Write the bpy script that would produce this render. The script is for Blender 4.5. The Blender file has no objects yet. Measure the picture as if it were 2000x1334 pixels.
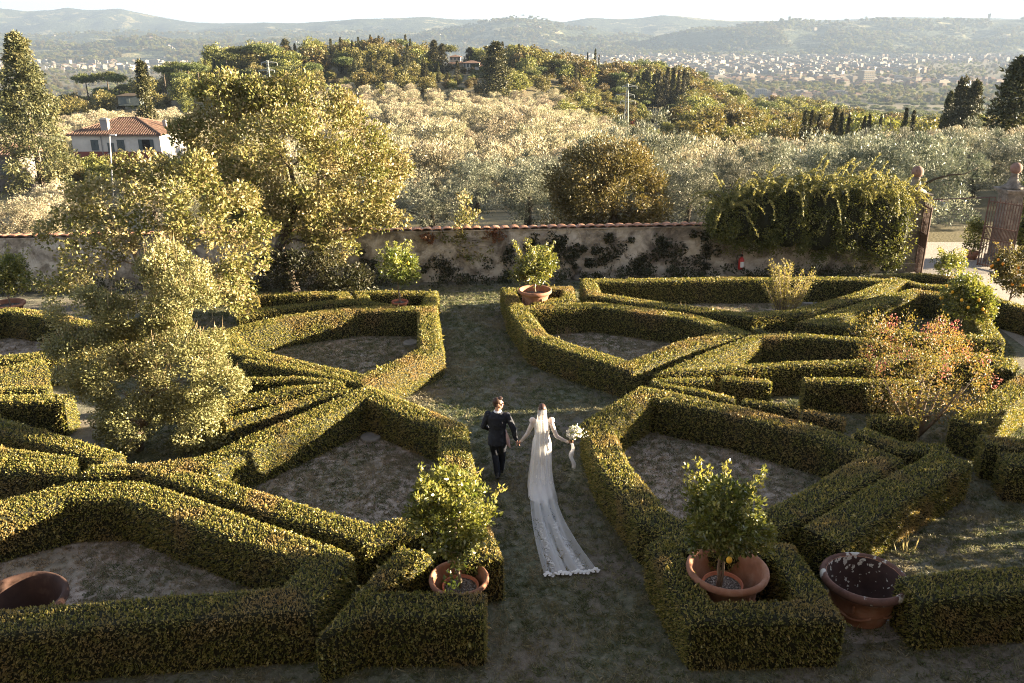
import bpy, bmesh, math, random
import numpy as np
from mathutils import Vector, Matrix, noise, Euler

R = math.radians
random.seed(7)
sc = bpy.context.scene
C = sc.collection

# ------------------------------------------------------------------ camera
EYE_H = 8.85                      # the photograph is taken from a first floor terrace
PITCH = R(19.87)
FOC = 1685.0 / 2000.0             # focal length over picture width
cam_data = bpy.data.cameras.new('camera')
cam_data.sensor_width = 36.0
cam_data.lens = 36.0 * FOC
cam_data.clip_start = 0.1
cam_data.clip_end = 60000.0
cam = bpy.data.objects.new('camera', cam_data)
C.objects.link(cam)
cam.location = (0, 0, EYE_H)
cam.rotation_euler = (R(90) - PITCH, 0, 0)
sc.camera = cam

# ------------------------------------------------------------------ sun, sky, exposure
SUN_EL = R(10.0)
SUN_AZ = R(84.0)                  # clockwise from +Y (the view direction)
sun_dir = Vector((math.sin(SUN_AZ) * math.cos(SUN_EL), math.cos(SUN_AZ) * math.cos(SUN_EL), math.sin(SUN_EL)))
sun_data = bpy.data.lights.new('sun', 'SUN')
sun_data.energy = 5.0
sun_data.angle = R(0.55)
sun_data.color = (1.0, 0.81, 0.56)
sun = bpy.data.objects.new('sun', sun_data)
C.objects.link(sun)
sun.location = (60, 20, 60)
sun.rotation_euler = (-sun_dir).to_track_quat('-Z', 'Y').to_euler()

world = bpy.data.worlds.new('World')
sc.world = world
world.use_nodes = True
wn = world.node_tree.nodes
wl = world.node_tree.links
wn.clear()
w_out = wn.new('ShaderNodeOutputWorld')
w_bg = wn.new('ShaderNodeBackground')
w_sky = wn.new('ShaderNodeTexSky')
w_sky.sky_type = 'NISHITA'
w_sky.sun_disc = False
w_sky.sun_elevation = SUN_EL
w_sky.sun_rotation = SUN_AZ
w_sky.altitude = 200
w_sky.air_density = 0.38
w_sky.dust_density = 0.0
w_sky.ozone_density = 1.0
w_bg.inputs['Strength'].default_value = 0.05
w_hs = wn.new('ShaderNodeHueSaturation')
w_hs.inputs['Saturation'].default_value = 0.45
wl.new(w_sky.outputs[0], w_hs.inputs['Color'])
wl.new(w_hs.outputs[0], w_bg.inputs[0])
wl.new(w_bg.outputs[0], w_out.inputs[0])

sc.view_settings.view_transform = 'Standard'
sc.view_settings.look = 'None'
sc.view_settings.gamma = 1.0
sc.view_settings.use_curve_mapping = False
sc.view_settings.exposure = 3.75
sc.render.engine = 'CYCLES'
cy = sc.cycles
cy.max_bounces = 6
cy.diffuse_bounces = 3
cy.glossy_bounces = 2
cy.transmission_bounces = 4
cy.transparent_max_bounces = 12
cy.volume_bounces = 1
cy.caustics_reflective = False
cy.caustics_refractive = False
cy.use_adaptive_sampling = True
cy.adaptive_threshold = 0.008
cy.use_denoising = True
cy.denoising_prefilter = 'NONE'
cy.pixel_filter_type = 'BLACKMAN_HARRIS'
cy.filter_width = 1.05
cy.sample_clamp_indirect = 6.0

# ------------------------------------------------------------------ places
cP, sP = math.cos(PITCH), math.sin(PITCH)

def ray(px, py):
    a = (px - 1000.0) / 1685.0
    b = (667.0 - py) / 1685.0
    return Vector((a, cP + sP * b, -sP + cP * b))

def at(px, py, z=0.0):
    """the point of the level z that the photograph shows at px, py"""
    d = ray(px, py)
    t = (z - EYE_H) / d.z
    return Vector((d.x * t, d.y * t, z))

def side(px, D, z=0.0):
    """x of the picture column px at the distance D"""
    return (px - 1000.0) / 1685.0 * (D * cP + (EYE_H - z) * sP)

def height(py, D):
    """level of the picture row py at the distance D"""
    d = ray(1000, py)
    return EYE_H + d.z / d.y * D

# ------------------------------------------------------------------ tagging and linking
def tag(o, label=None, cat=None, group=None, kind=None):
    if label: o['label'] = label
    if cat: o['category'] = cat
    if group: o['group'] = group
    if kind: o['kind'] = kind
    return o

def link(o, parent=None):
    C.objects.link(o)
    if parent is not None:
        o.parent = parent
    return o

def obj(name, me, parent=None, loc=None, rot=None, scale=None):
    o = bpy.data.objects.new(name, me)
    link(o, parent)
    if loc is not None: o.location = loc
    if rot is not None: o.rotation_euler = rot
    if scale is not None: o.scale = scale if hasattr(scale, '__len__') else (scale,) * 3
    return o

def thing(name, label, cat, loc=(0, 0, 0), rz=0.0, group=None, scale=None):
    o = obj(name, None, None, loc, (0, 0, rz), scale)
    o.empty_display_size = 0.2
    return tag(o, label, cat, group)

def dup(root, loc, rz=0.0, scale=1.0, label=None, group=None):
    r = root.copy()
    C.objects.link(r)
    r.location = loc
    r.rotation_euler = (0, 0, rz)
    r.scale = scale if hasattr(scale, '__len__') else (scale,) * 3
    if label: r['label'] = label
    if group: r['group'] = group
    for ch in list(root.children):
        c = ch.copy(); C.objects.link(c); c.parent = r
        for g in list(ch.children):
            d = g.copy(); C.objects.link(d); d.parent = c
    return r

# ------------------------------------------------------------------ meshes from arrays
def np_mesh(name, verts, tris, mats=None, rnd=None, smooth=False, mat_idx=None):
    verts = np.asarray(verts, dtype=np.float32).reshape(-1, 3)
    tris = np.asarray(tris, dtype=np.int32)
    k = tris.shape[1]
    me = bpy.data.meshes.new(name)
    me.vertices.add(len(verts))
    me.vertices.foreach_set('co', verts.ravel())
    me.loops.add(tris.size)
    me.loops.foreach_set('vertex_index', tris.ravel())
    me.polygons.add(len(tris))
    me.polygons.foreach_set('loop_start', np.arange(0, tris.size, k, dtype=np.int32))
    me.polygons.foreach_set('loop_total', np.full(len(tris), k, dtype=np.int32))
    if mat_idx is not None:
        me.polygons.foreach_set('material_index', np.asarray(mat_idx, dtype=np.int32))
    if smooth:
        me.polygons.foreach_set('use_smooth', np.ones(len(tris), dtype=bool))
    for m in (mats or []):
        me.materials.append(m)
    if rnd is not None:
        a = me.attributes.new('rnd', 'FLOAT', 'POINT')
        a.data.foreach_set('value', np.asarray(rnd, dtype=np.float32))
    me.update(calc_edges=True)
    me.validate()
    return me

class MB:
    """collects solids, builds one mesh"""
    def __init__(self):
        self.v, self.f = [], []
    def add(self, verts, faces):
        n = len(self.v)
        self.v += [tuple(p) for p in verts]
        self.f += [tuple(i + n for i in f) for f in faces]
    def box(self, c, s, rz=0.0, tilt=None):
        x, y, z = s[0] / 2, s[1] / 2, s[2] / 2
        m = Matrix.Rotation(rz, 3, 'Z')
        if tilt is not None: m = m @ tilt
        p = [Vector(c) + m @ Vector(q) for q in ((-x,-y,-z),(x,-y,-z),(x,y,-z),(-x,y,-z),(-x,-y,z),(x,-y,z),(x,y,z),(-x,y,z))]
        self.add(p, [(3,2,1,0),(4,5,6,7),(0,1,5,4),(1,2,6,5),(2,3,7,6),(3,0,4,7)])
    def tube(self, pts, radii, sides=8, caps=True, flat=1.0, up=None):
        pts = [Vector(p) for p in pts]
        n = len(pts)
        if not hasattr(radii, '__len__'): radii = [radii] * n
        rings = []
        ref = Vector(up) if up is not None else None
        for i, p in enumerate(pts):
            t = (pts[min(i + 1, n - 1)] - pts[max(i - 1, 0)])
            if t.length < 1e-9: t = Vector((0, 0, 1))
            t.normalize()
            if ref is None:
                ref = Vector((1, 0, 0)) if abs(t.x) < 0.9 else Vector((0, 1, 0))
            a = ref - t * ref.dot(t)
            if a.length < 1e-6: a = t.orthogonal()
            a.normalize()
            b = t.cross(a)
            if up is None: ref = a
            r = radii[i]
            ra, rb = (r if hasattr(r, '__len__') else (r, r * flat))
            rings.append([p + a * (math.cos(2 * math.pi * k / sides) * ra) + b * (math.sin(2 * math.pi * k / sides) * rb) for k in range(sides)])
        verts = [q for r_ in rings for q in r_]
        faces = []
        for i in range(n - 1):
            for k in range(sides):
                k2 = (k + 1) % sides
                faces.append((i * sides + k, i * sides + k2, (i + 1) * sides + k2, (i + 1) * sides + k))
        if caps:
            faces.append(tuple(range(sides - 1, -1, -1)))
            faces.append(tuple((n - 1) * sides + k for k in range(sides)))
        self.add(verts, faces)
    def lathe(self, prof, c=(0, 0, 0), sides=32, wob=0.0, caps=True):
        c = Vector(c)
        verts, faces = [], []
        for r, z in prof:
            for k in range(sides):
                a = 2 * math.pi * k / sides
                rr = r * (1 + wob * math.sin(3 * a + 1.0))
                verts.append(c + Vector((rr * math.cos(a), rr * math.sin(a), z)))
        n = len(prof)
        for i in range(n - 1):
            for k in range(sides):
                k2 = (k + 1) % sides
                faces.append((i * sides + k, i * sides + k2, (i + 1) * sides + k2, (i + 1) * sides + k))
        if caps and prof[0][0] > 1e-4: faces.append(tuple(range(sides - 1, -1, -1)))
        if caps and prof[-1][0] > 1e-4: faces.append(tuple((n - 1) * sides + k for k in range(sides)))
        self.add(verts, faces)
    def ball(self, c, r, seg=12, rings=8, m=None):
        c = Vector(c)
        rx, ry, rz = r if hasattr(r, '__len__') else (r, r, r)
        verts, faces = [], []
        for i in range(1, rings):
            th = math.pi * i / rings
            for k in range(seg):
                a = 2 * math.pi * k / seg
                q = Vector((rx * math.sin(th) * math.cos(a), ry * math.sin(th) * math.sin(a), rz * math.cos(th)))
                verts.append(c + (m @ q if m is not None else q))
        top = Vector((0, 0, rz)); bot = Vector((0, 0, -rz))
        verts.append(c + (m @ top if m is not None else top)); verts.append(c + (m @ bot if m is not None else bot))
        it, ib = len(verts) - 2, len(verts) - 1
        for i in range(rings - 2):
            for k in range(seg):
                k2 = (k + 1) % seg
                faces.append((i * seg + k, (i + 1) * seg + k, (i + 1) * seg + k2, i * seg + k2))
        for k in range(seg):
            k2 = (k + 1) % seg
            faces.append((it, k, k2)); faces.append((ib, (rings - 2) * seg + k2, (rings - 2) * seg + k))
        self.add(verts, faces)
    def mesh(self, name, m=None, smooth=False):
        me = bpy.data.meshes.new(name)
        me.from_pydata([tuple(p) for p in self.v], [], self.f)
        if m is not None: me.materials.append(m)
        if smooth:
            me.polygons.foreach_set('use_smooth', np.ones(len(me.polygons), dtype=bool))
        me.update()
        return me
    def build(self, name, m=None, parent=None, smooth=False, loc=None):
        return obj(name, self.mesh(name, m, smooth), parent, loc)

# ------------------------------------------------------------------ materials
def nodes_of(m):
    m.use_nodes = True
    nt = m.node_tree
    nt.nodes.clear()
    out = nt.nodes.new('ShaderNodeOutputMaterial')
    return nt, nt.nodes, nt.links, out

def ramp(nt, fac, stops, interp='LINEAR'):
    n = nt.nodes.new('ShaderNodeValToRGB')
    n.color_ramp.interpolation = interp
    els = n.color_ramp.elements
    while len(els) < len(stops): els.new(0.5)
    for e, (p, c) in zip(els, stops):
        e.position = p
        e.color = (c[0], c[1], c[2], 1.0)
    nt.links.new(fac, n.inputs[0])
    return n.outputs[0]

def noise_fac(nt, scale, detail=4.0, rough=0.55, vec=None, dist=0.0):
    n = nt.nodes.new('ShaderNodeTexNoise')
    n.inputs['Scale'].default_value = scale
    n.inputs['Detail'].default_value = detail
    n.inputs['Roughness'].default_value = rough
    n.inputs['Distortion'].default_value = dist
    if vec is not None: nt.links.new(vec, n.inputs['Vector'])
    return n.outputs['Fac']

def mixc(nt, fac, a, b, mode='MIX'):
    n = nt.nodes.new('ShaderNodeMix')
    n.data_type = 'RGBA'
    n.blend_type = mode
    for s, v in ((n.inputs[0], fac), (n.inputs[6], a), (n.inputs[7], b)):
        if hasattr(v, 'links'): nt.links.new(v, s)
        elif hasattr(v, '__len__'): s.default_value = (v[0], v[1], v[2], 1.0)
        else: s.default_value = v
    return n.outputs[2]

def math_n(nt, op, a, b=0.0, c=None):
    n = nt.nodes.new('ShaderNodeMath')
    n.operation = op
    for i, v in enumerate((a, b) if c is None else (a, b, c)):
        if hasattr(v, 'links'): nt.links.new(v, n.inputs[i])
        else: n.inputs[i].default_value = v
    return n.outputs[0]

def wpos(nt):
    return nt.nodes.new('ShaderNodeNewGeometry').outputs['Position']

def surface(name, stops, scale=3.0, rough=0.85, bump=0.3, bscale=None, detail=6.0, spec=0.25, world_space=True, metallic=0.0, extra=None, bdist=0.02):
    """plain solid surface with noise colour and fine relief"""
    m = bpy.data.materials.new(name)
    nt, ns, ls, out = nodes_of(m)
    vec = wpos(nt) if world_space else ns.new('ShaderNodeTexCoord').outputs['Object']
    col = ramp(nt, noise_fac(nt, scale, detail, 0.6, vec), stops)
    if extra is not None: col = extra(nt, vec, col)
    b = ns.new('ShaderNodeBsdfPrincipled')
    b.inputs['Roughness'].default_value = rough
    b.inputs['Specular IOR Level'].default_value = spec
    b.inputs['Metallic'].default_value = metallic
    ls.new(col, b.inputs['Base Color'])
    if bump > 0:
        bm_ = ns.new('ShaderNodeBump')
        bm_.inputs['Strength'].default_value = bump
        bm_.inputs['Distance'].default_value = bdist
        ls.new(noise_fac(nt, bscale or scale * 6, 5.0, 0.6, vec), bm_.inputs['Height'])
        ls.new(bm_.outputs[0], b.inputs['Normal'])
    ls.new(b.outputs[0], out.inputs[0])
    return m

def leaf_mat(name, cols, transl=0.35, tcol=None, gloss=0.35, rough=0.5, use_attr=True, tree_var=0.25, patch=None):
    """leaves: cols are (dark, mid, light); the tone differs from leaf to leaf and a little from plant to plant"""
    m = bpy.data.materials.new(name)
    nt, ns, ls, out = nodes_of(m)
    oi = ns.new('ShaderNodeObjectInfo')
    if use_attr:
        at_ = ns.new('ShaderNodeAttribute'); at_.attribute_name = 'rnd'
        f = at_.outputs['Fac']
    else:
        f = oi.outputs['Random']
    k = len(cols)
    col = ramp(nt, f, [(i / (k - 1), c) for i, c in enumerate(cols)])
    if use_attr and tree_var > 0:
        hs = ns.new('ShaderNodeHueSaturation')
        ls.new(col, hs.inputs['Color'])
        ls.new(math_n(nt, 'MULTIPLY_ADD', oi.outputs['Random'], 0.06 * tree_var * 4, 0.5 - 0.03 * tree_var * 4), hs.inputs['Hue'])
        ls.new(math_n(nt, 'MULTIPLY_ADD', oi.outputs['Random'], tree_var * 2, 1.0 - tree_var), hs.inputs['Value'])
        col = hs.outputs[0]
    if patch is not None:
        scl, pc, lo, hi, amt = patch
        n = noise_fac(nt, scl, 3.0, 0.6, wpos(nt))
        mr = ns.new('ShaderNodeMapRange')
        ls.new(n, mr.inputs[0]); mr.inputs[1].default_value = lo; mr.inputs[2].default_value = hi; mr.inputs[4].default_value = amt
        col = mixc(nt, mr.outputs[0], col, pc)
    b = ns.new('ShaderNodeBsdfPrincipled')
    b.inputs['Roughness'].default_value = rough
    b.inputs['Specular IOR Level'].default_value = gloss
    ls.new(col, b.inputs['Base Color'])
    t = ns.new('ShaderNodeBsdfTranslucent')
    if tcol is None:
        h2 = ns.new('ShaderNodeHueSaturation'); h2.inputs['Saturation'].default_value = 1.15; h2.inputs['Value'].default_value = 1.5
        ls.new(col, h2.inputs['Color']); ls.new(h2.outputs[0], t.inputs[0])
    else:
        t.inputs[0].default_value = (*tcol, 1)
    mx = ns.new('ShaderNodeMixShader')
    mx.inputs[0].default_value = transl
    ls.new(b.outputs[0], mx.inputs[1]); ls.new(t.outputs[0], mx.inputs[2])
    ls.new(mx.outputs[0], out.inputs[0])
    return m
# ------------------------------------------------------------------ terrain
PLAIN = -140.0
_cols = [0, 250, 500, 750, 1000, 1250, 1500, 1750, 2000]
_U = np.array([(c - 1000) / 1600.0 for c in _cols])
_T = [
    {0: 0, 34: 0, 50: -3.0, 70: -7, 100: -10, 150: -14, 220: -19, 300: -27, 420: -45, 600: -66, 900: -98, 1300: -122, 1900: -140},
    {0: 0, 34: 0, 50: -2.8, 70: -6.4, 100: -9.6, 125: -10.6, 180: -13, 230: -15.5, 300: -17, 380: -24, 500: -45, 600: -62, 900: -95, 1300: -120, 1900: -140},
    {0: 0, 34: 0, 50: -2.8, 70: -6, 100: -9, 150: -12, 220: -14.5, 300: -12, 350: -8.5, 410: -7.5, 470: -14, 600: -45, 900: -92, 1300: -120, 1900: -140},
    {0: 0, 36: 0, 50: -1.8, 75: -5.6, 138: -9.3, 215: -12, 260: -12.4, 310: -11, 360: -7.5, 420: -6.5, 480: -14, 600: -42, 900: -90, 1300: -120, 1900: -140},
    {0: 0, 38: 0, 50: -1.4, 75: -5.5, 138: -9.3, 215: -12, 260: -12.8, 310: -12, 370: -9.0, 430: -9.0, 490: -18, 600: -45, 900: -92, 1300: -120, 1900: -140},
    {0: 0, 38: 0, 60: -3.0, 100: -8, 150: -12, 200: -15, 260: -17.5, 330: -18, 400: -16, 450: -19, 600: -48, 900: -92, 1300: -120, 1900: -140},
    {0: 0, 40: 0, 60: -2.6, 100: -8.5, 150: -14.5, 220: -20.5, 300: -26.5, 400: -32, 550: -40, 700: -66, 900: -90, 1300: -120, 1900: -140},
    {0: 0, 42: 0, 60: -1.0, 100: -7, 150: -14, 220: -22.5, 300: -30, 400: -38, 600: -60, 900: -88, 1300: -120, 1900: -140},
    {0: 0, 44: 0, 60: -0.6, 100: -6, 150: -12, 220: -20, 300: -29, 400: -39, 600: -62, 900: -90, 1300: -120, 1900: -140},
]

def terrain_z(x, y):
    x = np.atleast_1d(np.asarray(x, dtype=float)); y = np.atleast_1d(np.asarray(y, dtype=float))
    D = np.maximum(y, 0.75 * np.hypot(x, y))
    u = np.clip(x / np.maximum(D, 1e-3), _U[0], _U[-1])
    prof = np.stack([np.interp(D, list(t.keys()), list(t.values())) for t in _T])
    i = np.clip(np.searchsorted(_U, u) - 1, 0, len(_U) - 2)
    f = (u - _U[i]) / (_U[i + 1] - _U[i])
    f = f * f * (3 - 2 * f)
    k = np.arange(len(D))
    z = prof[i, k] * (1 - f) + prof[i + 1, k] * f
    w = np.clip((D - 60) / 200, 0, 1) * np.clip((1900 - D) / 300, 0, 1)
    z = z + w * (1.2 * np.sin(x * 0.045 + 1.3) * np.cos(y * 0.038) + 0.7 * np.sin(x * 0.11 + y * 0.09))
    return z

def tz(x, y):
    return float(terrain_z(x, y)[0])

rad = np.concatenate([[0.0], np.linspace(3, 60, 40), np.geomspace(62, 2400, 110), np.geomspace(2600, 30000, 20)])
ang = np.concatenate([np.linspace(-50, 50, 161), np.linspace(54, 306, 64)])
ang = np.radians(ang)
na, nr = len(ang), len(rad)
RR, AA = np.meshgrid(rad, ang, indexing='ij')
gx, gy = RR * np.sin(AA), RR * np.cos(AA)
gz = terrain_z(gx.ravel(), gy.ravel()).reshape(gx.shape)
verts = np.stack([gx, gy, gz], -1).reshape(-1, 3)
ii, jj = np.meshgrid(np.arange(nr - 1), np.arange(na), indexing='ij')
j2 = (jj + 1) % na
quads = np.stack([ii * na + jj, ii * na + j2, (ii + 1) * na + j2, (ii + 1) * na + jj], -1).reshape(-1, 4)[:, ::-1]

def terrain_extra(nt, vec, col):
    big = noise_fac(nt, 0.006, 4.0, 0.6, vec, 0.4)
    c2 = ramp(nt, big, [(0.35, (0.050, 0.055, 0.026)), (0.5, (0.105, 0.095, 0.045)), (0.65, (0.17, 0.145, 0.08))])
    return mixc(nt, 0.5, col, c2)

m_earth = surface('dry_meadow', [(0.25, (0.085, 0.075, 0.035)), (0.5, (0.13, 0.105, 0.055)), (0.75, (0.19, 0.15, 0.085))], scale=0.35, bump=0.6, bscale=8, bdist=0.05, extra=terrain_extra)
terr = obj('terrain', np_mesh('terrain', verts, quads, [m_earth], smooth=True))
tag(terr, kind='structure')

# ------------------------------------------------------------------ garden floor
def lawn_extra(nt, vec, col):
    worn = ramp(nt, noise_fac(nt, 0.45, 5.0, 0.65, vec, 0.6), [(0.40, (0, 0, 0)), (0.62, (1, 1, 1))])
    earth = ramp(nt, noise_fac(nt, 14.0, 5.0, 0.7, vec), [(0.3, (0.12, 0.094, 0.080)), (0.7, (0.25, 0.212, 0.182))])
    return mixc(nt, math_n(nt, 'MULTIPLY', worn, 0.75), col, earth)
def bed_extra(nt, vec, col):
    green = ramp(nt, noise_fac(nt, 0.5, 5.0, 0.65, vec, 0.6), [(0.45, (0, 0, 0)), (0.65, (1, 1, 1))])
    return mixc(nt, math_n(nt, 'MULTIPLY', green, 0.6), col, (0.17, 0.175, 0.12))

m_lawn = surface('worn_lawn', [(0.25, (0.074, 0.088, 0.057)), (0.5, (0.142, 0.154, 0.104)), (0.75, (0.275, 0.27, 0.208))], scale=9.0, detail=10, bump=1.0, bscale=55, bdist=0.03, extra=lawn_extra, spec=0.1)
m_bed = surface('parched_bed', [(0.25, (0.24, 0.195, 0.16)), (0.5, (0.40, 0.335, 0.28)), (0.75, (0.58, 0.50, 0.43))], scale=7.0, detail=10, bump=1.0, bscale=50, bdist=0.03, extra=bed_extra, spec=0.1)
m_gravel = surface('pale_gravel', [(0.2, (0.19, 0.17, 0.15)), (0.5, (0.30, 0.275, 0.24)), (0.8, (0.45, 0.42, 0.375))], scale=28, detail=4, bump=0.9, bscale=60, bdist=0.03, spec=0.15)

def sheet(name, poly, z, m, n=None):
    """flat polygon at the level z"""
    bm_ = bmesh.new()
    f = bm_.faces.new([bm_.verts.new((p[0], p[1], z)) for p in poly])
    f.normal_update()
    if f.normal.z < 0: f.normal_flip()
    bmesh.ops.triangulate(bm_, faces=bm_.faces[:])
    me = bpy.data.meshes.new(name)
    bm_.to_mesh(me); bm_.free()
    me.materials.append(m)
    return tag(obj(name, me), kind='structure')

sheet('lawn', [(-30, -6), (26, -6), (26, 16), (15.2, 16.2), (15.0, 22), (15.4, 27), (15.7, 32.6), (7, 32), (-18, 30), (-30, 29)], 0.010, m_lawn)
sheet('gravel_path', [(15.2, 16.2), (40, 16.5), (40, 37.5), (33, 37.2), (15.2, 37.4), (13.5, 39.5), (11.0, 39.0), (14.2, 36.0), (15.4, 33.0), (15.4, 27), (15.0, 22)], 0.022, m_gravel)

# ------------------------------------------------------------------ hills round the plain
def hills_extra(nt, vec, col):
    f = ramp(nt, noise_fac(nt, 0.0032, 6.0, 0.62, vec, 0.5), [(0.56, (0, 0, 0)), (0.60, (1, 1, 1))])
    fields = ramp(nt, noise_fac(nt, 0.011, 3.0, 0.6, vec), [(0.3, (0.10, 0.12, 0.05)), (0.5, (0.22, 0.20, 0.10)), (0.7, (0.30, 0.26, 0.15))])
    return mixc(nt, f, col, fields)

m_hill = surface('wooded_hill', [(0.3, (0.022, 0.032, 0.016)), (0.5, (0.045, 0.058, 0.026)), (0.7, (0.075, 0.085, 0.038))], scale=0.02, detail=8, bump=1.0, bscale=0.022, bdist=30, extra=hills_extra)

def hill(name, sky, D0, D1, seed, relief=40.0, base=PLAIN, lean=0.0):
    """a chain of hills: sky = (column, row) of its skyline at the distance D1, its foot on the plain at D0"""
    pxs = np.array([p[0] for p in sky], float); pys = np.array([p[1] for p in sky], float)
    cols = np.linspace(pxs[0], pxs[-1], 220)
    rows = np.interp(cols, pxs, pys)
    ns_ = 40
    V = []
    rng = np.random.default_rng(seed)
    ph = rng.uniform(0, 6.28, 8)
    for s in range(ns_ + 8):
        t = s / (ns_ - 1.0)
        D = D0 + (D1 - D0) * t
        for c, r in zip(cols, rows):
            ztop = height(r, D1)
            x = side(c, D)
            n = noise.fractal(Vector((x * 0.0011 + seed * 7.1, D * 0.0011, seed)), 0.9, 2.1, 5)
            n2 = noise.fractal(Vector((x * 0.004 + seed, D * 0.004, seed)), 0.9, 2.1, 3)
            if t <= 1:
                up = t * t * (3 - 2 * t) * 0.55 + 0.45 * t
                env = math.sin(math.pi * min(t, 1.0)) ** 0.8 if t < 1 else 0
                z = base + (ztop - base) * up + (n * relief * 1.6 + n2 * relief * 0.25) * env
                zl = EYE_H + (ztop - EYE_H) * D / D1      # nothing in front rises over the skyline
                if t > 0.3: z = min(z, zl - (1 - t) * 14)
                z += n2 * 5.0 * (1 if t > 0.9 else 0)
            else:
                z = ztop + n2 * 5.0 - (t - 1) * (ztop - base) * 2.5
            V.append((x, D, z))
    V = np.array(V)
    nc = len(cols)
    i2, j_ = np.meshgrid(np.arange(ns_ + 7), np.arange(nc - 1), indexing='ij')
    q = np.stack([i2 * nc + j_, i2 * nc + j_ + 1, (i2 + 1) * nc + j_ + 1, (i2 + 1) * nc + j_], -1).reshape(-1, 4)
    o = obj(name, np_mesh(name, V, q, [m_hill], smooth=True))
    return tag(o, kind='structure'), V.reshape(ns_ + 8, nc, 3)

HV = []
for spec in (
    ('wooded_hills', [(1150, 108), (1200, 98), (1250, 86), (1300, 72), (1350, 60), (1420, 54), (1490, 44), (1540, 39), (1600, 45), (1680, 40), (1760, 36), (1850, 37), (1930, 40), (2000, 39), (2120, 36), (2300, 40)], 5300, 6700, 1, 38),
    ('wooded_hills', [(700, 106), (760, 88), (820, 70), (850, 61), (920, 49), (960, 41), (1010, 35), (1060, 38), (1110, 52), (1160, 58), (1230, 66), (1300, 76), (1360, 88), (1420, 104)], 5600, 7300, 2, 42),
    ('low_hills', [(-300, 92), (-100, 90), (0, 86), (80, 82), (160, 84), (250, 74), (300, 70), (340, 78), (420, 86), (480, 80), (540, 76), (640, 80), (720, 84), (800, 90), (860, 106)], 4300, 5600, 3, 26),
    ('low_hills', [(-300, 70), (-60, 66), (80, 68), (200, 62), (330, 62), (430, 64), (540, 60), (620, 66), (700, 62), (800, 64), (900, 70), (980, 80)], 6000, 7800, 4, 30),
    ('far_hills', [(380, 60), (440, 52), (520, 44), (580, 45), (640, 41), (700, 37), (760, 36), (830, 33), (900, 38), (940, 38), (990, 44), (1050, 38), (1100, 43), (1150, 35), (1200, 37), (1240, 36), (1290, 30), (1330, 32), (1400, 39), (1470, 41), (1560, 40), (1650, 38), (1760, 33), (1850, 34), (2000, 37), (2200, 34)], 8200, 9800, 5, 40),
    ('far_mountains', [(-400, 20), (-200, 10), (0, 15), (60, 22), (100, 20), (140, 15), (180, 20), (240, 17), (300, 30), (370, 43), (430, 46), (520, 44), (640, 50), (760, 60)], 10200, 12600, 6, 60),
):
    HV.append(hill(*spec)[1])

# ------------------------------------------------------------------ haze
hz = MB()
hz.box((0, 4500, 125), (26000, 20000, 556))
m_haze = bpy.data.materials.new('haze')
nt, ns, ls, out = nodes_of(m_haze)
pv = ns.new('ShaderNodeVolumePrincipled')
pv.inputs['Color'].default_value = (0.150, 0.195, 0.265, 1)
pv.inputs['Density'].default_value = 1.35e-4
pv.inputs['Anisotropy'].default_value = 0.1
ls.new(pv.outputs[0], out.inputs['Volume'])
tag(hz.build('haze', m_haze), kind='stuff')
# ------------------------------------------------------------------ leaf scattering (boxwood leaves, grass): too many to count
def fold_leaves(base, axis, width, nrm, fold=0.25):
    """folded four cornered leaves as triangles; arrays (n,3),(n,3),(n,),(n,3)"""
    n = len(base)
    a = axis
    L = np.linalg.norm(a, axis=1, keepdims=True)
    an = a / np.maximum(L, 1e-9)
    s = np.cross(an, nrm)
    s /= np.maximum(np.linalg.norm(s, axis=1, keepdims=True), 1e-9)
    up = np.cross(s, an)
    w = width.reshape(-1, 1)
    mid = base + a * 0.48
    v = np.stack([base, mid + s * w + up * w * fold, base + a, mid - s * w + up * w * fold], 1)
    i = np.arange(n)[:, None] * 4
    t = np.concatenate([i + [0, 1, 2], i + [0, 2, 3]], 1).reshape(-1, 3)
    return v.reshape(-1, 3), t

def rand_dirs(rng, n):
    v = rng.normal(size=(n, 3))
    return v / np.linalg.norm(v, axis=1, keepdims=True)

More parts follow.
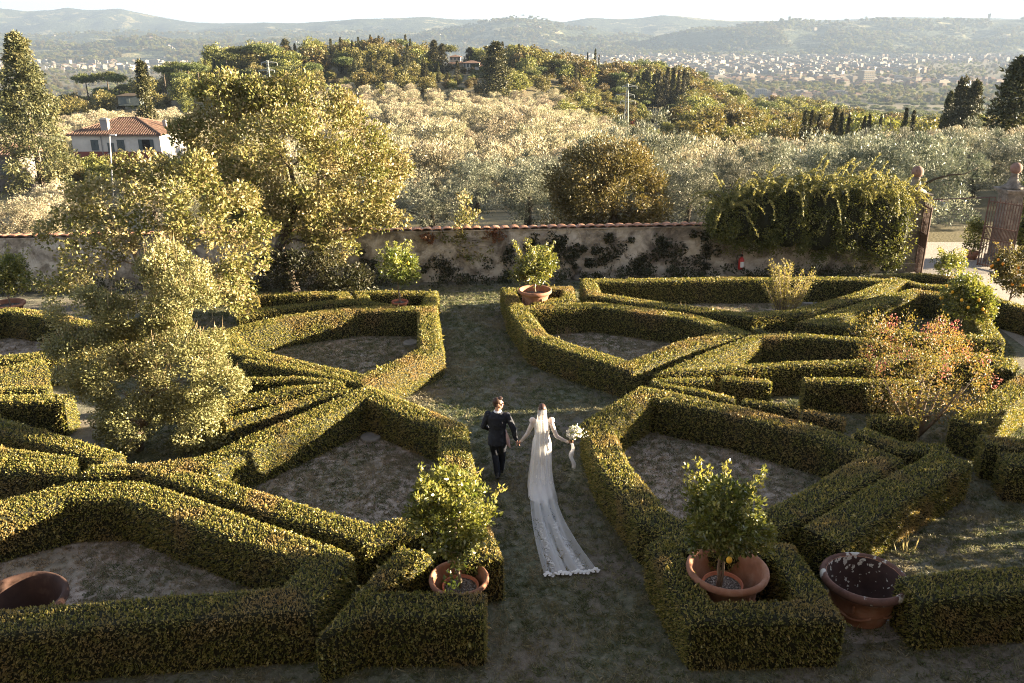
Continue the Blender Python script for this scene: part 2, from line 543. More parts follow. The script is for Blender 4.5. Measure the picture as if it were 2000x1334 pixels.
def scatter_group():
    ng = bpy.data.node_groups.new('scatter_leaves', 'GeometryNodeTree')
    itf = ng.interface
    itf.new_socket('Geometry', in_out='INPUT', socket_type='NodeSocketGeometry')
    for nm, st in (('Sprig', 'NodeSocketObject'), ('Density', 'NodeSocketFloat'), ('Scale', 'NodeSocketFloat'), ('Seed', 'NodeSocketInt'), ('Tilt', 'NodeSocketFloat')):
        itf.new_socket(nm, in_out='INPUT', socket_type=st)
    itf.new_socket('Geometry', in_out='OUTPUT', socket_type='NodeSocketGeometry')
    N, L = ng.nodes, ng.links
    gi, go = N.new('NodeGroupInput'), N.new('NodeGroupOutput')
    dp = N.new('GeometryNodeDistributePointsOnFaces')
    L.new(gi.outputs['Geometry'], dp.inputs['Mesh']); L.new(gi.outputs['Density'], dp.inputs['Density']); L.new(gi.outputs['Seed'], dp.inputs['Seed'])
    oi = N.new('GeometryNodeObjectInfo'); L.new(gi.outputs['Sprig'], oi.inputs['Object'])
    rv = N.new('FunctionNodeRandomValue'); rv.data_type = 'FLOAT_VECTOR'
    cx = N.new('ShaderNodeCombineXYZ'); cn = N.new('ShaderNodeCombineXYZ')
    L.new(gi.outputs['Tilt'], cx.inputs[0]); L.new(gi.outputs['Tilt'], cx.inputs[1]); cx.inputs[2].default_value = 3.1416
    ng_ = N.new('ShaderNodeMath'); ng_.operation = 'MULTIPLY'; ng_.inputs[1].default_value = -1.0
    L.new(gi.outputs['Tilt'], ng_.inputs[0])
    L.new(ng_.outputs[0], cn.inputs[0]); L.new(ng_.outputs[0], cn.inputs[1]); cn.inputs[2].default_value = -3.1416
    L.new(cn.outputs[0], rv.inputs[0]); L.new(cx.outputs[0], rv.inputs[1])
    e2r = N.new('FunctionNodeEulerToRotation'); L.new(rv.outputs[0], e2r.inputs[0])
    rr = N.new('FunctionNodeRotateRotation'); rr.rotation_space = 'LOCAL'
    L.new(dp.outputs['Rotation'], rr.inputs[0]); L.new(e2r.outputs[0], rr.inputs[1])
    rs = N.new('FunctionNodeRandomValue'); rs.data_type = 'FLOAT'
    rs.inputs[2].default_value = 0.65; rs.inputs[3].default_value = 1.35
    mu = N.new('ShaderNodeMath'); mu.operation = 'MULTIPLY'
    L.new(rs.outputs[1], mu.inputs[0]); L.new(gi.outputs['Scale'], mu.inputs[1])
    ip = N.new('GeometryNodeInstanceOnPoints')
    L.new(dp.outputs['Points'], ip.inputs['Points']); L.new(oi.outputs['Geometry'], ip.inputs['Instance'])
    L.new(rr.outputs[0], ip.inputs['Rotation']); L.new(mu.outputs[0], ip.inputs['Scale'])
    L.new(ip.outputs[0], go.inputs[0])
    return ng

SCATTER = scatter_group()
_sock = {s.name: s.identifier for s in SCATTER.interface.items_tree if s.in_out == 'INPUT'}

def scatter(o, sprig, density, scale=1.0, tilt=0.7, seed=0):
    md = o.modifiers.new('leaves', 'NODES')
    md.node_group = SCATTER
    md[_sock['Sprig']] = sprig
    md[_sock['Density']] = float(density)
    md[_sock['Scale']] = float(scale)
    md[_sock['Seed']] = int(seed)
    md[_sock['Tilt']] = float(tilt)
    return o

def sprig_mesh(name, n, length, wid, h, mat, seed, spread=1.0):
    rng = np.random.default_rng(seed)
    t = np.linspace(0, 1, n)
    base = np.stack([rng.normal(0, 0.12 * h, n), rng.normal(0, 0.12 * h, n), t * h - 0.25 * h], 1)
    a = rng.uniform(0, 2 * np.pi, n) + t * 9
    el = 0.25 + 0.8 * t + rng.normal(0, 0.25, n)
    ax = np.stack([np.cos(a) * np.cos(el) * spread, np.sin(a) * np.cos(el) * spread, np.sin(el)], 1) * (length * rng.uniform(0.75, 1.25, n))[:, None]
    nr_ = rand_dirs(rng, n) * 0.4 + [0, 0, 1]
    v, f = fold_leaves(base, ax, np.full(n, wid), nr_)
    return np_mesh(name, v, f, [mat])

m_box = leaf_mat('boxwood_leaf', [(0.080, 0.090, 0.018), (0.155, 0.160, 0.033), (0.28, 0.25, 0.066), (0.42, 0.34, 0.12)], transl=0.25, gloss=0.5, rough=0.42, use_attr=False,
                 patch=(0.9, (0.36, 0.235, 0.115), 0.52, 0.68, 0.6))
m_core = surface('hedge_twigs', [(0.3, (0.010, 0.012, 0.005)), (0.7, (0.026, 0.026, 0.011))], scale=30, bump=0.8, bscale=60)
box_sprig = bpy.data.objects.new('boxwood_sprig', sprig_mesh('boxwood_sprig', 9, 0.033, 0.0120, 0.06, m_box, 3))

# ------------------------------------------------------------------ box hedges
def resample(pts, closed, step):
    """pts: 2D corner list -> (points, mitre vectors) with the corners kept"""
    n = len(pts)
    P = [Vector((p[0], p[1])) for p in pts]
    mit = []
    for i in range(n):
        a = P[i] - P[i - 1] if (closed or i > 0) else None
        b = P[(i + 1) % n] - P[i] if (closed or i < n - 1) else None
        if a is None: a = b
        if b is None: b = a
        a = a.normalized(); b = b.normalized()
        na_, nb_ = Vector((-a.y, a.x)), Vector((-b.y, b.x))
        m = (na_ + nb_)
        if m.length < 1e-3: m = na_
        m.normalize()
        m = m / max(0.45, m.dot(na_))
        mit.append(m)
    out = []
    segs = n if closed else n - 1
    for i in range(segs):
        p, q = P[i], P[(i + 1) % n]
        mp, mq = mit[i], mit[(i + 1) % n]
        k = max(1, int((q - p).length / step))
        for j in range(k):
            t = j / k
            d = (q - p).normalized()
            nrm = Vector((-d.y, d.x))
            def along(t):
                # offset vector, mitred only close to the corner
                return mp * (1 - t) + mq * t
            out.append((p.lerp(q, t), along(t), t))
    if not closed:
        out.append((P[-1], mit[-1], 1.0))
    return out

HEDGE_POLYS = []
def hedge_mesh(lines, h, seed):
    V, F = [], []
    for line in lines:
        pts, closed, w = line
        HEDGE_POLYS.append((pts, w))
        rs = resample(pts, closed, 0.16)
        hw = w / 2 - 0.07
        prof = [(-hw * 0.93, 0.03), (-hw, 0.30), (-hw, 0.58), (-hw, h - 0.07), (-hw + 0.05, h), (-hw * 0.4, h), (hw * 0.4, h), (hw - 0.05, h), (hw, h - 0.07), (hw, 0.58), (hw, 0.30), (hw * 0.93, 0.03)]
        k = len(prof)
        b0 = len(V)
        for p, m, t in rs:
            for s, z in prof:
                q = p + m * s
                n1 = noise.noise(Vector((q.x * 1.3, q.y * 1.3, z * 1.3 + seed)))
                n2 = noise.noise(Vector((q.x * 4.5, q.y * 4.5, z * 4.5 + seed)))
                off = 0.030 * n1 + 0.018 * n2
                md = m.normalized() * (1 if s > 0 else -1)
                if z < h - 0.02: q = q + md * off
                zz = z + (0.030 * noise.noise(Vector((q.x * 0.7, q.y * 0.7, seed + 9))) + 0.014 * n2) * (z / h)
                V.append((q.x, q.y, zz))
        n = len(rs)
        for i in range(n if closed else n - 1):
            a, b = b0 + i * k, b0 + ((i + 1) % n) * k
            for j in range(k - 1):
                F.append((a + j, a + j + 1, b + j + 1, b + j))
        if not closed:
            F.append(tuple(b0 + j for j in range(k)))
            F.append(tuple(b0 + (n - 1) * k + j for j in reversed(range(k))))
    me = bpy.data.meshes.new('box_hedge')
    me.from_pydata(V, [], F)
    me.materials.append(m_core)
    bm_ = bmesh.new(); bm_.from_mesh(me)
    bmesh.ops.recalc_face_normals(bm_, faces=bm_.faces)
    bm_.to_mesh(me); bm_.free()
    return me

def W(px_pts, z):
    return [at(px, py, z) for px, py in px_pts]

_hseed = [0]
def hedge(label, lines, h=0.82, dens=960, group='clipped box hedges of the parterre'):
    """lines: list of (pixel corner list of the top's centre line, closed, width)"""
    _hseed[0] += 1
    me = hedge_mesh([(W(p, h), c, w) for p, c, w in lines], h, _hseed[0] * 3.7)
    o = obj('box_hedge', me)
    tag(o, label, 'hedge', group)
    fo = obj('foliage', me, o)
    tag(fo, kind='stuff')
    scatter(fo, box_sprig, dens, 0.60, 0.5, _hseed[0])
    st = obj('stray_shoots', me, o)
    tag(st, kind='stuff')
    scatter(st, box_sprig, 8, 1.25, 0.25, _hseed[0] + 500)
    return o

def bed(px_pts, z=0.8, m=None):
    return sheet('garden_bed', W(px_pts, z), 0.018 + 0.004 * len([o for o in bpy.data.objects if o.name.startswith('garden_bed')]) / 4, m or m_bed)

# left of the path
comp = [(835, 604), (843, 682), (712, 744), (462, 684), (440, 650), (560, 622), (700, 603)]
bed(comp)
hedge('long box hedge round the left bed beyond the couple', [(comp, True, 0.72)])
hedge('low box hedge square round the lemon pot at the left path end', [([(838, 604), (843, 572), (705, 572), (712, 590), (765, 599)], False, 0.55)])
hedge('dark faced box hedge strip under the wall beside the tall fruit tree', [([(492, 576), (668, 573), (680, 588), (480, 608)], True, 0.62)])
hedge('upper thin box hedge row in the left star, above the shrubs gap', [([(478, 704), (600, 726), (682, 743)], False, 0.42)])
hedge('second thin box hedge row in the left star', [([(470, 741), (580, 738), (665, 748)], False, 0.42)])
hedge('third thin box hedge row in the left star, rising to its centre', [([(430, 785), (560, 762), (672, 752)], False, 0.5)])
hedge('fourth ragged box hedge row in the left star, lit on top', [([(436, 824), (520, 803), (608, 777), (690, 764)], False, 0.45)])
comp2 = [(716, 767), (884, 834), (893, 905), (906, 985), (800, 1024), (722, 1044), (298, 915), (405, 903)]
bed(comp2)
hedge('large box hedge round the brown bed left of the couple', [(comp2, True, 0.74), ([(906, 985), (946, 1094)], False, 0.74)], h=0.85)
hedge('box hedge elbow in front of the front left lemon pot', [([(812, 1078), (688, 1190), (700, 1182), (945, 1182)], False, 0.78)], h=0.88)
comp3 = [(-260, 1078), (-60, 1008), (140, 960), (262, 958), (640, 1092), (582, 1174), (350, 1188), (-60, 1222), (-420, 1262)]
bed(comp3)
hedge('wide box hedge in the near left corner, round the bed with the empty pot', [(comp3, True, 0.80)], h=0.90)
hedge('short box hedge at the foot of the leafy shrub by the left star', [([(168, 918), (262, 918)], False, 0.6)])
hedge('box hedge block at the left edge above the near left bed', [([(-200, 890), (-60, 905), (118, 912), (118, 905), (-120, 872)], False, 0.7)])
hedge('box hedge running from the left edge down to the leafy shrub', [([(-160, 788), (0, 830), (100, 858), (222, 896)], False, 0.62)])
hedge('box hedge with a broad dark face left of the leafy shrub', [([(-220, 780), (0, 780), (135, 780)], False, 0.66)])
hedge('stepped box hedge block at the left edge with two lit faces', [([(-150, 745), (0, 726), (84, 706)], False, 0.62), ([(-150, 768), (95, 757)], False, 0.4)])
comp4 = [(-300, 640), (-100, 622), (20, 606), (110, 618), (190, 640), (300, 655), (120, 690), (-60, 706), (-250, 712)]
bed(comp4)
hedge('box hedge round the far left bed before the lemon pot', [(comp4, True, 0.66)])

# right of the path
comp5 = [(1012, 604), (1050, 655), (1108, 678), (1232, 716), (1345, 672), (1440, 650), (1350, 620), (1160, 596)]
bed(comp5)
hedge('box hedge round the right bed beyond the couple, running along the path', [(comp5, True, 0.74)])
hedge('box hedge square round the wide terracotta pot at the right end of the path', [([(1012, 602), (992, 566), (1108, 563), (1112, 582), (1040, 592)], False, 0.55)])
comp6 = [(1150, 549), (1400, 546), (1640, 545), (1745, 549), (1690, 574), (1560, 609), (1468, 616), (1310, 598), (1160, 576)]
bed(comp6)
hedge('long box hedge under the wall round the far right bed', [(comp6, True, 0.64)])
ring = [(1525 + 47 * math.cos(a * math.pi / 8), 640 + 13.5 * math.sin(a * math.pi / 8)) for a in range(16)]
hedge('round ring of box hedge about the pale upright shrub', [(ring, True, 0.42)], h=0.55)
comp7 = [(1590, 628), (1700, 594), (1790, 569), (1850, 578), (1905, 604), (1940, 660), (1850, 663), (1690, 640)]
bed(comp7, m=m_lawn)
hedge('box hedge round the green bed at the right, behind the pink shrub', [(comp7, True, 0.66)])
hedge('small box hedge triangle before the gravel near the gate', [([(1722, 540), (1800, 536), (1880, 545), (1900, 560), (1800, 558)], True, 0.5)], h=0.7)
hedge('box hedge along the gravel at the right edge, behind the orange tree pot', [([(1905, 572), (1960, 590), (2040, 612), (2120, 640)], False, 0.6)])
comp8 = [(1305, 727), (1398, 690), (1480, 658), (1573, 656), (1690, 664), (1800, 690), (1700, 707), (1510, 713)]
bed(comp8)
hedge('box hedge round the narrow dark bed below the ring hedge', [(comp8, True, 0.52)])
hedge('box hedge end block at the right edge before the gravel strip', [([(1810, 706), (1900, 694), (1965, 706), (1960, 722)], False, 0.6)])
hedge('lumpy box hedge row in the right star, nearest its centre', [([(1275, 745), (1390, 742)], False, 0.46), ([(1412, 741), (1504, 746)], False, 0.5)])
hedge('short box hedge block in the right star behind the pink shrub', [([(1572, 741), (1690, 744), (1800, 748)], False, 0.5)])
hedge('stepped box hedge row in the right star above the near right bed', [([(1290, 752), (1370, 764), (1430, 780)], False, 0.42), ([(1452, 783), (1560, 800)], False, 0.46), ([(1572, 804), (1648, 820)], False, 0.46)])
comp9 = [(1262, 768), (1166, 828), (1196, 905), (1278, 1010), (1320, 1032), (1480, 1026), (1560, 992), (1722, 896), (1620, 852), (1440, 803)]
bed(comp9)
hedge('large box hedge round the bed right of the couple', [(comp9, True, 0.76)], h=0.86)
hedge('solid box hedge block round the terracotta pot with the near right lemon tree', [([(1292, 1060), (1370, 1195), (1604, 1190), (1530, 1076), (1292, 1060)], False, 0.62)], h=0.88)
hedge('broad box hedge beam slanting down behind the lichened pot', [([(1862, 893), (1730, 966), (1605, 1048)], False, 0.86)], h=0.86)
hedge('box hedge under the pink shrub with a lit top', [([(1680, 842), (1755, 872), (1850, 876)], False, 0.6), ([(1700, 815), (1790, 822)], False, 0.5)])
hedge('broad box hedge rising to the right edge beside the pink shrub', [([(1886, 826), (1950, 784), (2010, 744), (2090, 700)], False, 0.8)])
hedge('box hedge along the right edge above the dark bed', [([(1920, 858), (2010, 868), (2120, 882)], False, 0.7)])
hedge('box hedge block cut by the right edge of the picture, above the near bed', [([(1962, 895), (2050, 902), (2160, 910)], False, 0.75)])
hedge('near right box hedge before the green bed, beside the lichened pot', [([(1778, 1152), (1900, 1140), (2160, 1122)], False, 0.82)], h=0.9)
bed([(1700, 1095), (1740, 1010), (1900, 930), (2100, 930), (2250, 1130), (1790, 1150)], m=m_lawn)
# ------------------------------------------------------------------ trees
def clump_leaves(rng, centers, radii, n_each, size, aspect, up_bias=0.25, out_bias=0.5, squash=0.8, fold=0.25, jitter=0.3, center=None):
    """leaves spread round clump centres: thick towards the clump's rim, pointing outwards"""
    k = len(centers)
    n = k * n_each
    idx = np.repeat(np.arange(k), n_each)
    d = rand_dirs(rng, n)
    r = rng.uniform(0.25, 1.0, n) ** 0.6
    c = centers[idx]
    p = c + d * (r * radii[idx])[:, None] * [1, 1, squash]
    ax = d * out_bias + rand_dirs(rng, n) * 0.8 + [0, 0, up_bias]
    if center is not None:
        o = c - center
        o /= np.maximum(np.linalg.norm(o, axis=1, keepdims=True), 1e-6)
        ax += o * 0.4
    ax /= np.linalg.norm(ax, axis=1, keepdims=True)
    L = size * rng.uniform(1 - jitter, 1 + jitter, n)
    nr_ = d + rand_dirs(rng, n) * 0.8 + [0, 0, 0.5]
    v, t = fold_leaves(p, ax * L[:, None], L * aspect * 0.5, nr_, fold)
    tone = rng.uniform(0, 1, k)[idx] * 0.5 + rng.uniform(0, 1, n) * 0.5
    return v, t, np.repeat(tone, 4)

def ell_clumps(rng, ells, spacing_n, shell=0.55):
    """clump centres in a set of ellipsoids (cx,cy,cz,rx,ry,rz,weight)"""
    out = []
    for (cx, cy_, cz, rx, ry, rz, wt) in ells:
        m = max(3, int(spacing_n * wt))
        d = rand_dirs(rng, m)
        r = (rng.uniform(shell ** 3, 1, m)) ** (1 / 3)
        out.append(np.stack([cx + d[:, 0] * r * rx, cy_ + d[:, 1] * r * ry, cz + d[:, 2] * r * rz], 1))
    return np.concatenate(out)

m_bark = surface('bark', [(0.3, (0.035, 0.026, 0.018)), (0.6, (0.085, 0.066, 0.046)), (0.8, (0.14, 0.115, 0.085))], scale=9, bump=0.8, bscale=26, world_space=False)
m_bark_pale = surface('pale_bark', [(0.3, (0.11, 0.085, 0.06)), (0.6, (0.20, 0.155, 0.11)), (0.8, (0.30, 0.25, 0.19))], scale=7, bump=0.5, bscale=22, world_space=False)

def limb_mesh(name, rng, base_pts, base_r, targets, m, sides=6, r_tip=0.012, sag=0.1):
    """trunk along base_pts and limbs that branch from it to the targets"""
    mb = MB()
    mb.tube(base_pts, base_r, sides=max(sides, 8))
    bp = [Vector(p) for p in base_pts]
    attach = [(b, r) for b, r in zip(bp[1:], base_r[1:])]
    for t in sorted(targets, key=lambda q: (Vector(q) - bp[-1]).length):
        t = Vector(t)
        best = min(attach, key=lambda a: (a[0] - t).length + 0.35 * max(0, a[0].z - t.z + 0.2) * 2)
        s, r0 = best
        L = (t - s).length
        if L < 0.05: continue
        r0 = min(r0 * 0.72, 0.02 + 0.03 * L)
        mid = s.lerp(t, 0.5) + Vector((rng.normal() * 0.09 * L, rng.normal() * 0.09 * L, 0.10 * L + rng.normal() * 0.05 * L))
        q1 = s.lerp(mid, 0.5) + Vector((rng.normal(), rng.normal(), rng.normal())) * 0.03 * L
        q2 = mid.lerp(t, 0.5) + Vector((rng.normal(), rng.normal(), rng.normal())) * 0.04 * L
        mb.tube([s, q1, mid, q2, t], [r0, r0 * 0.8, r0 * 0.6, r0 * 0.4, r_tip], sides=sides)
        attach.append((mid, r0 * 0.6)); attach.append((q2, r0 * 0.4))
    return mb.mesh(name, m, smooth=True)

def spread_pick(rng, pts, k):
    if len(pts) <= k: return [tuple(p) for p in pts]
    sel = [int(rng.integers(len(pts)))]
    d = np.linalg.norm(pts - pts[sel[0]], axis=1)
    while len(sel) < k:
        i = int(np.argmax(d)); sel.append(i)
        d = np.minimum(d, np.linalg.norm(pts - pts[i], axis=1))
    return [tuple(pts[i]) for i in sel]

def tree(name, label, cat, loc, ells, n_clumps, n_each, size, aspect, mat, bark, trunk_pts, trunk_r, seed, clump_r=0.5, n_limbs=14, group=None, rz=0, shell=0.5, up_bias=0.2, squash=0.8, limb_sides=6, crown_name='crown', extra=None, link_it=True):
    rng = np.random.default_rng(seed)
    cl = ell_clumps(rng, ells, n_clumps, shell)
    rr = clump_r * rng.uniform(0.65, 1.35, len(cl))
    cen = np.mean(cl, axis=0)
    v, t, tone = clump_leaves(rng, cl, rr, n_each, size, aspect, up_bias=up_bias, squash=squash, center=cen)
    if extra is not None:
        v2, t2, tn2 = extra(rng, cl, rr)
        t = np.concatenate([t, t2 + len(v)]); v = np.concatenate([v, v2]); tone = np.concatenate([tone, tn2])
    root = thing(name, label, cat, loc, rz, group)
    obj('trunk', limb_mesh('trunk', rng, trunk_pts, trunk_r, spread_pick(rng, cl, n_limbs), bark, limb_sides), root)
    obj(crown_name, np_mesh(crown_name, v, t, [mat], rnd=tone), root)
    return root

# -- leaves of the different kinds
m_fruit = leaf_mat('fig_leaf', [(0.060, 0.072, 0.018), (0.12, 0.128, 0.034), (0.19, 0.17, 0.058), (0.29, 0.245, 0.12), (0.38, 0.295, 0.165)], transl=0.22, gloss=0.3, rough=0.5, tree_var=0.0)
m_shrub = leaf_mat('smoke_leaf', [(0.085, 0.090, 0.034), (0.14, 0.14, 0.052), (0.25, 0.235, 0.10), (0.38, 0.345, 0.17)], transl=0.2, gloss=0.35, tree_var=0.0)
m_twig = leaf_mat('dry_tip', [(0.24, 0.15, 0.09), (0.33, 0.23, 0.15), (0.26, 0.15, 0.10)], transl=0.2, gloss=0.2)
m_olive = leaf_mat('olive_leaf', [(0.10, 0.10, 0.062), (0.19, 0.18, 0.115), (0.34, 0.30, 0.20), (0.52, 0.45, 0.31)], transl=0.16, gloss=0.12, rough=0.45, tree_var=0.16)
m_carob = leaf_mat('carob_leaf', [(0.050, 0.048, 0.016), (0.095, 0.082, 0.028), (0.15, 0.12, 0.045), (0.22, 0.165, 0.07)], transl=0.2, gloss=0.3, rough=0.5, tree_var=0.0)
m_conifer = leaf_mat('cypress_leaf', [(0.020, 0.024, 0.010), (0.036, 0.038, 0.015), (0.058, 0.054, 0.022), (0.085, 0.072, 0.030)], transl=0.12, gloss=0.2, tree_var=0.18)
m_cedar = leaf_mat('cedar_leaf', [(0.034, 0.040, 0.018), (0.066, 0.070, 0.030), (0.12, 0.112, 0.050), (0.18, 0.155, 0.075)], transl=0.2, gloss=0.25)
m_pine = leaf_mat('pine_leaf', [(0.030, 0.042, 0.012), (0.060, 0.074, 0.020), (0.10, 0.11, 0.032), (0.14, 0.14, 0.045)], transl=0.2, gloss=0.25, tree_var=0.15)
m_broad = leaf_mat('broad_leaf', [(0.055, 0.062, 0.018), (0.10, 0.098, 0.030), (0.16, 0.14, 0.045), (0.23, 0.185, 0.065)], transl=0.25, gloss=0.3, tree_var=0.3)
m_citrus = leaf_mat('citrus_leaf', [(0.046, 0.064, 0.016), (0.09, 0.108, 0.026), (0.17, 0.175, 0.045), (0.32, 0.295, 0.09)], transl=0.32, gloss=0.5, rough=0.35, tree_var=0.1)
m_myrtle = leaf_mat('myrtle_leaf', [(0.075, 0.080, 0.022), (0.13, 0.115, 0.034), (0.20, 0.145, 0.05), (0.26, 0.13, 0.07)], transl=0.35, gloss=0.35, tree_var=0.0)
m_flower = leaf_mat('myrtle_flower', [(0.42, 0.12, 0.13), (0.48, 0.20, 0.18), (0.40, 0.20, 0.14)], transl=0.3, gloss=0.2)
m_creeper = leaf_mat('creeper_leaf', [(0.036, 0.050, 0.014), (0.075, 0.092, 0.024), (0.14, 0.155, 0.040), (0.26, 0.26, 0.075)], transl=0.3, gloss=0.3)
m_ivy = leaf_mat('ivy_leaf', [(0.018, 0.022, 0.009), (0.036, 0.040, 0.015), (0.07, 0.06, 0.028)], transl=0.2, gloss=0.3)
m_red = leaf_mat('red_leaf', [(0.13, 0.050, 0.032), (0.20, 0.085, 0.05), (0.18, 0.12, 0.06)], transl=0.35, gloss=0.3)

def beside(px, marks):
    for lim, w in marks:
        if px < lim: return w
    return marks[-1][1]
def gpos(px, D, z=None):
    """ground point in the picture column px at the distance D"""
    x = side(px, D, 0)
    for _ in range(3):
        zz = tz(x, D) if z is None else z
        x = side(px, D, zz)
    return (x, D, zz)

# ------------------------------------------------------------------ the two fruit trees and the shrub left of the path
def clustered(px, py, D):
    return (side(px, D, height(py, D)), D, height(py, D))

def px_ells(items, loc):
    """(column, row, half width px, half height px, distance, depth m, weight) -> ellipsoids local to loc"""
    out = []
    for px, py, hw, hh, D, dep, wt in items:
        z = height(py, D)
        zc = D * cP + (EYE_H - z) * sP
        k = zc / 1685.0
        out.append((side(px, D, z) - loc[0], D - loc[1], z - loc[2], hw * k, dep, hh * k * 0.98, wt))
    return out


def in_poly(p, poly):
    x, y = p; c = False
    for (x0, y0), (x1, y1) in zip(poly, poly[1:] + poly[:1]):
        if (y0 > y) != (y1 > y) and x < (x1 - x0) * (y - y0) / (y1 - y0) + x0: c = not c
    return c
def edge_dist(p, poly):
    best = 1e9
    for (x0, y0), (x1, y1) in zip(poly, poly[1:] + poly[:1]):
        dx, dy = x1 - x0, y1 - y0
        t = max(0, min(1, ((p[0] - x0) * dx + (p[1] - y0) * dy) / (dx * dx + dy * dy)))
        best = min(best, math.hypot(p[0] - x0 - t * dx, p[1] - y0 - t * dy))
    return best
def poly_clumps(rng, polys, D, loc, depth, n, gap=0.0):
    """clump centres that fill crowns of the outlines polys, as deep as they are wide"""
    out = []
    k0 = D / 1685.0
    for poly in polys:
        xs = [p[0] for p in poly]; ys = [p[1] for p in poly]
        area = abs(sum(a[0] * b[1] - b[0] * a[1] for a, b in zip(poly, poly[1:] + poly[:1]))) / 2
        m = int(n * area / 1e4)
        tries = 0; got = 0
        while got < m and tries < m * 60:
            tries += 1
            p = (rng.uniform(min(xs), max(xs)), rng.uniform(min(ys), max(ys)))
            if not in_poly(p, poly): continue
            if gap > 0 and noise.noise(Vector((p[0] * 0.022, p[1] * 0.022, D))) < gap - 0.5: continue
            e = edge_dist(p, poly) * k0
            dep = min(depth, 0.25 + e * 1.3)
            DD = D + rng.uniform(-1, 1) * dep
            z = height(p[1], DD)
            if z < 0.12: continue
            out.append((side(p[0], DD, z) - loc[0], DD - loc[1], z - loc[2]))
            got += 1
    return np.array(out)

def ptree(name, label, cat, px, D, polys, n, depth, cr, per, size, aspect, mat, bark, trunk_pts, trunk_r, seed, n_limbs=20, gap=0.0, up=0.2, out=0.45, sides=6, squash=0.85, group=None, loc=None):
    rng = np.random.default_rng(seed)
    loc = loc or gpos(px, D, 0.0)
    cl = poly_clumps(rng, polys, D, loc, depth, n, gap)
    rr = cr * rng.uniform(0.45, 1.5, len(cl))
    cen = cl.mean(axis=0)
    V, T, N = [], [], []; b = 0
    for q in range(4):                                   # bigger clumps carry more leaves
        lo, hi = np.quantile(rr, [q / 4, (q + 1) / 4])
        sel = (rr >= lo) & (rr <= hi) if q == 3 else (rr >= lo) & (rr < hi)
        m = max(4, int(per * (np.mean(rr[sel]) / cr) ** 2))
        v, t, tone = clump_leaves(rng, cl[sel], rr[sel], m, size, aspect, up_bias=up, out_bias=out, squash=squash, center=cen)
        V.append(v); T.append(t + b); N.append(tone); b += len(v)
    root = thing(name, label, cat, loc, 0, group)
    obj('trunk', limb_mesh('trunk', rng, trunk_pts, trunk_r, spread_pick(rng, cl, n_limbs), bark, sides), root)
    obj('crown', np_mesh('crown', np.concatenate(V), np.concatenate(T), [mat], rnd=np.concatenate(N)), root)
    return root, cl

pA = [(395, 165), (440, 150), (470, 172), (515, 152), (560, 158), (590, 148), (632, 170), (680, 190), (690, 225), (735, 250), (750, 285), (775, 300), (800, 330), (775, 372), (745, 400), (800, 435), (740, 440), (690, 440), (700, 480), (668, 545), (630, 520), (600, 480), (560, 470), (520, 430), (470, 450), (440, 420), (390, 350), (350, 330), (365, 280), (340, 250), (375, 215)]
ptree('fruit_tree', 'tall spreading fruit tree with large yellowish leaves before the wall', 'tree', 572, 28.4, [pA], 42, 2.5, 0.36, 110, 0.112, 0.58, m_fruit, m_bark, [(0.1, 0, 0), (0.0, 0, 0.9), (-0.35, 0.1, 1.9), (0.1, 0.1, 2.7), (0.5, 0, 3.5), (0.3, 0, 4.6)], [0.27, 0.23, 0.20, 0.17, 0.12, 0.06], 11, 60, gap=0.10)
pB = [(250, 310), (300, 290), (350, 310), (400, 312), (440, 352), (490, 355), (505, 400), (540, 436), (512, 470), (535, 520), (490, 540), (480, 610), (430, 590), (400, 530), (350, 490), (300, 470), (250, 500), (205, 540), (160, 560), (100, 570), (50, 545), (70, 470), (100, 420), (140, 395), (150, 360), (205, 345)]
ptree('fruit_tree', 'lower open fruit tree with crooked pale branches showing, left of the tall one', 'tree', 322, 23.4, [pB], 28, 1.9, 0.30, 70, 0.108, 0.58, m_fruit, m_bark_pale, [(0.05, 0, 0), (0.1, 0, 0.8), (-0.1, 0, 1.6), (-0.3, 0, 2.4), (-0.5, 0, 3.3)], [0.17, 0.15, 0.13, 0.10, 0.05], 12, 66, gap=0.20)
pC = [[(270, 505), (300, 470), (345, 490), (395, 520), (430, 570), (425, 610), (380, 650), (300, 640), (255, 590), (285, 545)],
      [(95, 590), (140, 570), (215, 575), (262, 600), (280, 640), (200, 655), (120, 640)],
      [(250, 650), (330, 620), (400, 620), (440, 670), (482, 720), (460, 775), (400, 790), (300, 760), (235, 730)],
      [(95, 670), (150, 640), (240, 665), (262, 740), (240, 790), (170, 780), (105, 730)],
      [(180, 800), (250, 765), (350, 780), (440, 785), (435, 850), (425, 915), (350, 932), (300, 918), (240, 900), (195, 850)]]
shr, clC = ptree('leafy_shrub', 'big layered shrub of small round leaves with reddish dry tips, left foreground', 'shrub', 272, 17.3, pC, 66, 1.0, 0.20, 110, 0.050, 0.78, m_shrub, m_bark_pale, [(0.0, 0, 0), (0.1, 0, 0.5), (0.3, 0.1, 1.2), (0.5, 0.2, 2.0), (0.6, 0.3, 3.0)], [0.10, 0.08, 0.06, 0.045, 0.025], 13, 50, gap=0.30, sides=5)
_r = np.random.default_rng(5)
def tips(rng, cl, rr, n=520, L=0.42, w=0.02):
    i = rng.integers(len(cl), size=n)
    p = cl[i] + rand_dirs(rng, n) * rr[i][:, None] * 0.8
    ax = rand_dirs(rng, n) * 0.35 + [0.05, 0, 0.9]
    ax *= (L * rng.uniform(0.5, 1.3, n))[:, None]
    v, t = fold_leaves(p, ax, np.full(n, w), rand_dirs(rng, n))
    return v, t, np.full(len(v), 0.9)
_top = clC[np.argsort(-clC[:, 2] + 0.5 * _r.uniform(-1, 1, len(clC)))][:int(len(clC) * 0.6)]
_v, _t, _n = tips(_r, _top, np.full(len(_top), 0.2), 1100, 0.26, 0.007)
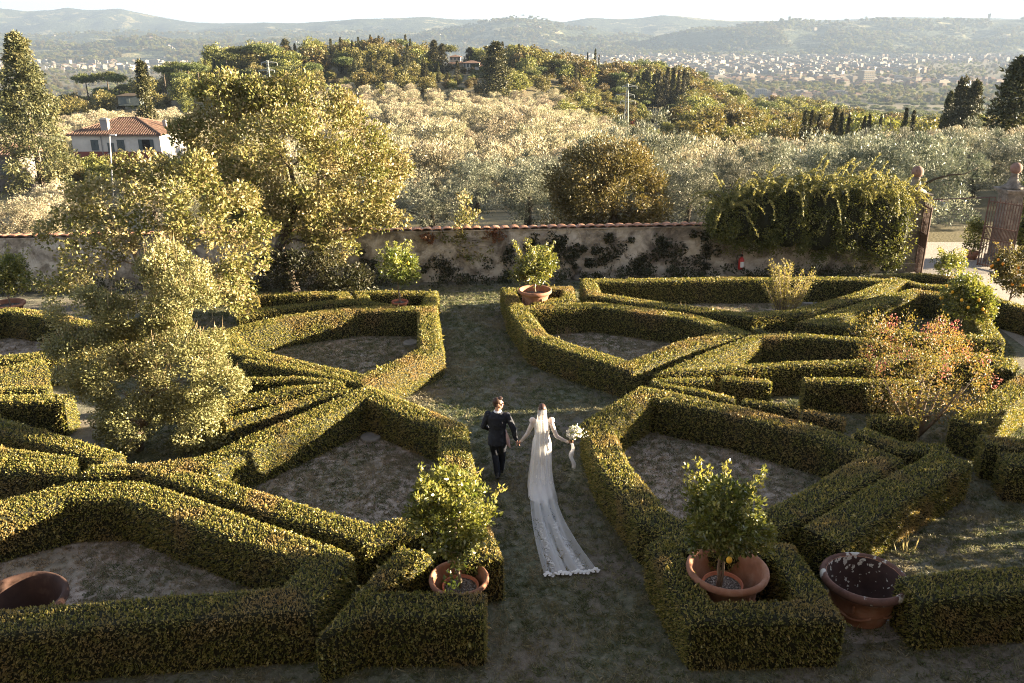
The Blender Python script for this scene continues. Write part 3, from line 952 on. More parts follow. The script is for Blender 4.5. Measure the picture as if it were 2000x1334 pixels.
tag(obj('dry_shoots', np_mesh('dry_shoots', _v, _t, [m_twig], rnd=_r.uniform(0, 1, len(_v))), shr), kind='stuff')

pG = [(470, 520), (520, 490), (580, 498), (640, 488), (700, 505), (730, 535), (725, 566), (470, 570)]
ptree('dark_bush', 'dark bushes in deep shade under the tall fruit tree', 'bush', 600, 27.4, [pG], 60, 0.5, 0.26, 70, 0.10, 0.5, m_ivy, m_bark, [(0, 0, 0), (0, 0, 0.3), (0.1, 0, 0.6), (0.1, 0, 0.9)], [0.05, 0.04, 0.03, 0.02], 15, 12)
# crepe myrtle on the right
locD = gpos(1788, 17.9, 0.0)
pD = [(1655, 655), (1700, 622), (1745, 640), (1770, 620), (1800, 650), (1835, 622), (1870, 655), (1895, 690), (1945, 700), (1950, 740), (1900, 790), (1860, 805), (1800, 835), (1740, 830), (1700, 800), (1705, 750), (1680, 700)]
myr, clD = ptree('crepe_myrtle', 'bronze leaved crepe myrtle with pink flower tips and several bare stems', 'shrub', 1788, 17.9, [pD], 62, 1.0, 0.17, 42, 0.050, 0.55, m_myrtle, m_bark_pale, [(0, 0, 0), (-0.02, 0, 0.25), (-0.05, 0, 0.5), (-0.08, 0, 0.9), (-0.1, 0, 1.4)], [0.075, 0.06, 0.05, 0.035, 0.02], 14, 44, gap=0.22, sides=5, squash=1.5, up=0.5, loc=locD)
mb = MB()
for a, l in ((0.2, 1.35), (2.7, 1.1), (1.2, 0.9), (3.9, 0.9), (5.4, 1.25), (0.7, 0.7)):
    e = Vector((math.cos(a) * l * 0.85, math.sin(a) * l * 0.35, 0.75 + 0.35 * l))
    mb.tube([(0, 0, 0.03), e * 0.35 + Vector((0, 0, 0.02)), e * 0.7 + Vector((0, 0, 0.1)), e + Vector((0, 0, 0.25))], [0.05, 0.04, 0.03, 0.015], 6)
mb.build('stems', m_bark_pale, myr, smooth=True)
_r = np.random.default_rng(6)
_p = np.array([(a - locD[0], b - locD[1], c) for a, b, c in [clustered(px, py, 18.0) for px, py in ((1728, 640), (1735, 668), (1745, 630), (1835, 635), (1832, 660), (1865, 640), (1890, 690), (1700, 690), (1780, 690), (1850, 690), (1720, 715), (1755, 690), (1925, 700), (1945, 745), (1845, 725), (1810, 645))]])
_v, _t, _n = clump_leaves(_r, _p, np.full(len(_p), 0.13), 60, 0.035, 0.8, squash=1.6)
tag(obj('blossom', np_mesh('blossom', _v, _t, [m_flower], rnd=_n), myr), kind='stuff')

# ------------------------------------------------------------------ olive grove
def olive_protos(n, leaves, size, seed0, mat=None):
    out = []
    for i in range(n):
        rng = np.random.default_rng(seed0 + i)
        ells = [(0, 0, 2.7, 2.0, 2.0, 1.6, 1.0), (0.9, 0.3, 3.3, 1.2, 1.2, 1.1, 0.4), (-0.8, -0.4, 3.1, 1.3, 1.2, 1.1, 0.4), (0.3, 0.8, 1.35, 1.9, 1.6, 0.9, 0.4), (-0.3, -0.7, 1.3, 1.9, 1.6, 0.9, 0.45)]
        ells = [(a + rng.normal() * 0.25, b + rng.normal() * 0.25, c + rng.normal() * 0.15, d * rng.uniform(0.85, 1.15), e * rng.uniform(0.85, 1.15), f, g) for a, b, c, d, e, f, g in ells]
        cl = ell_clumps(rng, ells, 30, 0.55)
        rr = rng.uniform(0.20, 0.66, len(cl))
        v, t, tone = clump_leaves(rng, cl, rr, leaves // len(cl), size, 0.26, up_bias=0.55, out_bias=0.5, center=np.array([0, 0, 2.0]))
        crown = np_mesh('crown', v, t, [mat or m_olive], rnd=tone)
        s = rng.normal() * 0.15
        trunk = limb_mesh('trunk', rng, [(0, 0, -0.3), (s * 0.4, 0.05, 0.5), (s, 0.1, 1.1), (s * 1.4, 0.1, 1.8)], [0.26, 0.2, 0.17, 0.1], spread_pick(rng, cl, 9), m_bark, 5)
        out.append((trunk, crown))
    return out

m_olive_shaded = leaf_mat('shaded_olive_leaf', [(0.060, 0.072, 0.048), (0.11, 0.122, 0.082), (0.20, 0.205, 0.145), (0.36, 0.345, 0.25)], transl=0.12, gloss=0.15, rough=0.45, tree_var=0.16)  # olive leaf darkened and greyed, shade of the near trees put into its colour
OL_NEAR = olive_protos(5, 12500, 0.15, 100, m_olive_shaded)
OL_WARM = olive_protos(3, 9500, 0.16, 150)
OL_MID = olive_protos(4, 4200, 0.27, 200)
GROVE = 'olive trees of the grove beyond the garden wall'

def put_olive(loc, s, rz, label, protos, group=GROVE, name='olive_tree', sz=None):
    tr, cr = random.choice(protos)
    root = thing(name, label, 'tree', loc, rz, group, (s, s, sz or s))
    obj('trunk', tr, root); obj('crown', cr, root)
    return root

placed = []
near_olives = [ # column, top row, width px, distance, label
    (845, 335, 170, 41.5, 'nearest grey green olive tree behind the wall, right of the tall fruit tree'),
    (760, 325, 150, 49, 'olive tree half hidden by the right edge of the tall fruit tree'),
    (930, 288, 150, 56, 'olive tree in the second row, left of the grassy gap behind the wall'),
    (1030, 296, 180, 44, 'grey green olive tree just left of the round brown carob tree'),
    (1340, 305, 150, 44, 'olive tree just right of the round brown carob tree'),
    (1430, 290, 140, 50, 'olive tree above the left end of the creeper mass'),
    (1530, 256, 190, 47, 'tall olive tree rising behind the middle of the creeper mass'),
    (1660, 238, 270, 40.5, 'big drooping olive tree left of the gate, catching sun on its top'),
    (1795, 236, 250, 40.5, 'biggest drooping olive tree, hanging beside the left gate pillar'),
    (1900, 255, 130, 50, 'dark olive tree with forked trunk seen through the gateway'),
    (2075, 235, 200, 43, 'olive tree cut by the right edge beyond the gate'),
    (2210, 230, 220, 45, 'olive tree just outside the right edge beyond the gate'),
    (2140, 235, 200, 52, 'olive tree farther back outside the right edge'),
    (1985, 245, 150, 47, 'olive tree behind the right gate pillar'),
    (20, 385, 200, 46, 'pale sunlit olive tree at the left edge, above the wall'),
    (120, 355, 160, 56, 'pale olive tree second from the left edge, below the little side roof'),
    (215, 345, 150, 56, 'pale olive tree in front of the house wall and the street lamp'),
    (310, 320, 150, 64, 'pale olive tree at the right end of the house'),
    (655, 392, 130, 38.5, 'low olive tree close behind the wall beside the tall fruit tree'),
    (745, 385, 120, 37.5, 'low olive tree close behind the wall, left of the nearest big one'),
    (70, 372, 130, 45, 'shaded olive tree left of the lower fruit tree, close to the wall'),
]
for px, top, wpx, D, lab in near_olives:
    x, y, z = gpos(px, D)
    zt = height(top, D)
    zc = D * cP + (EYE_H - zt) * sP
    w = wpx * zc / 1685.0
    s = w / 4.9
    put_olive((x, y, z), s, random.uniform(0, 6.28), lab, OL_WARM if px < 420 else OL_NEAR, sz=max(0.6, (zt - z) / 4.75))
    placed.append((x, y))

spots = []
row = 0
y = 52.0
while y < 296:
    step = 5.6 + (y - 52) * 0.004
    xr = 0.80 * y
    x = -xr + (row % 2) * step / 2
    while x < xr:
        X, Y = x + random.uniform(-1.3, 1.3), y + random.uniform(-1.3, 1.3)
        px = 1000 + X / (Y * cP + 12 * sP) * 1685
        ok = all((X - a) ** 2 + (Y - b) ** 2 > 15 for a, b in placed)
        if 30 < px < 400 and 96 < Y < 146: ok = False           # the house and its yard
        if px < 330 and Y > 240: ok = False
        if px < 70 and 56 < Y < 112: ok = False
        if px < 420 and 60 < Y < 98 and random.random() < 0.55: ok = False
        if px > 1120 and Y > 128 + max(0, (1250 - px)) * 0.8: ok = False
        if px > 1350 and Y > 105: ok = False
        if 60 < px < 360 and 78 < Y < 98: ok = False
        if 900 < px < 1000 and Y < 60: ok = False               # the grassy gap
        if 330 < px < 460 and Y > 215: ok = False
        if 460 <= px < 640 and Y > 255: ok = False
        if 640 <= px < 1120 and Y > 285: ok = False
        if px < -60 or px > 2060: ok = False
        if ok: spots.append((X, Y))
        x += step
    row += 1
    y += step * 0.92
spots.sort(key=lambda p: p[1])
def olive_label(X, Y):
    px = 1000 + X / (Y * cP + 12 * sP) * 1685
    if px < 420 and Y > 146:
        return 'blue grey olive tree in the hollow ' + beside(px, [(140, 'behind the cedar'), (262, 'between the cedar and the lone cypress'), (330, 'right of the lone cypress'), (500, 'behind the crown of the tall fruit tree')]) + (', farther row' if Y > 185 else '')
    if px < 420:
        return 'pale olive tree ' + beside(px, [(20, 'cut by the left edge'), (60, 'at the left edge'), (150, 'below the cedar'), (240, 'below the street lamp'), (330, 'below the white house'), (500, 'beside the tall fruit tree')]) + (', in the row next to the wall' if Y < 62 else ', on the falling slope')
    col = beside(px, [(640, 'by the tall fruit tree'), (730, 'below the small house on the crest'), (800, 'below the yellow tree of the ridge'), (880, 'below the two firs'), (945, 'below the villa'), (1010, 'below the massive cypress'), (1070, 'left of the carob tree'), (1190, 'above the carob\'s left half'), (1310, 'above the carob\'s right half'), (1420, 'between carob and creeper mass'), (1560, 'above the creeper\'s left half'), (1760, 'above the creeper\'s right half'), (1900, 'seen over the gateway'), (2200, 'at the right edge behind the gate pillar')])
    row_ = beside(Y, [(58, 'in the first rows'), (66, 'some rows back'), (78, 'in the lower grove'), (95, 'below mid grove'), (125, 'in mid grove'), (160, 'above mid grove'), (210, 'in the upper grove'), (400, 'under the woods')])
    return 'silvery olive %s, %s' % (row_, col)
for X, Y in spots[:284]:
    s = random.choice((0.7, 0.85, 0.95, 1.05, 1.2, 1.3)) * random.uniform(0.92, 1.08)
    if X / Y > 0.2 and Y < 82: s = min(s, 0.88)
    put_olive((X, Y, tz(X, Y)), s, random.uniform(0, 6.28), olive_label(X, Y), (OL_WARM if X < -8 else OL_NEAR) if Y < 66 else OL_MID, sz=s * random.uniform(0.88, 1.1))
print('olives', len(spots))

# -- masses: points that carry one of a few trees
def instance_group():
    ng = bpy.data.node_groups.new('plant_mass', 'GeometryNodeTree')
    itf = ng.interface
    itf.new_socket('Geometry', in_out='INPUT', socket_type='NodeSocketGeometry')
    itf.new_socket('Plant', in_out='INPUT', socket_type='NodeSocketObject')
    itf.new_socket('Geometry', in_out='OUTPUT', socket_type='NodeSocketGeometry')
    N, L = ng.nodes, ng.links
    gi, go = N.new('NodeGroupInput'), N.new('NodeGroupOutput')
    oi = N.new('GeometryNodeObjectInfo'); L.new(gi.outputs['Plant'], oi.inputs['Object'])
    ip = N.new('GeometryNodeInstanceOnPoints')
    mp = N.new('GeometryNodeMeshToPoints'); L.new(gi.outputs['Geometry'], mp.inputs['Mesh'])
    L.new(mp.outputs['Points'], ip.inputs['Points']); L.new(oi.outputs['Geometry'], ip.inputs['Instance'])
    ra = N.new('GeometryNodeInputNamedAttribute'); ra.data_type = 'FLOAT'; ra.inputs['Name'].default_value = 'turn'
    sa = N.new('GeometryNodeInputNamedAttribute'); sa.data_type = 'FLOAT'; sa.inputs['Name'].default_value = 'size'
    cx = N.new('ShaderNodeCombineXYZ'); L.new(ra.outputs['Attribute'], cx.inputs[2])
    er = N.new('FunctionNodeEulerToRotation'); L.new(cx.outputs[0], er.inputs[0])
    L.new(er.outputs[0], ip.inputs['Rotation']); L.new(sa.outputs['Attribute'], ip.inputs['Scale'])
    L.new(ip.outputs[0], go.inputs[0])
    return ng
MASS = instance_group()
_msock = {s.name: s.identifier for s in MASS.interface.items_tree if s.in_out == 'INPUT'}

def mass(name, pts, sizes, plant, label=None):
    me = bpy.data.meshes.new(name)
    me.from_pydata([tuple(p) for p in pts], [], [])
    a = me.attributes.new('turn', 'FLOAT', 'POINT'); a.data.foreach_set('value', np.random.default_rng(len(pts)).uniform(0, 6.28, len(pts)).astype(np.float32))
    a = me.attributes.new('size', 'FLOAT', 'POINT'); a.data.foreach_set('value', np.asarray(sizes, dtype=np.float32))
    o = obj(name, me)
    md = o.modifiers.new('plants', 'NODES'); md.node_group = MASS; md[_msock['Plant']] = plant
    tag(o, label, kind='stuff')
    return o

def proto_obj(name, me):
    return bpy.data.objects.new(name, me)

_ro = random.Random(21)
rest = spots[284:]
for _ in range(420):                                   # the grove goes on past both sides of the picture
    Y = math.sqrt(_ro.uniform(48 ** 2, 230 ** 2))
    X = side(_ro.choice((_ro.uniform(-900, -60), _ro.uniform(2240, 2900))), Y, -8)
    rest.append((X, Y))
for k in range(3):
    sub = rest[k::3]
    if sub:
        mass('olive_grove', [(X, Y, tz(X, Y)) for X, Y in sub], [random.uniform(0.82, 1.2) for _ in sub], proto_obj('olive_crown', OL_MID[k][1]))

# ------------------------------------------------------------------ carob tree behind the wall
locE = gpos(1190, 38.5); locE = (locE[0], locE[1], tz(locE[0], locE[1]))
pE = [(1072, 345), (1105, 302), (1150, 292), (1180, 278), (1232, 284), (1268, 312), (1288, 360), (1312, 420), (1300, 442), (1060, 442), (1085, 390)]
ptree('carob_tree', 'round dense carob tree with brownish leaves just behind the wall', 'tree', 1190, 38.5, [pE], 85, 2.0, 0.40, 100, 0.14, 0.42, m_carob, m_bark, [(0, 0, -0.2), (0.05, 0, 0.5), (0.2, 0, 1.2), (0.1, 0, 2.0), (0, 0, 2.6)], [0.24, 0.2, 0.17, 0.12, 0.06], 21, 24, loc=locE)

# ------------------------------------------------------------------ conifers, woods
def conifer_mesh(seed, H, r_of, n_clumps, n_each, size, mat, clump=0.5, aspect=0.4, droop=0.0):
    rng = np.random.default_rng(seed)
    h = rng.uniform(0.02, 1.0, n_clumps) ** 0.85
    a = rng.uniform(0, 2 * np.pi, n_clumps)
    lump = 1 + 0.22 * np.sin(a * 3 + h * 17 + seed) + rng.normal(0, 0.10, n_clumps)
    r = np.array([r_of(q) for q in h]) * lump * rng.uniform(0.6, 1.0, n_clumps) ** 0.5
    cl = np.stack([r * np.cos(a), r * np.sin(a), h * H], 1)
    rr = clump * (0.45 + 0.75 * (1 - h)) * rng.uniform(0.7, 1.3, n_clumps)
    v, t, tone = clump_leaves(rng, cl, rr, n_each, size, aspect, up_bias=0.5 - droop, squash=1.2 - droop)
    return np_mesh('crown', v, t, [mat], rnd=tone)

def trunk_mesh(h, r, m=None):
    mb = MB(); mb.tube([(0, 0, -0.6), (0, 0, h * 0.4), (0, 0, h)], [r, r * 0.8, r * 0.3], 6)
    return mb.mesh('trunk', m or m_bark, True)

cyp_r = lambda q: 0.98 * (1 - q) ** 0.55 * min(1, 0.45 + q * 2.2)
CYP = [conifer_mesh(300 + i, 12.0, cyp_r, 170, 16, 0.42, m_conifer, 0.42) for i in range(4)]
CYPW = [conifer_mesh(310 + i, 12.0, lambda q: 2.1 * (1 - q) ** 0.45 * min(1, 0.6 + q * 1.5), 260, 18, 0.5, m_conifer, 0.75) for i in range(3)]
FIR = [conifer_mesh(320 + i, 12.0, lambda q: 2.3 * (1 - q) ** 0.8 * min(1, 0.5 + q * 2) * (0.78 + 0.3 * abs(math.sin(q * 22))), 260, 16, 0.5, m_conifer, 0.6, droop=0.5) for i in range(2)]
TR12 = trunk_mesh(7.0, 0.22)

def put_tree(name, label, cat, loc, crown, trunk, s, sz, group, rz=None):
    root = thing(name, label, cat, loc, random.uniform(0, 6.28) if rz is None else rz, group, (s, s, sz))
    obj('trunk', trunk, root); obj('crown', crown, root)
    return root

def conif(px, top, base, D, protos, wscale, label, name='cypress_tree', group='cypresses and other conifers on the hills'):
    zt = height(top, D)
    x = side(px, D, zt)
    zb = tz(x, D)
    if base is not None: zb = min(zb, height(base, D)) if height(base, D) < zb else zb
    hgt = max(3.0, zt - zb)
    return put_tree(name, label, 'tree', (x, D, zb), random.choice(protos), TR12, wscale, hgt / 12.0, group)

def cyp_mark(px):
    return beside(px, [(300, 'in the wood right of the lone cypress'), (450, 'left of the wide pines'), (552, 'beside the left pylon'), (600, 'between the pylon and the small white house'), (640, 'just left of the small white house'), (656, 'tallest, before the small white house'), (680, 'just right of the small white house'), (705, 'left of the round topped pines'), (735, 'under the round topped pines'), (790, 'behind the round topped pines'), (840, 'just left of the two firs'), (880, 'just right of the two firs'), (905, 'before the villa'), (1060, 'right of the massive cypress'), (1120, 'between the broad cypresses and the avenue'), (1155, 'left of the tall spire by the town'), (1166, 'tall spire against the town'), (1240, 'just right of the tall spire'), (1360, 'right end of the avenue'), (1500, 'low down right of the avenue')])
ridge = 'slim dark cypress standing out of the wooded ridge'
for px, top, D, w in ((645, 75, 390, 0.95), (663, 93, 400, 0.8), (692, 112, 330, 0.85), (701, 125, 332, 0.8), (728, 127, 330, 0.9), (808, 92, 395, 1.3), (820, 106, 385, 0.9), (827, 107, 384, 0.9), (893, 120, 325, 1.05), (873, 142, 322, 0.7), (856, 127, 330, 0.7), (780, 98, 420, 0.9), (1163, 98, 500, 1.1), (1170, 108, 505, 0.7), (1114, 104, 520, 0.8), (1057, 96, 470, 1.5), (400, 118, 330, 1.0), (417, 116, 340, 1.0), (1347, 131, 430, 1.0), (1377, 138, 470, 0.7), (575, 86, 395, 1.0), (545, 104, 380, 0.9), (535, 95, 390, 0.9), (712, 108, 345, 0.8), (690, 118, 340, 0.8), (620, 97, 400, 0.8), (1148, 104, 500, 0.8), (276, 118, 330, 1.0), (283, 122, 335, 0.9)):
    conif(px, top, None, D, CYP, w, 'slim dark cypress on the ridge, ' + cyp_mark(px))
_rc = random.Random(3)
for _ in range(34):
    px = _rc.choice((_rc.uniform(430, 640), _rc.uniform(660, 860), _rc.uniform(960, 1240)))
    D = _rc.uniform(305, 430)
    x_ = side(px, D, -10); h_ = _rc.uniform(6.5, 13)
    put_tree('cypress_tree', 'half hidden cypress among leafy trees, ' + cyp_mark(px), 'tree', (x_, D, tz(x_, D)), _rc.choice(CYP), TR12, _rc.uniform(0.7, 1.1), h_ / 12, 'cypresses and other conifers on the hills')
av_front = [1233, 1246, 1257, 1268, 1278, 1289, 1298, 1305, 1316, 1327, 1337]
avenue = 'tall dark cypress in the close row along the avenue on the right of the ridge'
for px, top, D in ((1233, 136, 342), (1246, 150, 338), (1257, 143, 338), (1268, 138, 338), (1278, 146, 337), (1289, 140, 337), (1298, 148, 338), (1305, 131, 333), (1316, 133, 334), (1327, 135, 334), (1337, 138, 335), (1263, 136, 352), (1284, 136, 352), (1344, 141, 350)):
    conif(px, top, None, D, CYP, random.uniform(1.0, 1.3), (('tall cypress of the avenue, %s from the left in the front row' % ('first', 'second', 'third', 'fourth', 'fifth', 'sixth', 'seventh', 'eighth', 'ninth', 'tenth', 'eleventh')[av_front.index(px)]) if px in av_front else 'cypress in the rear row of the avenue, %s from the left' % ('first', 'second', 'third')[(1263, 1284, 1344).index(px)]), group='cypress avenue on the ridge')
conif(272, 122, 232, 150, CYP, 1.35, 'lone tall cypress with a mast in front, behind the house roof')
conif(968, 86, 206, 285, CYPW, 2.2, 'massive broad cypress in the middle of the ridge, tallest of all')
for px, top, D, w, lab in ((918, 93, 430, 1.5, 'rounded dark cypress right behind the villa tower'), (1002, 97, 430, 1.5, 'broad cypress right of the massive one'), (1014, 102, 420, 1.6, 'second broad cypress right of the massive one'), (1029, 94, 440, 1.5, 'third broad cypress right of the massive one'), (556, 78, 395, 1.5, 'broad cypress on the crest of the left woods')):
    conif(px, top, None, D, CYPW, w, lab)
conif(847, 79, None, 362, FIR, 1.7, 'dark pointed fir left of the villa, taller of two')
conif(863, 86, None, 364, FIR, 1.5, 'dark pointed fir left of the villa, lower of two')
front = 'dark cypress in the small clump above the olives at the right'
for px, top, D, w in ((1576, 214, 150, 0.62), (1587, 218, 152, 0.5), (1603, 224, 155, 0.45), (1634, 211, 145, 0.6), (1645, 222, 147, 0.4), (1771, 212, 150, 0.45), (1786, 218, 152, 0.4), (1700, 222, 150, 0.35), (1660, 226, 150, 0.35), (1690, 228, 148, 0.3), (1722, 226, 152, 0.3)):
    conif(px, top, None, D, CYP, w * 1.5, 'dark cypress of the small clump above the right olives, ' + beside(px, [(1580, 'tallest at its left end'), (1595, 'second from its left end'), (1610, 'third from its left end'), (1640, 'tall one in its middle'), (1650, 'just right of its middle'), (1675, 'low, right of middle'), (1695, 'lowest one'), (1710, 'low one towards its right'), (1730, 'small one towards its right'), (1780, 'taller, at its right end'), (1800, 'last at its right end')]))
conif(1885, 155, None, 150, CYPW, 1.0, 'dark conifer at the right, left one of the close pair')
conif(1908, 162, None, 148, CYPW, 0.9, 'dark conifer at the right, right one of the close pair')
conif(2000, 118, None, 90, CYPW, 1.25, 'huge dark cypress cut by the right edge')
conif(1858, 180, None, 155, FIR, 0.8, 'dark wide conifer left of the close pair')

# the big cedar left of the house
rng = np.random.default_rng(77)
locF = gpos(88, 96)
zt = height(68, 96)
cedar = conifer_mesh(78, zt - locF[2], lambda q: 4.2 * (1 - q) ** 0.55 * min(1, 0.62 + q * 1.1) * (0.70 + 0.34 * abs(math.sin(q * 17 + 0.6))), 360, 60, 0.36, m_cedar, 0.85, aspect=0.42, droop=0.5)
root = thing('cedar_tree', 'tall sunlit cedar with ragged branches beside the house', 'tree', locF)
obj('trunk', trunk_mesh(11, 0.4), root); obj('crown', cedar, root)

def round_crown(seed, H, Rr, n, each, size, mat, flat=1.0):
    rng = np.random.default_rng(seed)
    ells = [(0, 0, H * 0.58, Rr * 0.85, Rr * 0.85, H * 0.40, 1.0)]
    for _ in range(5):
        a = rng.uniform(0, 6.28)
        ells.append((math.cos(a) * Rr * 0.5, math.sin(a) * Rr * 0.5, H * rng.uniform(0.35, 0.75), Rr * 0.55, Rr * 0.55, H * 0.24, 0.4))
    cl = ell_clumps(rng, ells, n, 0.6)
    v, t, tone = clump_leaves(rng, cl, rng.uniform(0.5, 1.1, len(cl)) * Rr * 0.22, each, size, 0.55, up_bias=0.3)
    return np_mesh('crown', v, t, [mat], rnd=tone)
BROAD = [round_crown(400 + i, 9.0, 4.2, 40, 26, 0.55, m_broad) for i in range(5)]
def pine_crown(seed):
    rng = np.random.default_rng(seed)
    ells = [(0, 0, 8.6, 4.6, 4.6, 1.1, 1.0), (1.5, 1, 8.3, 2.6, 2.6, 0.9, 0.4), (-1.6, -0.6, 8.4, 2.8, 2.8, 0.9, 0.4)]
    cl = ell_clumps(rng, ells, 75, 0.5)
    v, t, tone = clump_leaves(rng, cl, rng.uniform(0.5, 1.0, len(cl)), 22, 0.5, 0.4, up_bias=0.7, squash=0.6)
    return np_mesh('crown', v, t, [m_pine], rnd=tone)
PINE = [pine_crown(430 + i) for i in range(3)]
TR_P = limb_mesh('trunk', np.random.default_rng(3), [(0, 0, -1), (0.1, 0, 3.5), (0, 0, 6.5), (0, 0, 8)], [0.35, 0.28, 0.22, 0.1], [(2.5, 0, 8), (-2.3, 1, 8.1), (0.5, -2.5, 8), (0.2, 2.6, 8.2)], m_bark)
TR_B = trunk_mesh(5.0, 0.3)

for px, top, D, s, lab in ((505, 88, 345, 1.25, 'wide umbrella pine on the crest of the left woods, highest'), (470, 92, 350, 1.2, 'wide umbrella pine on the crest of the left woods, second from left'), (440, 104, 340, 1.1, 'wide umbrella pine on the crest of the left woods, leftmost and lowest'), (530, 92, 355, 1.1, 'wide umbrella pine on the crest of the left woods, rightmost'), (693, 92, 390, 1.0, 'umbrella pine rising right of the far left villa'), (745, 92, 400, 1.3, 'pale round pine on the ridge left of the firs, left one'), (765, 94, 405, 1.2, 'pale round pine on the ridge left of the firs, right one'),
        (365, 124, 320, 1.0, 'umbrella pine in the row behind the house, third from left'), (340, 122, 330, 1.0, 'umbrella pine in the row behind the house, second from left'), (385, 128, 315, 0.9, 'umbrella pine in the row behind the house, right end'), (318, 130, 322, 0.9, 'umbrella pine in the row behind the house, left end'), (207, 143, 330, 1.0, 'umbrella pine above the valley town, middle one'), (165, 146, 335, 1.0, 'umbrella pine above the valley town, left one'), (228, 148, 325, 0.9, 'umbrella pine above the valley town, right one'), (572, 108, 350, 1.3, 'umbrella pine right behind the left pylon, upper one'), (545, 132, 320, 1.3, 'umbrella pine right behind the left pylon, lower one'), (1255, 118, 480, 1.0, 'umbrella pine on top of the ridge right end, right one'), (1240, 124, 470, 1.0, 'umbrella pine on top of the ridge right end, left one')):
    zt = height(top, D); x = side(px, D, zt); zb = tz(x, D)
    hz_ = max(5.0, zt - zb)
    put_tree('umbrella_pine', lab, 'tree', (x, D, zb), random.choice(PINE), TR_P, s, hz_ / 9.6, 'umbrella pines on the hills')

# broadleaf woods: the nearest ones one by one
cand = []
def zone(px0, px1, D0, D1, n, h0, h1):
    for _ in range(n):
        px = random.uniform(px0, px1); D = math.sqrt(random.uniform(D0 * D0, D1 * D1))
        x = side(px, D, -15)
        cand.append((x, D, random.uniform(h0, h1)))
zone(560, 1120, 288, 345, 90, 4.5, 9)
zone(430, 1150, 345, 440, 170, 8, 14)
zone(420, 620, 262, 350, 46, 5, 9)
zone(120, 430, 255, 420, 80, 5, 10)
zone(1100, 1330, 215, 335, 110, 3, 7)
zone(1180, 1400, 335, 470, 95, 7, 12)
zone(1330, 1560, 170, 400, 190, 6, 11)
zone(1540, 1980, 170, 520, 230, 6, 12)
zone(1250, 1560, 400, 620, 90, 7, 11)
zone(-60, 160, 250, 420, 40, 5, 9)
zone(1130, 1500, 122, 215, 70, 2.5, 4.5)
zone(130, 350, 100, 119, 26, 3.5, 5.2)
zone(1180, 1420, 350, 470, 60, 9, 13)
zone(1420, 2000, 118, 180, 44, 2.5, 4.2)
keep = []
grid = {}
for x, D, h in cand:
    key = (int(x // 5), int(D // 7))
    if key in grid: continue
    px = 1000 + x / (D * cP + 20 * sP) * 1685
    zt_ = tz(x, D) + h
    if 1545 < px < 1810 and D < 153: continue
    if 1840 < px < 1930 and D < 150: h = min(h, 3.0)
    # keep the view to the villas and house roofs clear
    if 845 < px < 960 and 285 < D < 398: h = min(h, 4.0)
    if 625 < px < 670 and 270 < D < 395: h = min(h, 4.5)
    if 860 < px < 950 and 396 < D < 425: continue
    if 1225 < px < 1345 and 240 < D < 336: h = min(h, 3.6)
    if 628 < px < 668 and 395 <= D < 412: continue
    grid[key] = 1
    keep.append((x, D, h))
keep.sort(key=lambda q: q[1] / q[2])
def wood_label(x, D):
    px = 1000 + x / (D * cP + 20 * sP) * 1685
    if px < 340 and D < 120: return 'dark bush close before the white house, ' + beside(px, [(170, 'beside the cedar'), (205, 'left of the lamp'), (235, 'right of the lamp'), (275, 'under the middle window'), (340, 'under the open window')])
    if px < 430:
        return 'leafy tree behind the house, ' + beside(px, [(160, 'left, behind the cedar'), (265, 'between the cedar and the lone cypress'), (350, 'right of the lone cypress'), (500, 'by the tall fruit tree')]) + (', farther up' if D > 330 else '')
    if px < 1130:
        return 'leafy tree on the ridge ' + beside(px, [(520, 'under the wide pines'), (620, 'behind the left pylon'), (680, 'round the small white house'), (770, 'between the small house and the firs'), (880, 'round the two firs'), (950, 'round the villa'), (1010, 'round the massive cypress'), (1070, 'right of the massive cypress'), (1200, 'left of the cypress avenue')]) + (', on its front slope' if D < 340 else ', near its crest')
    if D < 215: return 'low bushy tree at the grove edge ' + beside(px, [(1260, 'by the right pylon'), (1300, 'below the avenue, left'), (1350, 'below the avenue, right'), (1420, 'just right of the avenue'), (1480, 'below the brown roofed house'), (1560, 'left of the small cypress clump'), (1650, 'by the left half of the cypress clump'), (1730, 'by the right half of the cypress clump'), (1800, 'right of the cypress clump'), (1860, 'left of the dark conifers'), (2200, 'by the dark conifers')])
    return 'leafy tree in the right woods ' + beside(px, [(1240, 'left of the cypress avenue'), (1345, 'round the cypress avenue'), (1430, 'by the brown roofed house'), (1560, 'below the near edge of the town'), (1700, 'above the small cypress clump'), (1850, 'left of the dark conifers'), (2200, 'behind the dark conifers')]) + (', high up' if D > 340 else ', low down')
for x, D, h in keep[:296]:
    s = h / 9.0 * random.uniform(0.9, 1.25)
    put_tree('leafy_tree', wood_label(x, D), 'tree', (x, D, tz(x, D) - 0.1 * h), random.choice(BROAD), TR_B, s, h / 9.0, 'leafy trees of the woods')
print('woods', len(keep))
far = [(x, D, tz(x, D) - 1, h / 9.0) for x, D, h in keep[296:]]
for _ in range(3600):
    px = random.uniform(-800, 2800); D = math.sqrt(random.uniform(430 ** 2, 1500 ** 2))
    if 400 < px < 1150 and D < 520: continue
    if 1420 < px < 1770 and D > 1180: continue
    x = side(px, D, -40)
    far.append((x, D, tz(x, D) - 1, random.uniform(0.7, 1.35)))
WOOD = [proto_obj('wood_crown', b) for b in BROAD] + [proto_obj('pine_crown', PINE[0])]
for k in range(6):
    sub = far[k::6]
    mass('far_woods', [(a, b, c) for a, b, c, d in sub], [d for a, b, c, d in sub], WOOD[k])
_rg = np.random.default_rng(17)
hw_pts = []
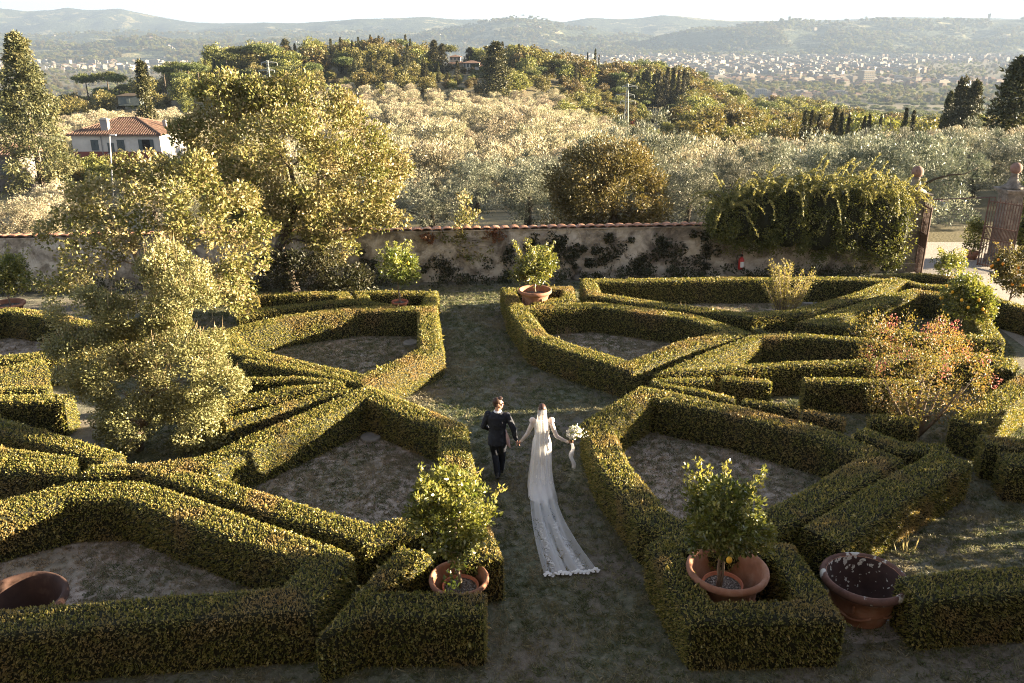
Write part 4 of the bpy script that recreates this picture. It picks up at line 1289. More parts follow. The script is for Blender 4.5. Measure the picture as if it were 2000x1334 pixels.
for li, n_ in ((0, 5200), (1, 4200), (2, 4200), (3, 2600)):
    G = HV[li]
    si = _rg.uniform(0.5, 38.5, n_); ci = _rg.uniform(1, 218, n_)
    s0 = si.astype(int); c0 = ci.astype(int); fs = (si - s0)[:, None]; fc = (ci - c0)[:, None]
    P_ = (G[s0, c0] * (1 - fs) + G[s0 + 1, c0] * fs) * (1 - fc) + (G[s0, c0 + 1] * (1 - fs) + G[s0 + 1, c0 + 1] * fs) * fc
    for p in P_:
        if noise.noise(Vector((p[0] * 0.0035, p[1] * 0.0035, 2.0))) > -0.12:
            hw_pts.append((p[0], p[1], p[2] - 3.0, _rg.uniform(1.3, 3.2)))
for k in range(6):
    sub = hw_pts[k::6]
    mass('hill_woods', [(a, b, c) for a, b, c, d in sub], [d for a, b, c, d in sub], WOOD[k])
# one red tree and the light yellow-green bushes by the grove's upper edge
x, y, z = gpos(1237, 205)
rt = round_crown(470, 5, 2.2, 26, 26, 0.4, m_red)
put_tree('red_tree', 'small red leaved tree right of the pylon', 'tree', (x, y, z), rt, TR_B, 0.62, 0.8, None)

# shade trees just outside the picture on the right
for i, (x, y, s) in enumerate(((13.6, 11.2, 0.50), (14.2, 14.2, 0.56), (14.4, 8.6, 0.62), (13.5, 5.4, 0.75), (13.6, 16.8, 0.42))):
    put_tree('holm_oak', 'dark evergreen oak outside the right edge of the picture', 'tree', (x, y, 0), BROAD[i % 5], TR_B, s * 0.82, s * 0.72, 'evergreen oaks right of the garden')

# the villa from whose terrace the picture is taken, plus an unseen wing added to shade the nearest hedges
m_villa = surface('villa_plaster', [(0.3, (0.26, 0.205, 0.14)), (0.7, (0.36, 0.29, 0.20))], scale=0.8, bump=0.15, bscale=10)
vl = thing('villa', 'large ochre villa behind the viewpoint with an added wing shading the garden', 'villa', (0, -1.2, 0))
mb = MB(); mb.box((0, -7.0, 7.0), (46, 14.0, 14.0)); mb.build('wall', m_villa, vl)
mb = MB(); mb.box((26.0, 7.15, 4.0), (13.8, 14.2, 8.0)); mb.build('wing', m_villa, vl)
mb = MB(); mb.box((0, -7.0, 14.15), (47, 14.6, 0.3)); mb.build('cornice', m_villa, vl)
mb = MB()
for i in range(9):
    if i != 4: mb.box((-20 + i * 5, 0.01, 10.2), (1.3, 0.06, 2.2)); mb.box((-20 + i * 5, 0.01, 4.2), (1.3, 0.06, 2.4))
mb.build('window_shutters', m_bark, vl)
# ------------------------------------------------------------------ garden wall
def stain(nt, vec, col):
    st = ramp(nt, noise_fac(nt, 0.9, 6.0, 0.65, vec, 0.8), [(0.46, (0, 0, 0)), (0.64, (1, 1, 1))])
    col = mixc(nt, math_n(nt, 'MULTIPLY', st, 0.8), col, (0.055, 0.040, 0.032))
    bare = ramp(nt, noise_fac(nt, 1.7, 8.0, 0.7, vec, 0.4), [(0.52, (0, 0, 0)), (0.58, (1, 1, 1))])
    stone = ramp(nt, noise_fac(nt, 6.0, 3.0, 0.5, vec), [(0.35, (0.10, 0.085, 0.065)), (0.6, (0.26, 0.215, 0.16))])
    return mixc(nt, math_n(nt, 'MULTIPLY', bare, 0.8), col, stone)
m_wall = surface('old_plaster', [(0.3, (0.30, 0.25, 0.19)), (0.5, (0.48, 0.42, 0.335)), (0.7, (0.62, 0.56, 0.47))], scale=2.2, detail=9, bump=0.9, bscale=7, bdist=0.05, extra=stain)
m_tile = surface('terracotta_tile', [(0.3, (0.16, 0.085, 0.055)), (0.5, (0.30, 0.145, 0.085)), (0.7, (0.36, 0.24, 0.17))], scale=2.5, bump=0.5, bscale=20)

WA, WB, WC_ = Vector((-34, 28.7, 0)), Vector((7.1, 32.0, 0)), Vector((14.9, 32.6, 0))
wall_dir = (WC_ - WA).normalized()
wall_nrm = Vector((wall_dir.y, -wall_dir.x, 0))          # towards the camera
wall_len = (WC_ - WA).length
WALL_H = 1.92
gwall = thing('garden_wall', 'long old plastered stone wall with a terracotta tiled top behind the hedges', 'wall', tuple(WA), math.atan2(wall_dir.y, wall_dir.x))
V, F = [], []
nx, nz = int(wall_len / 0.28), 9
for sgn in (-1, 1):
    b0 = len(V)
    for i in range(nx + 1):
        for k in range(nz + 1):
            x, z = i * wall_len / nx, -0.2 + k * (WALL_H + 0.2) / nz
            d = 0.22 + 0.035 * noise.noise(Vector((x * 1.9, z * 2.6, sgn))) + 0.03 * noise.noise(Vector((x * 5, z * 5, sgn)))
            V.append((x, sgn * d, z))
    for i in range(nx):
        for k in range(nz):
            a = b0 + i * (nz + 1) + k
            q = (a, a + nz + 1, a + nz + 2, a + 1)
            F.append(q if sgn < 0 else q[::-1])
nb = (nx + 1) * (nz + 1)
for i in range(nx):
    a = i * (nz + 1) + nz
    F.append((a, a + nz + 1, nb + a + nz + 1, nb + a))
for i in (0, nx):
    for k in range(nz):
        a = i * (nz + 1) + k
        q = (a, a + 1, nb + a + 1, nb + a)
        F.append(q if i == 0 else q[::-1])
me = bpy.data.meshes.new('masonry'); me.from_pydata(V, [], F); me.materials.append(m_wall); me.update()
obj('masonry', me, gwall)
# barrel tiles of the coping, one by one
tile_me = []
for s in range(3):
    rr_ = random.Random(s)
    mb = MB()
    n = 6
    w, L = 0.335 + 0.015 * s, 0.66
    top, bot = [], []
    for j in (0, 1):
        for k in range(n + 1):
            a = math.pi * k / n
            y = -L / 2 + L * j
            ww = w * (1.0 if j == 0 else 0.86)
            top.append((-math.cos(a) * ww / 2, y, 0.05 * math.sin(a) + (0.04 if j else 0)))
            bot.append((-math.cos(a) * ww / 2 * 0.88, y, 0.05 * math.sin(a) - 0.022 + (0.04 if j else 0)))
    vv = top + bot; m_ = n + 1
    ff = []
    for k in range(n):
        ff.append((k, k + 1, m_ + k + 1, m_ + k))
        ff.append((2 * m_ + k + 1, 2 * m_ + k, 3 * m_ + k, 3 * m_ + k + 1))
        ff.append((k + 1, k, 2 * m_ + k, 2 * m_ + k + 1))
    mb.add(vv, ff)
    tile_me.append(mb.mesh('coping_tile', m_tile))
x = 0.16
while x < wall_len:
    t = obj('coping_tile', random.choice(tile_me), gwall, (x, -0.05 + random.uniform(-0.02, 0.02), WALL_H + 0.055 + random.uniform(-0.012, 0.012)), (R(-9) + random.uniform(-0.03, 0.03), random.uniform(-0.03, 0.03), random.uniform(-0.05, 0.05)))
    x += 0.352 + random.uniform(-0.01, 0.015)
bedm = MB(); bedm.box((wall_len / 2, 0, WALL_H + 0.022), (wall_len, 0.56, 0.05))
bedm.build('coping_bed', m_wall, gwall)

def on_wall(px, z):
    """point of the wall's near face in the picture column px at the level z"""
    best = None
    for i in range(400):
        p = WA + wall_dir * (wall_len * i / 399)
        p = Vector((p.x, p.y, z)) + wall_nrm * 0.24
        q = 1000 + p.x / (p.y * cP + (EYE_H - z) * sP) * 1685
        if best is None or abs(q - px) < best[0]: best = (abs(q - px), p)
    return best[1]

# ivy on the wall and dark growth at its foot
rng = np.random.default_rng(41)
pts = []
for px, z, rx, rz_, n in ((1120, 0.9, 1.1, 0.7, 16), (1190, 1.1, 0.8, 0.6, 10), (1250, 0.7, 0.9, 0.6, 12), (1330, 1.0, 0.5, 0.7, 7), (1380, 1.1, 0.5, 0.9, 12), (1060, 1.4, 0.8, 0.4, 9), (990, 0.8, 0.5, 0.7, 7), (860, 0.6, 0.6, 0.4, 7), (720, 0.8, 0.6, 0.6, 7), (1285, 1.5, 0.4, 0.3, 5)):
    c = on_wall(px, z)
    for _ in range(n):
        q = c + wall_dir * rng.normal() * rx * 0.6 + Vector((0, 0, rng.normal() * rz_ * 0.5)) + wall_nrm * 0.05
        if 0 < q.z < 2.0: pts.append(tuple(q))
pts = np.array(pts)
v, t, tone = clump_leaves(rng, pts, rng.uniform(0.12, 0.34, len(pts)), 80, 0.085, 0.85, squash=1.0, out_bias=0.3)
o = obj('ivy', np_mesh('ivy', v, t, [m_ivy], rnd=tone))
tag(o, 'dark ivy patches clinging to the plastered wall', kind='stuff')
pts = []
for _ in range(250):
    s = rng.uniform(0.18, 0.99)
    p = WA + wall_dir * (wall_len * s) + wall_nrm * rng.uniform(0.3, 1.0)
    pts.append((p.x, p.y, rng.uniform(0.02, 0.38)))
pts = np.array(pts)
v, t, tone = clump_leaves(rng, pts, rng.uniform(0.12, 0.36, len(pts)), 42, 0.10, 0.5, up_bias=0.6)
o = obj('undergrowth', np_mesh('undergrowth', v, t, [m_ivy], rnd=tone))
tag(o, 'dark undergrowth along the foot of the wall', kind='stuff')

# young tree and red creeper in front of the wall
p = at(912, 548)
ells = px_ells([(912, 440, 30, 30, p.y, 0.4, 0.5), (905, 400, 16, 30, p.y, 0.25, 0.2), (880, 468, 32, 18, p.y, 0.3, 0.3), (925, 490, 34, 30, p.y, 0.4, 0.5), (895, 500, 25, 20, p.y, 0.3, 0.3)], (p.x, p.y, 0))
tree('young_tree', 'slender young tree against the wall between the two back lemon pots', 'tree', tuple(p), ells, 34, 26, 0.12, 0.5, m_fruit, m_bark, [(0, 0, 0), (0, 0, 0.7), (0.03, 0, 1.4), (0, 0, 2.2)], [0.045, 0.04, 0.03, 0.015], 31, clump_r=0.2, n_limbs=9, shell=0.2, limb_sides=5)
for px, z, n, lab in ((832, 1.65, 5, 'small red leaved creeper on the wall, left of the young tree'), (965, 1.75, 7, 'rusty leaved creeper over the coping, right of the young tree')):
    c = on_wall(px, z)
    cl = np.array([tuple(c + wall_dir * rng.normal() * 0.16 + Vector((0, 0, rng.normal() * 0.10)) + wall_nrm * 0.08) for _ in range(n)])
    v, t, tone = clump_leaves(rng, cl, np.full(n, 0.16), 34, 0.10, 0.7)
    tag(obj('red_creeper', np_mesh('red_creeper', v, t, [m_red], rnd=tone)), lab, 'creeper')

# ------------------------------------------------------------------ creeper mass left of the gate
m_shoot = leaf_mat('young_shoot', [(0.12, 0.14, 0.036), (0.20, 0.22, 0.058), (0.30, 0.30, 0.10)], transl=0.3, gloss=0.3)
def creeper(name, label, boxes, loc, seed, shoots, n_cl, leaf=0.10):
    rng = np.random.default_rng(seed)
    ells = [tuple(b) for b in boxes]
    cl = ell_clumps(rng, ells, n_cl, 0.75)
    cl = cl[cl[:, 2] > 0.05]
    v, t, tone = clump_leaves(rng, cl, rng.uniform(0.14, 0.40, len(cl)), 95, leaf, 0.45, up_bias=-0.25, squash=1.3)
    root = thing(name, label, 'creeper', loc)
    tag(obj('foliage', np_mesh('foliage', v, t, [m_creeper], rnd=tone), root), kind='stuff')
    inner = MB()
    for e in ells: inner.ball((e[0], e[1], e[2]), (e[3] * 0.72, e[4] * 0.72, e[5] * 0.72), 14, 10)
    obj('stems', inner.mesh('stems', m_core), root)
    SV, ST, SN, tb = [], [], [], MB()
    base = 0
    for _ in range(shoots):
        e = ells[int(rng.integers(len(ells)))]
        a = rng.uniform(0, 6.28)
        p0 = Vector((e[0] + math.cos(a) * e[3] * 0.7 * rng.uniform(0.2, 1), e[1] + math.sin(a) * e[4] * 0.8, e[2] + e[5] * rng.uniform(0.5, 0.95)))
        d = Vector((math.cos(a) * 0.8 + rng.normal() * 0.5, -0.5 + rng.normal() * 0.5, 0)).normalized()
        L = rng.uniform(0.6, 1.8); up = rng.uniform(0.5, 1.4)
        ptsl = []
        for k in range(9):
            s = k / 8
            ptsl.append(p0 + d * (L * 0.75 * s) + Vector((0, 0, up * (s - 0.0) * 1.3 - 1.25 * L * s * s * 0.75)))
        tb.tube(ptsl, [0.016 * (1 - 0.6 * k / 8) for k in range(9)], 4)
        m = 110
        s = rng.uniform(0.05, 1, m)
        ix = np.minimum((s * 8).astype(int), 7); fr = s * 8 - ix
        A = np.array([tuple(q) for q in ptsl])
        b_ = A[ix] * (1 - fr)[:, None] + A[ix + 1] * fr[:, None]
        ax = rand_dirs(rng, m) * leaf * 0.85
        vv, tt = fold_leaves(b_, ax, np.full(m, leaf * 0.2), rand_dirs(rng, m))
        SV.append(vv); ST.append(tt + base); SN.append(np.full(len(vv), 0.9)); base += len(vv)
    obj('shoot_stems', tb.mesh('shoot_stems', m_shoot), root)
    tag(obj('shoots', np_mesh('shoots', np.concatenate(SV), np.concatenate(ST), [m_shoot], rnd=np.concatenate(SN)), root), kind='stuff')
    return root

gl = on_wall(1570, 1.0)
gl = (gl.x, gl.y, 0.0)
cells = []
for px, top, bot, wid in ((1405, 395, 470, 0.6), (1432, 372, 490, 0.8), (1480, 356, 500, 0.9), (1530, 345, 512, 0.95), (1590, 340, 520, 1.0), (1650, 343, 520, 1.0), (1700, 350, 525, 0.95), (1738, 366, 530, 0.6)):
    w = on_wall(px, 1.5)
    D = w.y - 0.35
    zt_, zb_ = height(top, D), max(0.0, height(bot, D - 0.4))
    cells.append((w.x - gl[0], D - gl[1], (zt_ + zb_) / 2, wid, 0.75, (zt_ - zb_) / 2 * 0.98, 1.0))
creeper('climbing_creeper', 'huge green creeper hanging over the wall left of the gate with long arching shoots', cells, gl, 51, 190, 66, 0.085)
gr_ = gpos(1990, 33.2)
creeper('climbing_creeper', 'creeper mass covering the right gate pillar at the picture edge', [(0.1, 0, 1.2, 0.8, 0.7, 1.3, 1), (0.3, 0.2, 2.6, 0.75, 0.7, 0.9, 1), (1.2, 0, 1.8, 0.9, 0.7, 1.7, 1), (0.6, -0.1, 3.2, 0.6, 0.5, 0.5, 0.6)], (gr_[0] + 0.75, gr_[1] + 0.9, 0), 52, 16, 46)

# ------------------------------------------------------------------ gateway
m_stone = surface('weathered_stone', [(0.3, (0.075, 0.065, 0.055)), (0.5, (0.14, 0.122, 0.10)), (0.7, (0.23, 0.205, 0.17))], scale=5, detail=8, bump=0.7, bscale=20)
m_iron = surface('rusty_iron', [(0.3, (0.055, 0.034, 0.027)), (0.6, (0.11, 0.065, 0.050)), (0.8, (0.16, 0.095, 0.07))], scale=14, bump=0.4, bscale=60, rough=0.6)
m_red_clay = surface('red_clay_ball', [(0.3, (0.13, 0.075, 0.06)), (0.7, (0.24, 0.155, 0.12))], scale=9, bump=0.3)

def pillar(label, px, D):
    x, y, z = gpos(px, D, 0.0)
    p = thing('gate_pillar', label, 'pillar', (x, y, 0), wall_dir.to_2d().angle_signed(Vector((1, 0))) * 1.0, 'stone gate pillars with balls')
    s = MB(); s.box((0, 0, 0.18), (0.78, 0.78, 0.36)); s.box((0, 0, 1.58), (0.62, 0.62, 2.5)); s.build('shaft', m_stone, p)
    c = MB()
    for k, (w, z0, h_) in enumerate(((0.70, 2.83, 0.08), (0.84, 2.905, 0.08), (0.98, 2.98, 0.07))): c.box((0, 0, z0 + h_ / 2), (w, w, h_))
    c.build('cornice', m_stone, p)
    u = MB(); u.lathe([(0.42, 3.05), (0.40, 3.13), (0.24, 3.22), (0.17, 3.42), (0.12, 3.56), (0.15, 3.60), (0.08, 3.64)], sides=12); u.build('pedestal', m_stone, p, smooth=True)
    b = MB(); b.ball((0, 0, 3.82), 0.22, 16, 12); b.build('ball', m_red_clay, p, smooth=True)
    return p
pillar('left gate pillar with a clay ball, wrapped in the green creeper', 1762, 32.7)
pillar('right gate pillar with a clay ball, behind the rusty gate leaf', 1948, 33.6)

def gate_leaf(label, px, D, ang, w, h):
    x, y, z = gpos(px, D, 0.0)
    g = thing('gate_leaf', label, 'gate', (x, y, 0.05), ang, 'rusty iron gate leaves')
    for i in range(13):
        b = MB(); b.tube([(i * w / 12, 0, 0), (i * w / 12, 0, h)], 0.019 if 0 < i < 12 else 0.034, 6)
        b.build('bar', m_iron, g)
    for z_ in (0.06, h * 0.42, h * 0.60, h - 0.06):
        b = MB(); b.box((w / 2, 0, z_), (w, 0.05, 0.045)); b.build('rail', m_iron, g)
    for i in range(12):
        b = MB(); b.tube([((i + 0.5) * w / 12, 0, h * 0.42), ((i + 0.5) * w / 12, 0, h * 0.60)], 0.016, 5); b.build('short_bar', m_iron, g)
    for i in range(0, 13, 2):
        b = MB(); b.lathe([(0.0, h + 0.14), (0.02, h + 0.06), (0.012, h)][::-1], (i * w / 12, 0, 0), 6); b.build('spike', m_iron, g)
    return g
gate_leaf('rusty iron gate leaf standing open before the right pillar', 1908, 33.3, R(-55), 1.25, 2.62)
gate_leaf('rusty iron gate leaf folded open beside the left pillar, seen edge on', 1779, 32.8, R(-98), 1.25, 2.62)
a = gpos(1780, 32.8, 2.6); b_ = gpos(1944, 33.5, 2.6)
mb = MB(); mb.tube([(a[0], a[1], 2.72), (b_[0], b_[1], 2.72)], 0.022, 8)
tag(mb.build('tie_rod', m_iron), 'thin iron rod spanning the gateway between the two pillars', 'rod')

# ------------------------------------------------------------------ houses
def plaster(name, c, var=0.12):
    return surface(name, [(0.3, tuple(q * (1 - var) for q in c)), (0.7, tuple(min(0.9, q * (1 + var)) for q in c))], scale=0.8, bump=0.15, bscale=10)
m_white = plaster('white_plaster', (0.50, 0.47, 0.41))
m_cream = plaster('cream_plaster', (0.38, 0.32, 0.24))
m_ochre = plaster('ochre_plaster', (0.32, 0.23, 0.15))
m_pink = plaster('pink_plaster', (0.33, 0.24, 0.19))
m_greyw = plaster('grey_plaster', (0.25, 0.24, 0.225))
m_redband = plaster('red_plinth', (0.20, 0.07, 0.055))
m_shutter = plaster('grey_green_shutter', (0.085, 0.10, 0.095))
m_dark = plaster('dark_opening', (0.018, 0.016, 0.015))
m_roof = surface('old_roof_tile', [(0.25, (0.065, 0.042, 0.032)), (0.45, (0.125, 0.076, 0.055)), (0.6, (0.19, 0.12, 0.085)), (0.75, (0.25, 0.19, 0.145))], scale=2.6, detail=8, bump=0.6, bscale=14)
m_metal = surface('grey_metal', [(0.3, (0.25, 0.24, 0.225)), (0.7, (0.48, 0.46, 0.43))], scale=5, bump=0.1, rough=0.5)
m_rail = surface('grey_lattice', [(0.3, (0.22, 0.23, 0.20)), (0.7, (0.36, 0.37, 0.33))], scale=5, bump=0.1, rough=0.5)

def slope_tiles(corners, pitch=0.34, lift=0.02):
    """half round tile rows over a roof slope: corners = eave left, eave right, ridge right, ridge left"""
    el, er, rr2, rl = [Vector(c) for c in corners]
    mb = MB()
    width = (er - el).length
    n = max(2, int(width / pitch))
    along = (er - el).normalized()
    nrm = (er - el).cross(rl - el).normalized()
    if nrm.z < 0: nrm = -nrm
    l0 = (rl - el).dot(along); l1 = (rr2 - el).dot(along)
    up = (rl - el) - along * l0                       # slope vector square to the eave
    for i in range(n):
        s = (i + 0.5) * width / n
        t = 1.0
        if s < l0: t = s / max(l0, 1e-6)
        if s > l1: t = (width - s) / max(width - l1, 1e-6)
        if t < 0.06: continue
        seg = max(1, int(up.length * t / 0.42))
        for k in range(seg):
            a0 = el + along * s + up * (t * k / seg) + nrm * (lift + 0.035)
            a1 = el + along * s + up * (t * (k + 1) / seg) + nrm * (lift + 0.01)
            j = random.uniform(-0.02, 0.02)
            vs = []
            for q, wd in ((a0, pitch * 0.34), (a1, pitch * 0.28)):
                for c_, h_ in ((-1, 0), (-0.6, 0.7), (0, 1), (0.6, 0.7), (1, 0)):
                    vs.append(q + along * (c_ * wd + j) + nrm * (h_ * 0.085))
            mb.add(vs, [(m, m + 1, m + 6, m + 5) for m in range(4)] + [(4, 3, 2, 1, 0)])
    return mb

def hip_house(name, label, loc, w, d, z_eave, z_ridge, z_base, rz, mw, mr, windows, plinth=None, chimneys=(), over=0.5, tiles=True, group=None, cat='house'):
    """house with its near left corner at loc; x along the front, y into depth"""
    root = thing(name, label, cat, loc, rz, group)
    mb = MB(); mb.box((w / 2, d / 2, (z_eave + z_base) / 2), (w, d, z_eave - z_base)); mb.build('wall', mw, root)
    hip = min(d / 2, w / 2 * 0.95)
    E = [(-over, -over), (w + over, -over), (w + over, d + over), (-over, d + over)]
    rl, rr2 = Vector((hip, d / 2, z_ridge)), Vector((w - hip, d / 2, z_ridge))
    ev = [Vector((x_, y_, z_eave)) for x_, y_ in E]
    rf = MB()
    low = [v_ - Vector((0, 0, 0.14)) for v_ in ev]
    rf.add(ev + [rl, rr2] + low, [(0, 1, 5, 4), (1, 2, 5), (2, 3, 4, 5), (3, 0, 4), (9, 8, 7, 6), (6, 7, 1, 0), (7, 8, 2, 1), (8, 9, 3, 2), (9, 6, 0, 3)])
    roof = rf.build('roof', mr, root)
    if tiles:
        tl = slope_tiles((ev[0], ev[1], rr2, rl))
        t2 = slope_tiles((ev[1], ev[2], rr2, rr2)); tl.add(t2.v, t2.f)
        t3 = slope_tiles((ev[3], ev[0], rl, rl)); tl.add(t3.v, t3.f)
        for a_, c_ in ((rl, rr2), (ev[1], rr2), (ev[0], rl), (ev[2], rr2)):
            tl.tube([a_ + Vector((0, 0, 0.08)), c_ + Vector((0, 0, 0.08))], 0.12, 6)
        tag(tl.build('roof_tiles', mr, roof), kind='stuff')
    for (cx, cy2, cw, ch, ztop) in chimneys:
        c = MB(); c.box((cx, cy2, ztop - ch / 2), (cw, cw * 0.75, ch)); c.box((cx, cy2, ztop + 0.06), (cw * 1.2, cw * 0.95, 0.12)); c.box((cx, cy2, ztop + 0.2), (cw * 0.9, cw * 0.6, 0.16))
        c.build('chimney', m_greyw, root)
    for (kind, face, s, z0, ww, hh) in windows:
        p = Vector((s, 0, z0 + hh / 2)) if face == 'front' else Vector((w, s, z0 + hh / 2))
        r_ = 0 if face == 'front' else math.pi / 2
        o_ = Matrix.Rotation(r_, 3, 'Z')
        wd = MB()
        wd.box(p + o_ @ Vector((0, -0.012, 0)), (ww, 0.03, hh), r_)
        wo = wd.build('window', m_dark if kind == 'open' else m_shutter, root)
        fr = MB()
        fr.box(p + o_ @ Vector((0, -0.05, hh / 2 + 0.05)), (ww + 0.2, 0.08, 0.1), r_); fr.box(p + o_ @ Vector((0, -0.07, -hh / 2 - 0.05)), (ww + 0.24, 0.12, 0.09), r_)
        fr.build('window_frame', mw, wo)
        if kind == 'open':
            for sg in (-1, 1):
                sh = MB(); sh.box(p + o_ @ Vector((sg * (ww / 2 + ww * 0.24), -0.05, 0)), (ww * 0.46, 0.05, hh), r_); sh.build('shutter', m_shutter, wo)
        elif kind == 'shut':
            sl = MB()
            for sg in (-1, 1):
                sl.box(p + o_ @ Vector((sg * ww * 0.25, -0.05, 0)), (ww * 0.46, 0.045, hh * 0.96), r_)
            sl.build('shutter', m_shutter, wo)
        else:
            pn = MB(); pn.box(p + o_ @ Vector((0, -0.03, 0)), (0.06, 0.03, hh), r_); pn.box(p + o_ @ Vector((0, -0.031, 0.1)), (ww, 0.03, 0.05), r_); pn.build('mullion', m_white, wo)
    if plinth is not None:
        pb = MB(); pb.box((w / 2, -0.02, (z_base + plinth) / 2), (w + 0.03, 0.06, plinth - z_base)); pb.build('plinth', m_redband, root)
    return root

DH = 124.0
z_e = height(263, DH)
xl, xr_ = side(138, DH, z_e), side(311, DH, z_e)
k = (xr_ - xl) / (311 - 138)
def wx(px): return (px - 138) * k
zw0, zw1 = height(294, DH), height(273, DH)
hip_house('villa_house', 'white house with a hipped terracotta roof between the cedar and the tall fruit tree', (xl, DH, 0), xr_ - xl, 9.8, z_e, height(231, DH + 4.5), -12.5, 0.0, m_white, m_roof,
          [('shut', 'front', wx(182), zw0, 1.05, zw1 - zw0), ('shut', 'front', wx(233), zw0, 1.05, zw1 - zw0), ('open', 'front', wx(283), zw0 + 0.1, 1.1, zw1 - zw0 - 0.05), ('shut', 'front', wx(213), zw0 - 0.4, 0.9, zw1 - zw0), ('shut', 'right', 4.0, zw0, 1.0, 1.4), ('shut', 'right', 7.2, zw0, 1.0, 1.4)],
          plinth=height(296, DH), chimneys=((wx(201), 1.1, 1.0, 2.2, height(236, DH)), (xr_ - xl - 1.0, 5.0, 0.5, 1.6, height(238, DH + 5))))
pp = MB(); pp.box((wx(196), -0.06, (z_e + zw0) / 2 - 0.4), (0.10, 0.08, z_e - zw0 + 0.9)); 
tag(pp.build('drain_pipe', m_greyw, bpy.data.objects['villa_house']))
m_shed = plaster('shed_plaster', (0.13, 0.115, 0.10))
D2 = 108.0
z2 = height(303, D2)
hip_house('outbuilding', 'low shed with a brown tiled roof at the left edge below the cedar', (side(-70, D2, z2), D2, 0), side(36, D2, z2) - side(-70, D2, z2), 5.0, z2, height(283, D2 + 2), z2 - 4.5, 0.0, m_shed, m_roof, [('shut', 'front', 4.6, z2 - 2.4, 0.9, 1.3)], over=0.35)
D3 = 232.0
z3 = height(187, D3)
hip_house('farm_shed', 'long low grey shed among the shaded olives behind the lone cypress', (side(229, D3, z3), D3, 0), 5.5, 3.5, z3, height(183, D3), z3 - 2.5, 0.15, m_shutter, m_bark, [('shut', 'front', 2.5, z3 - 1.8, 0.8, 1.0)], over=0.3, tiles=False)

# villa on the ridge: tower, left block and the sunlit right block
DV = 404.0
kk = (DV * cP + 14 * sP) / 1685.0
vz0 = tz(side(905, DV, -6), DV) - 2
def vbox(name, label, px0, px1, ytop, yr, depth, mw, wins, dz=0.0):
    ze = height(ytop, DV + dz)
    return hip_house(name, label, (side(px0, DV + dz, ze), DV + dz, 0), (px1 - px0) * kk, depth, ze, height(yr, DV + dz), vz0, 0.0, mw, m_roof, wins, over=0.5, tiles=False)
def vwins(px0, px1, n, y0, hh, ww=0.9):
    w = (px1 - px0) * kk
    z0 = height(y0, DV)
    return [('shut', 'front', w * (i + 0.5) / n, z0, ww, hh) for i in range(n)]
root = vbox('hill_villa', 'cream villa with a square lookout tower on the ridge left of the massive cypress', 875, 908, 124, 118, 9.0, m_cream, vwins(875, 908, 4, 134, 1.6))
for px0, px1, yt, yr, dep, mw, wins, dz in ((878, 899, 111, 107, 5, m_cream, vwins(878, 899, 3, 117, 0.9, 0.8), 1.5), (904, 936, 123, 118, 8, m_white, vwins(904, 936, 5, 131, 1.5), -1.0), (934, 946, 129, 125, 6, m_pink, vwins(934, 946, 2, 136, 1.2), 0.5)):
    r2 = vbox('wing', None, px0, px1, yt, yr, dep, mw, wins, dz)
    r2.parent = root
    r2.location = Vector(r2.location) - Vector(root.location)
    del r2['category']
    for ch in list(r2.children):                       # wings keep their windows as sub-parts
        for g in list(ch.children): bpy.data.objects.remove(g)
DV = 402.0
vz0 = tz(side(648, DV, -6), DV) - 2
vbox('hill_house', 'small white house with a grey roof on the crest of the ridge among cypresses', 636, 662, 110, 105, 7, m_white, vwins(636, 662, 3, 118, 1.2))
DV = 352.0
vz0 = tz(side(1394, DV, -20), DV) - 4
vbox('wood_house', 'brown roofed house half buried in the woods on the right hillside', 1382, 1407, 193, 183, 8, m_ochre, vwins(1382, 1407, 3, 199, 1.2))

# ------------------------------------------------------------------ street lamp and pylons
Dl = 92.0
x, y, z = gpos(222, Dl)
lamp = thing('street_lamp', 'grey street lamp on a slanting pole before the white house', 'street lamp', (x, y, z))
zt = height(264, Dl) - z
mb = MB(); mb.tube([(0, 0, 0), (side(214, Dl, z + zt) - x, 0, zt)], [0.10, 0.06], 8); mb.build('pole', m_metal, lamp, smooth=True)
tx = side(214, Dl, z + zt) - x
mb = MB(); mb.tube([(tx, 0, zt - 0.02), (tx + 0.35, -0.1, zt + 0.05)], 0.035, 6); mb.build('arm', m_metal, lamp)
mb = MB(); mb.box((tx + 0.42, -0.12, zt + 0.03), (0.62, 0.30, 0.12)); mb.build('lamp_head', m_metal, lamp)

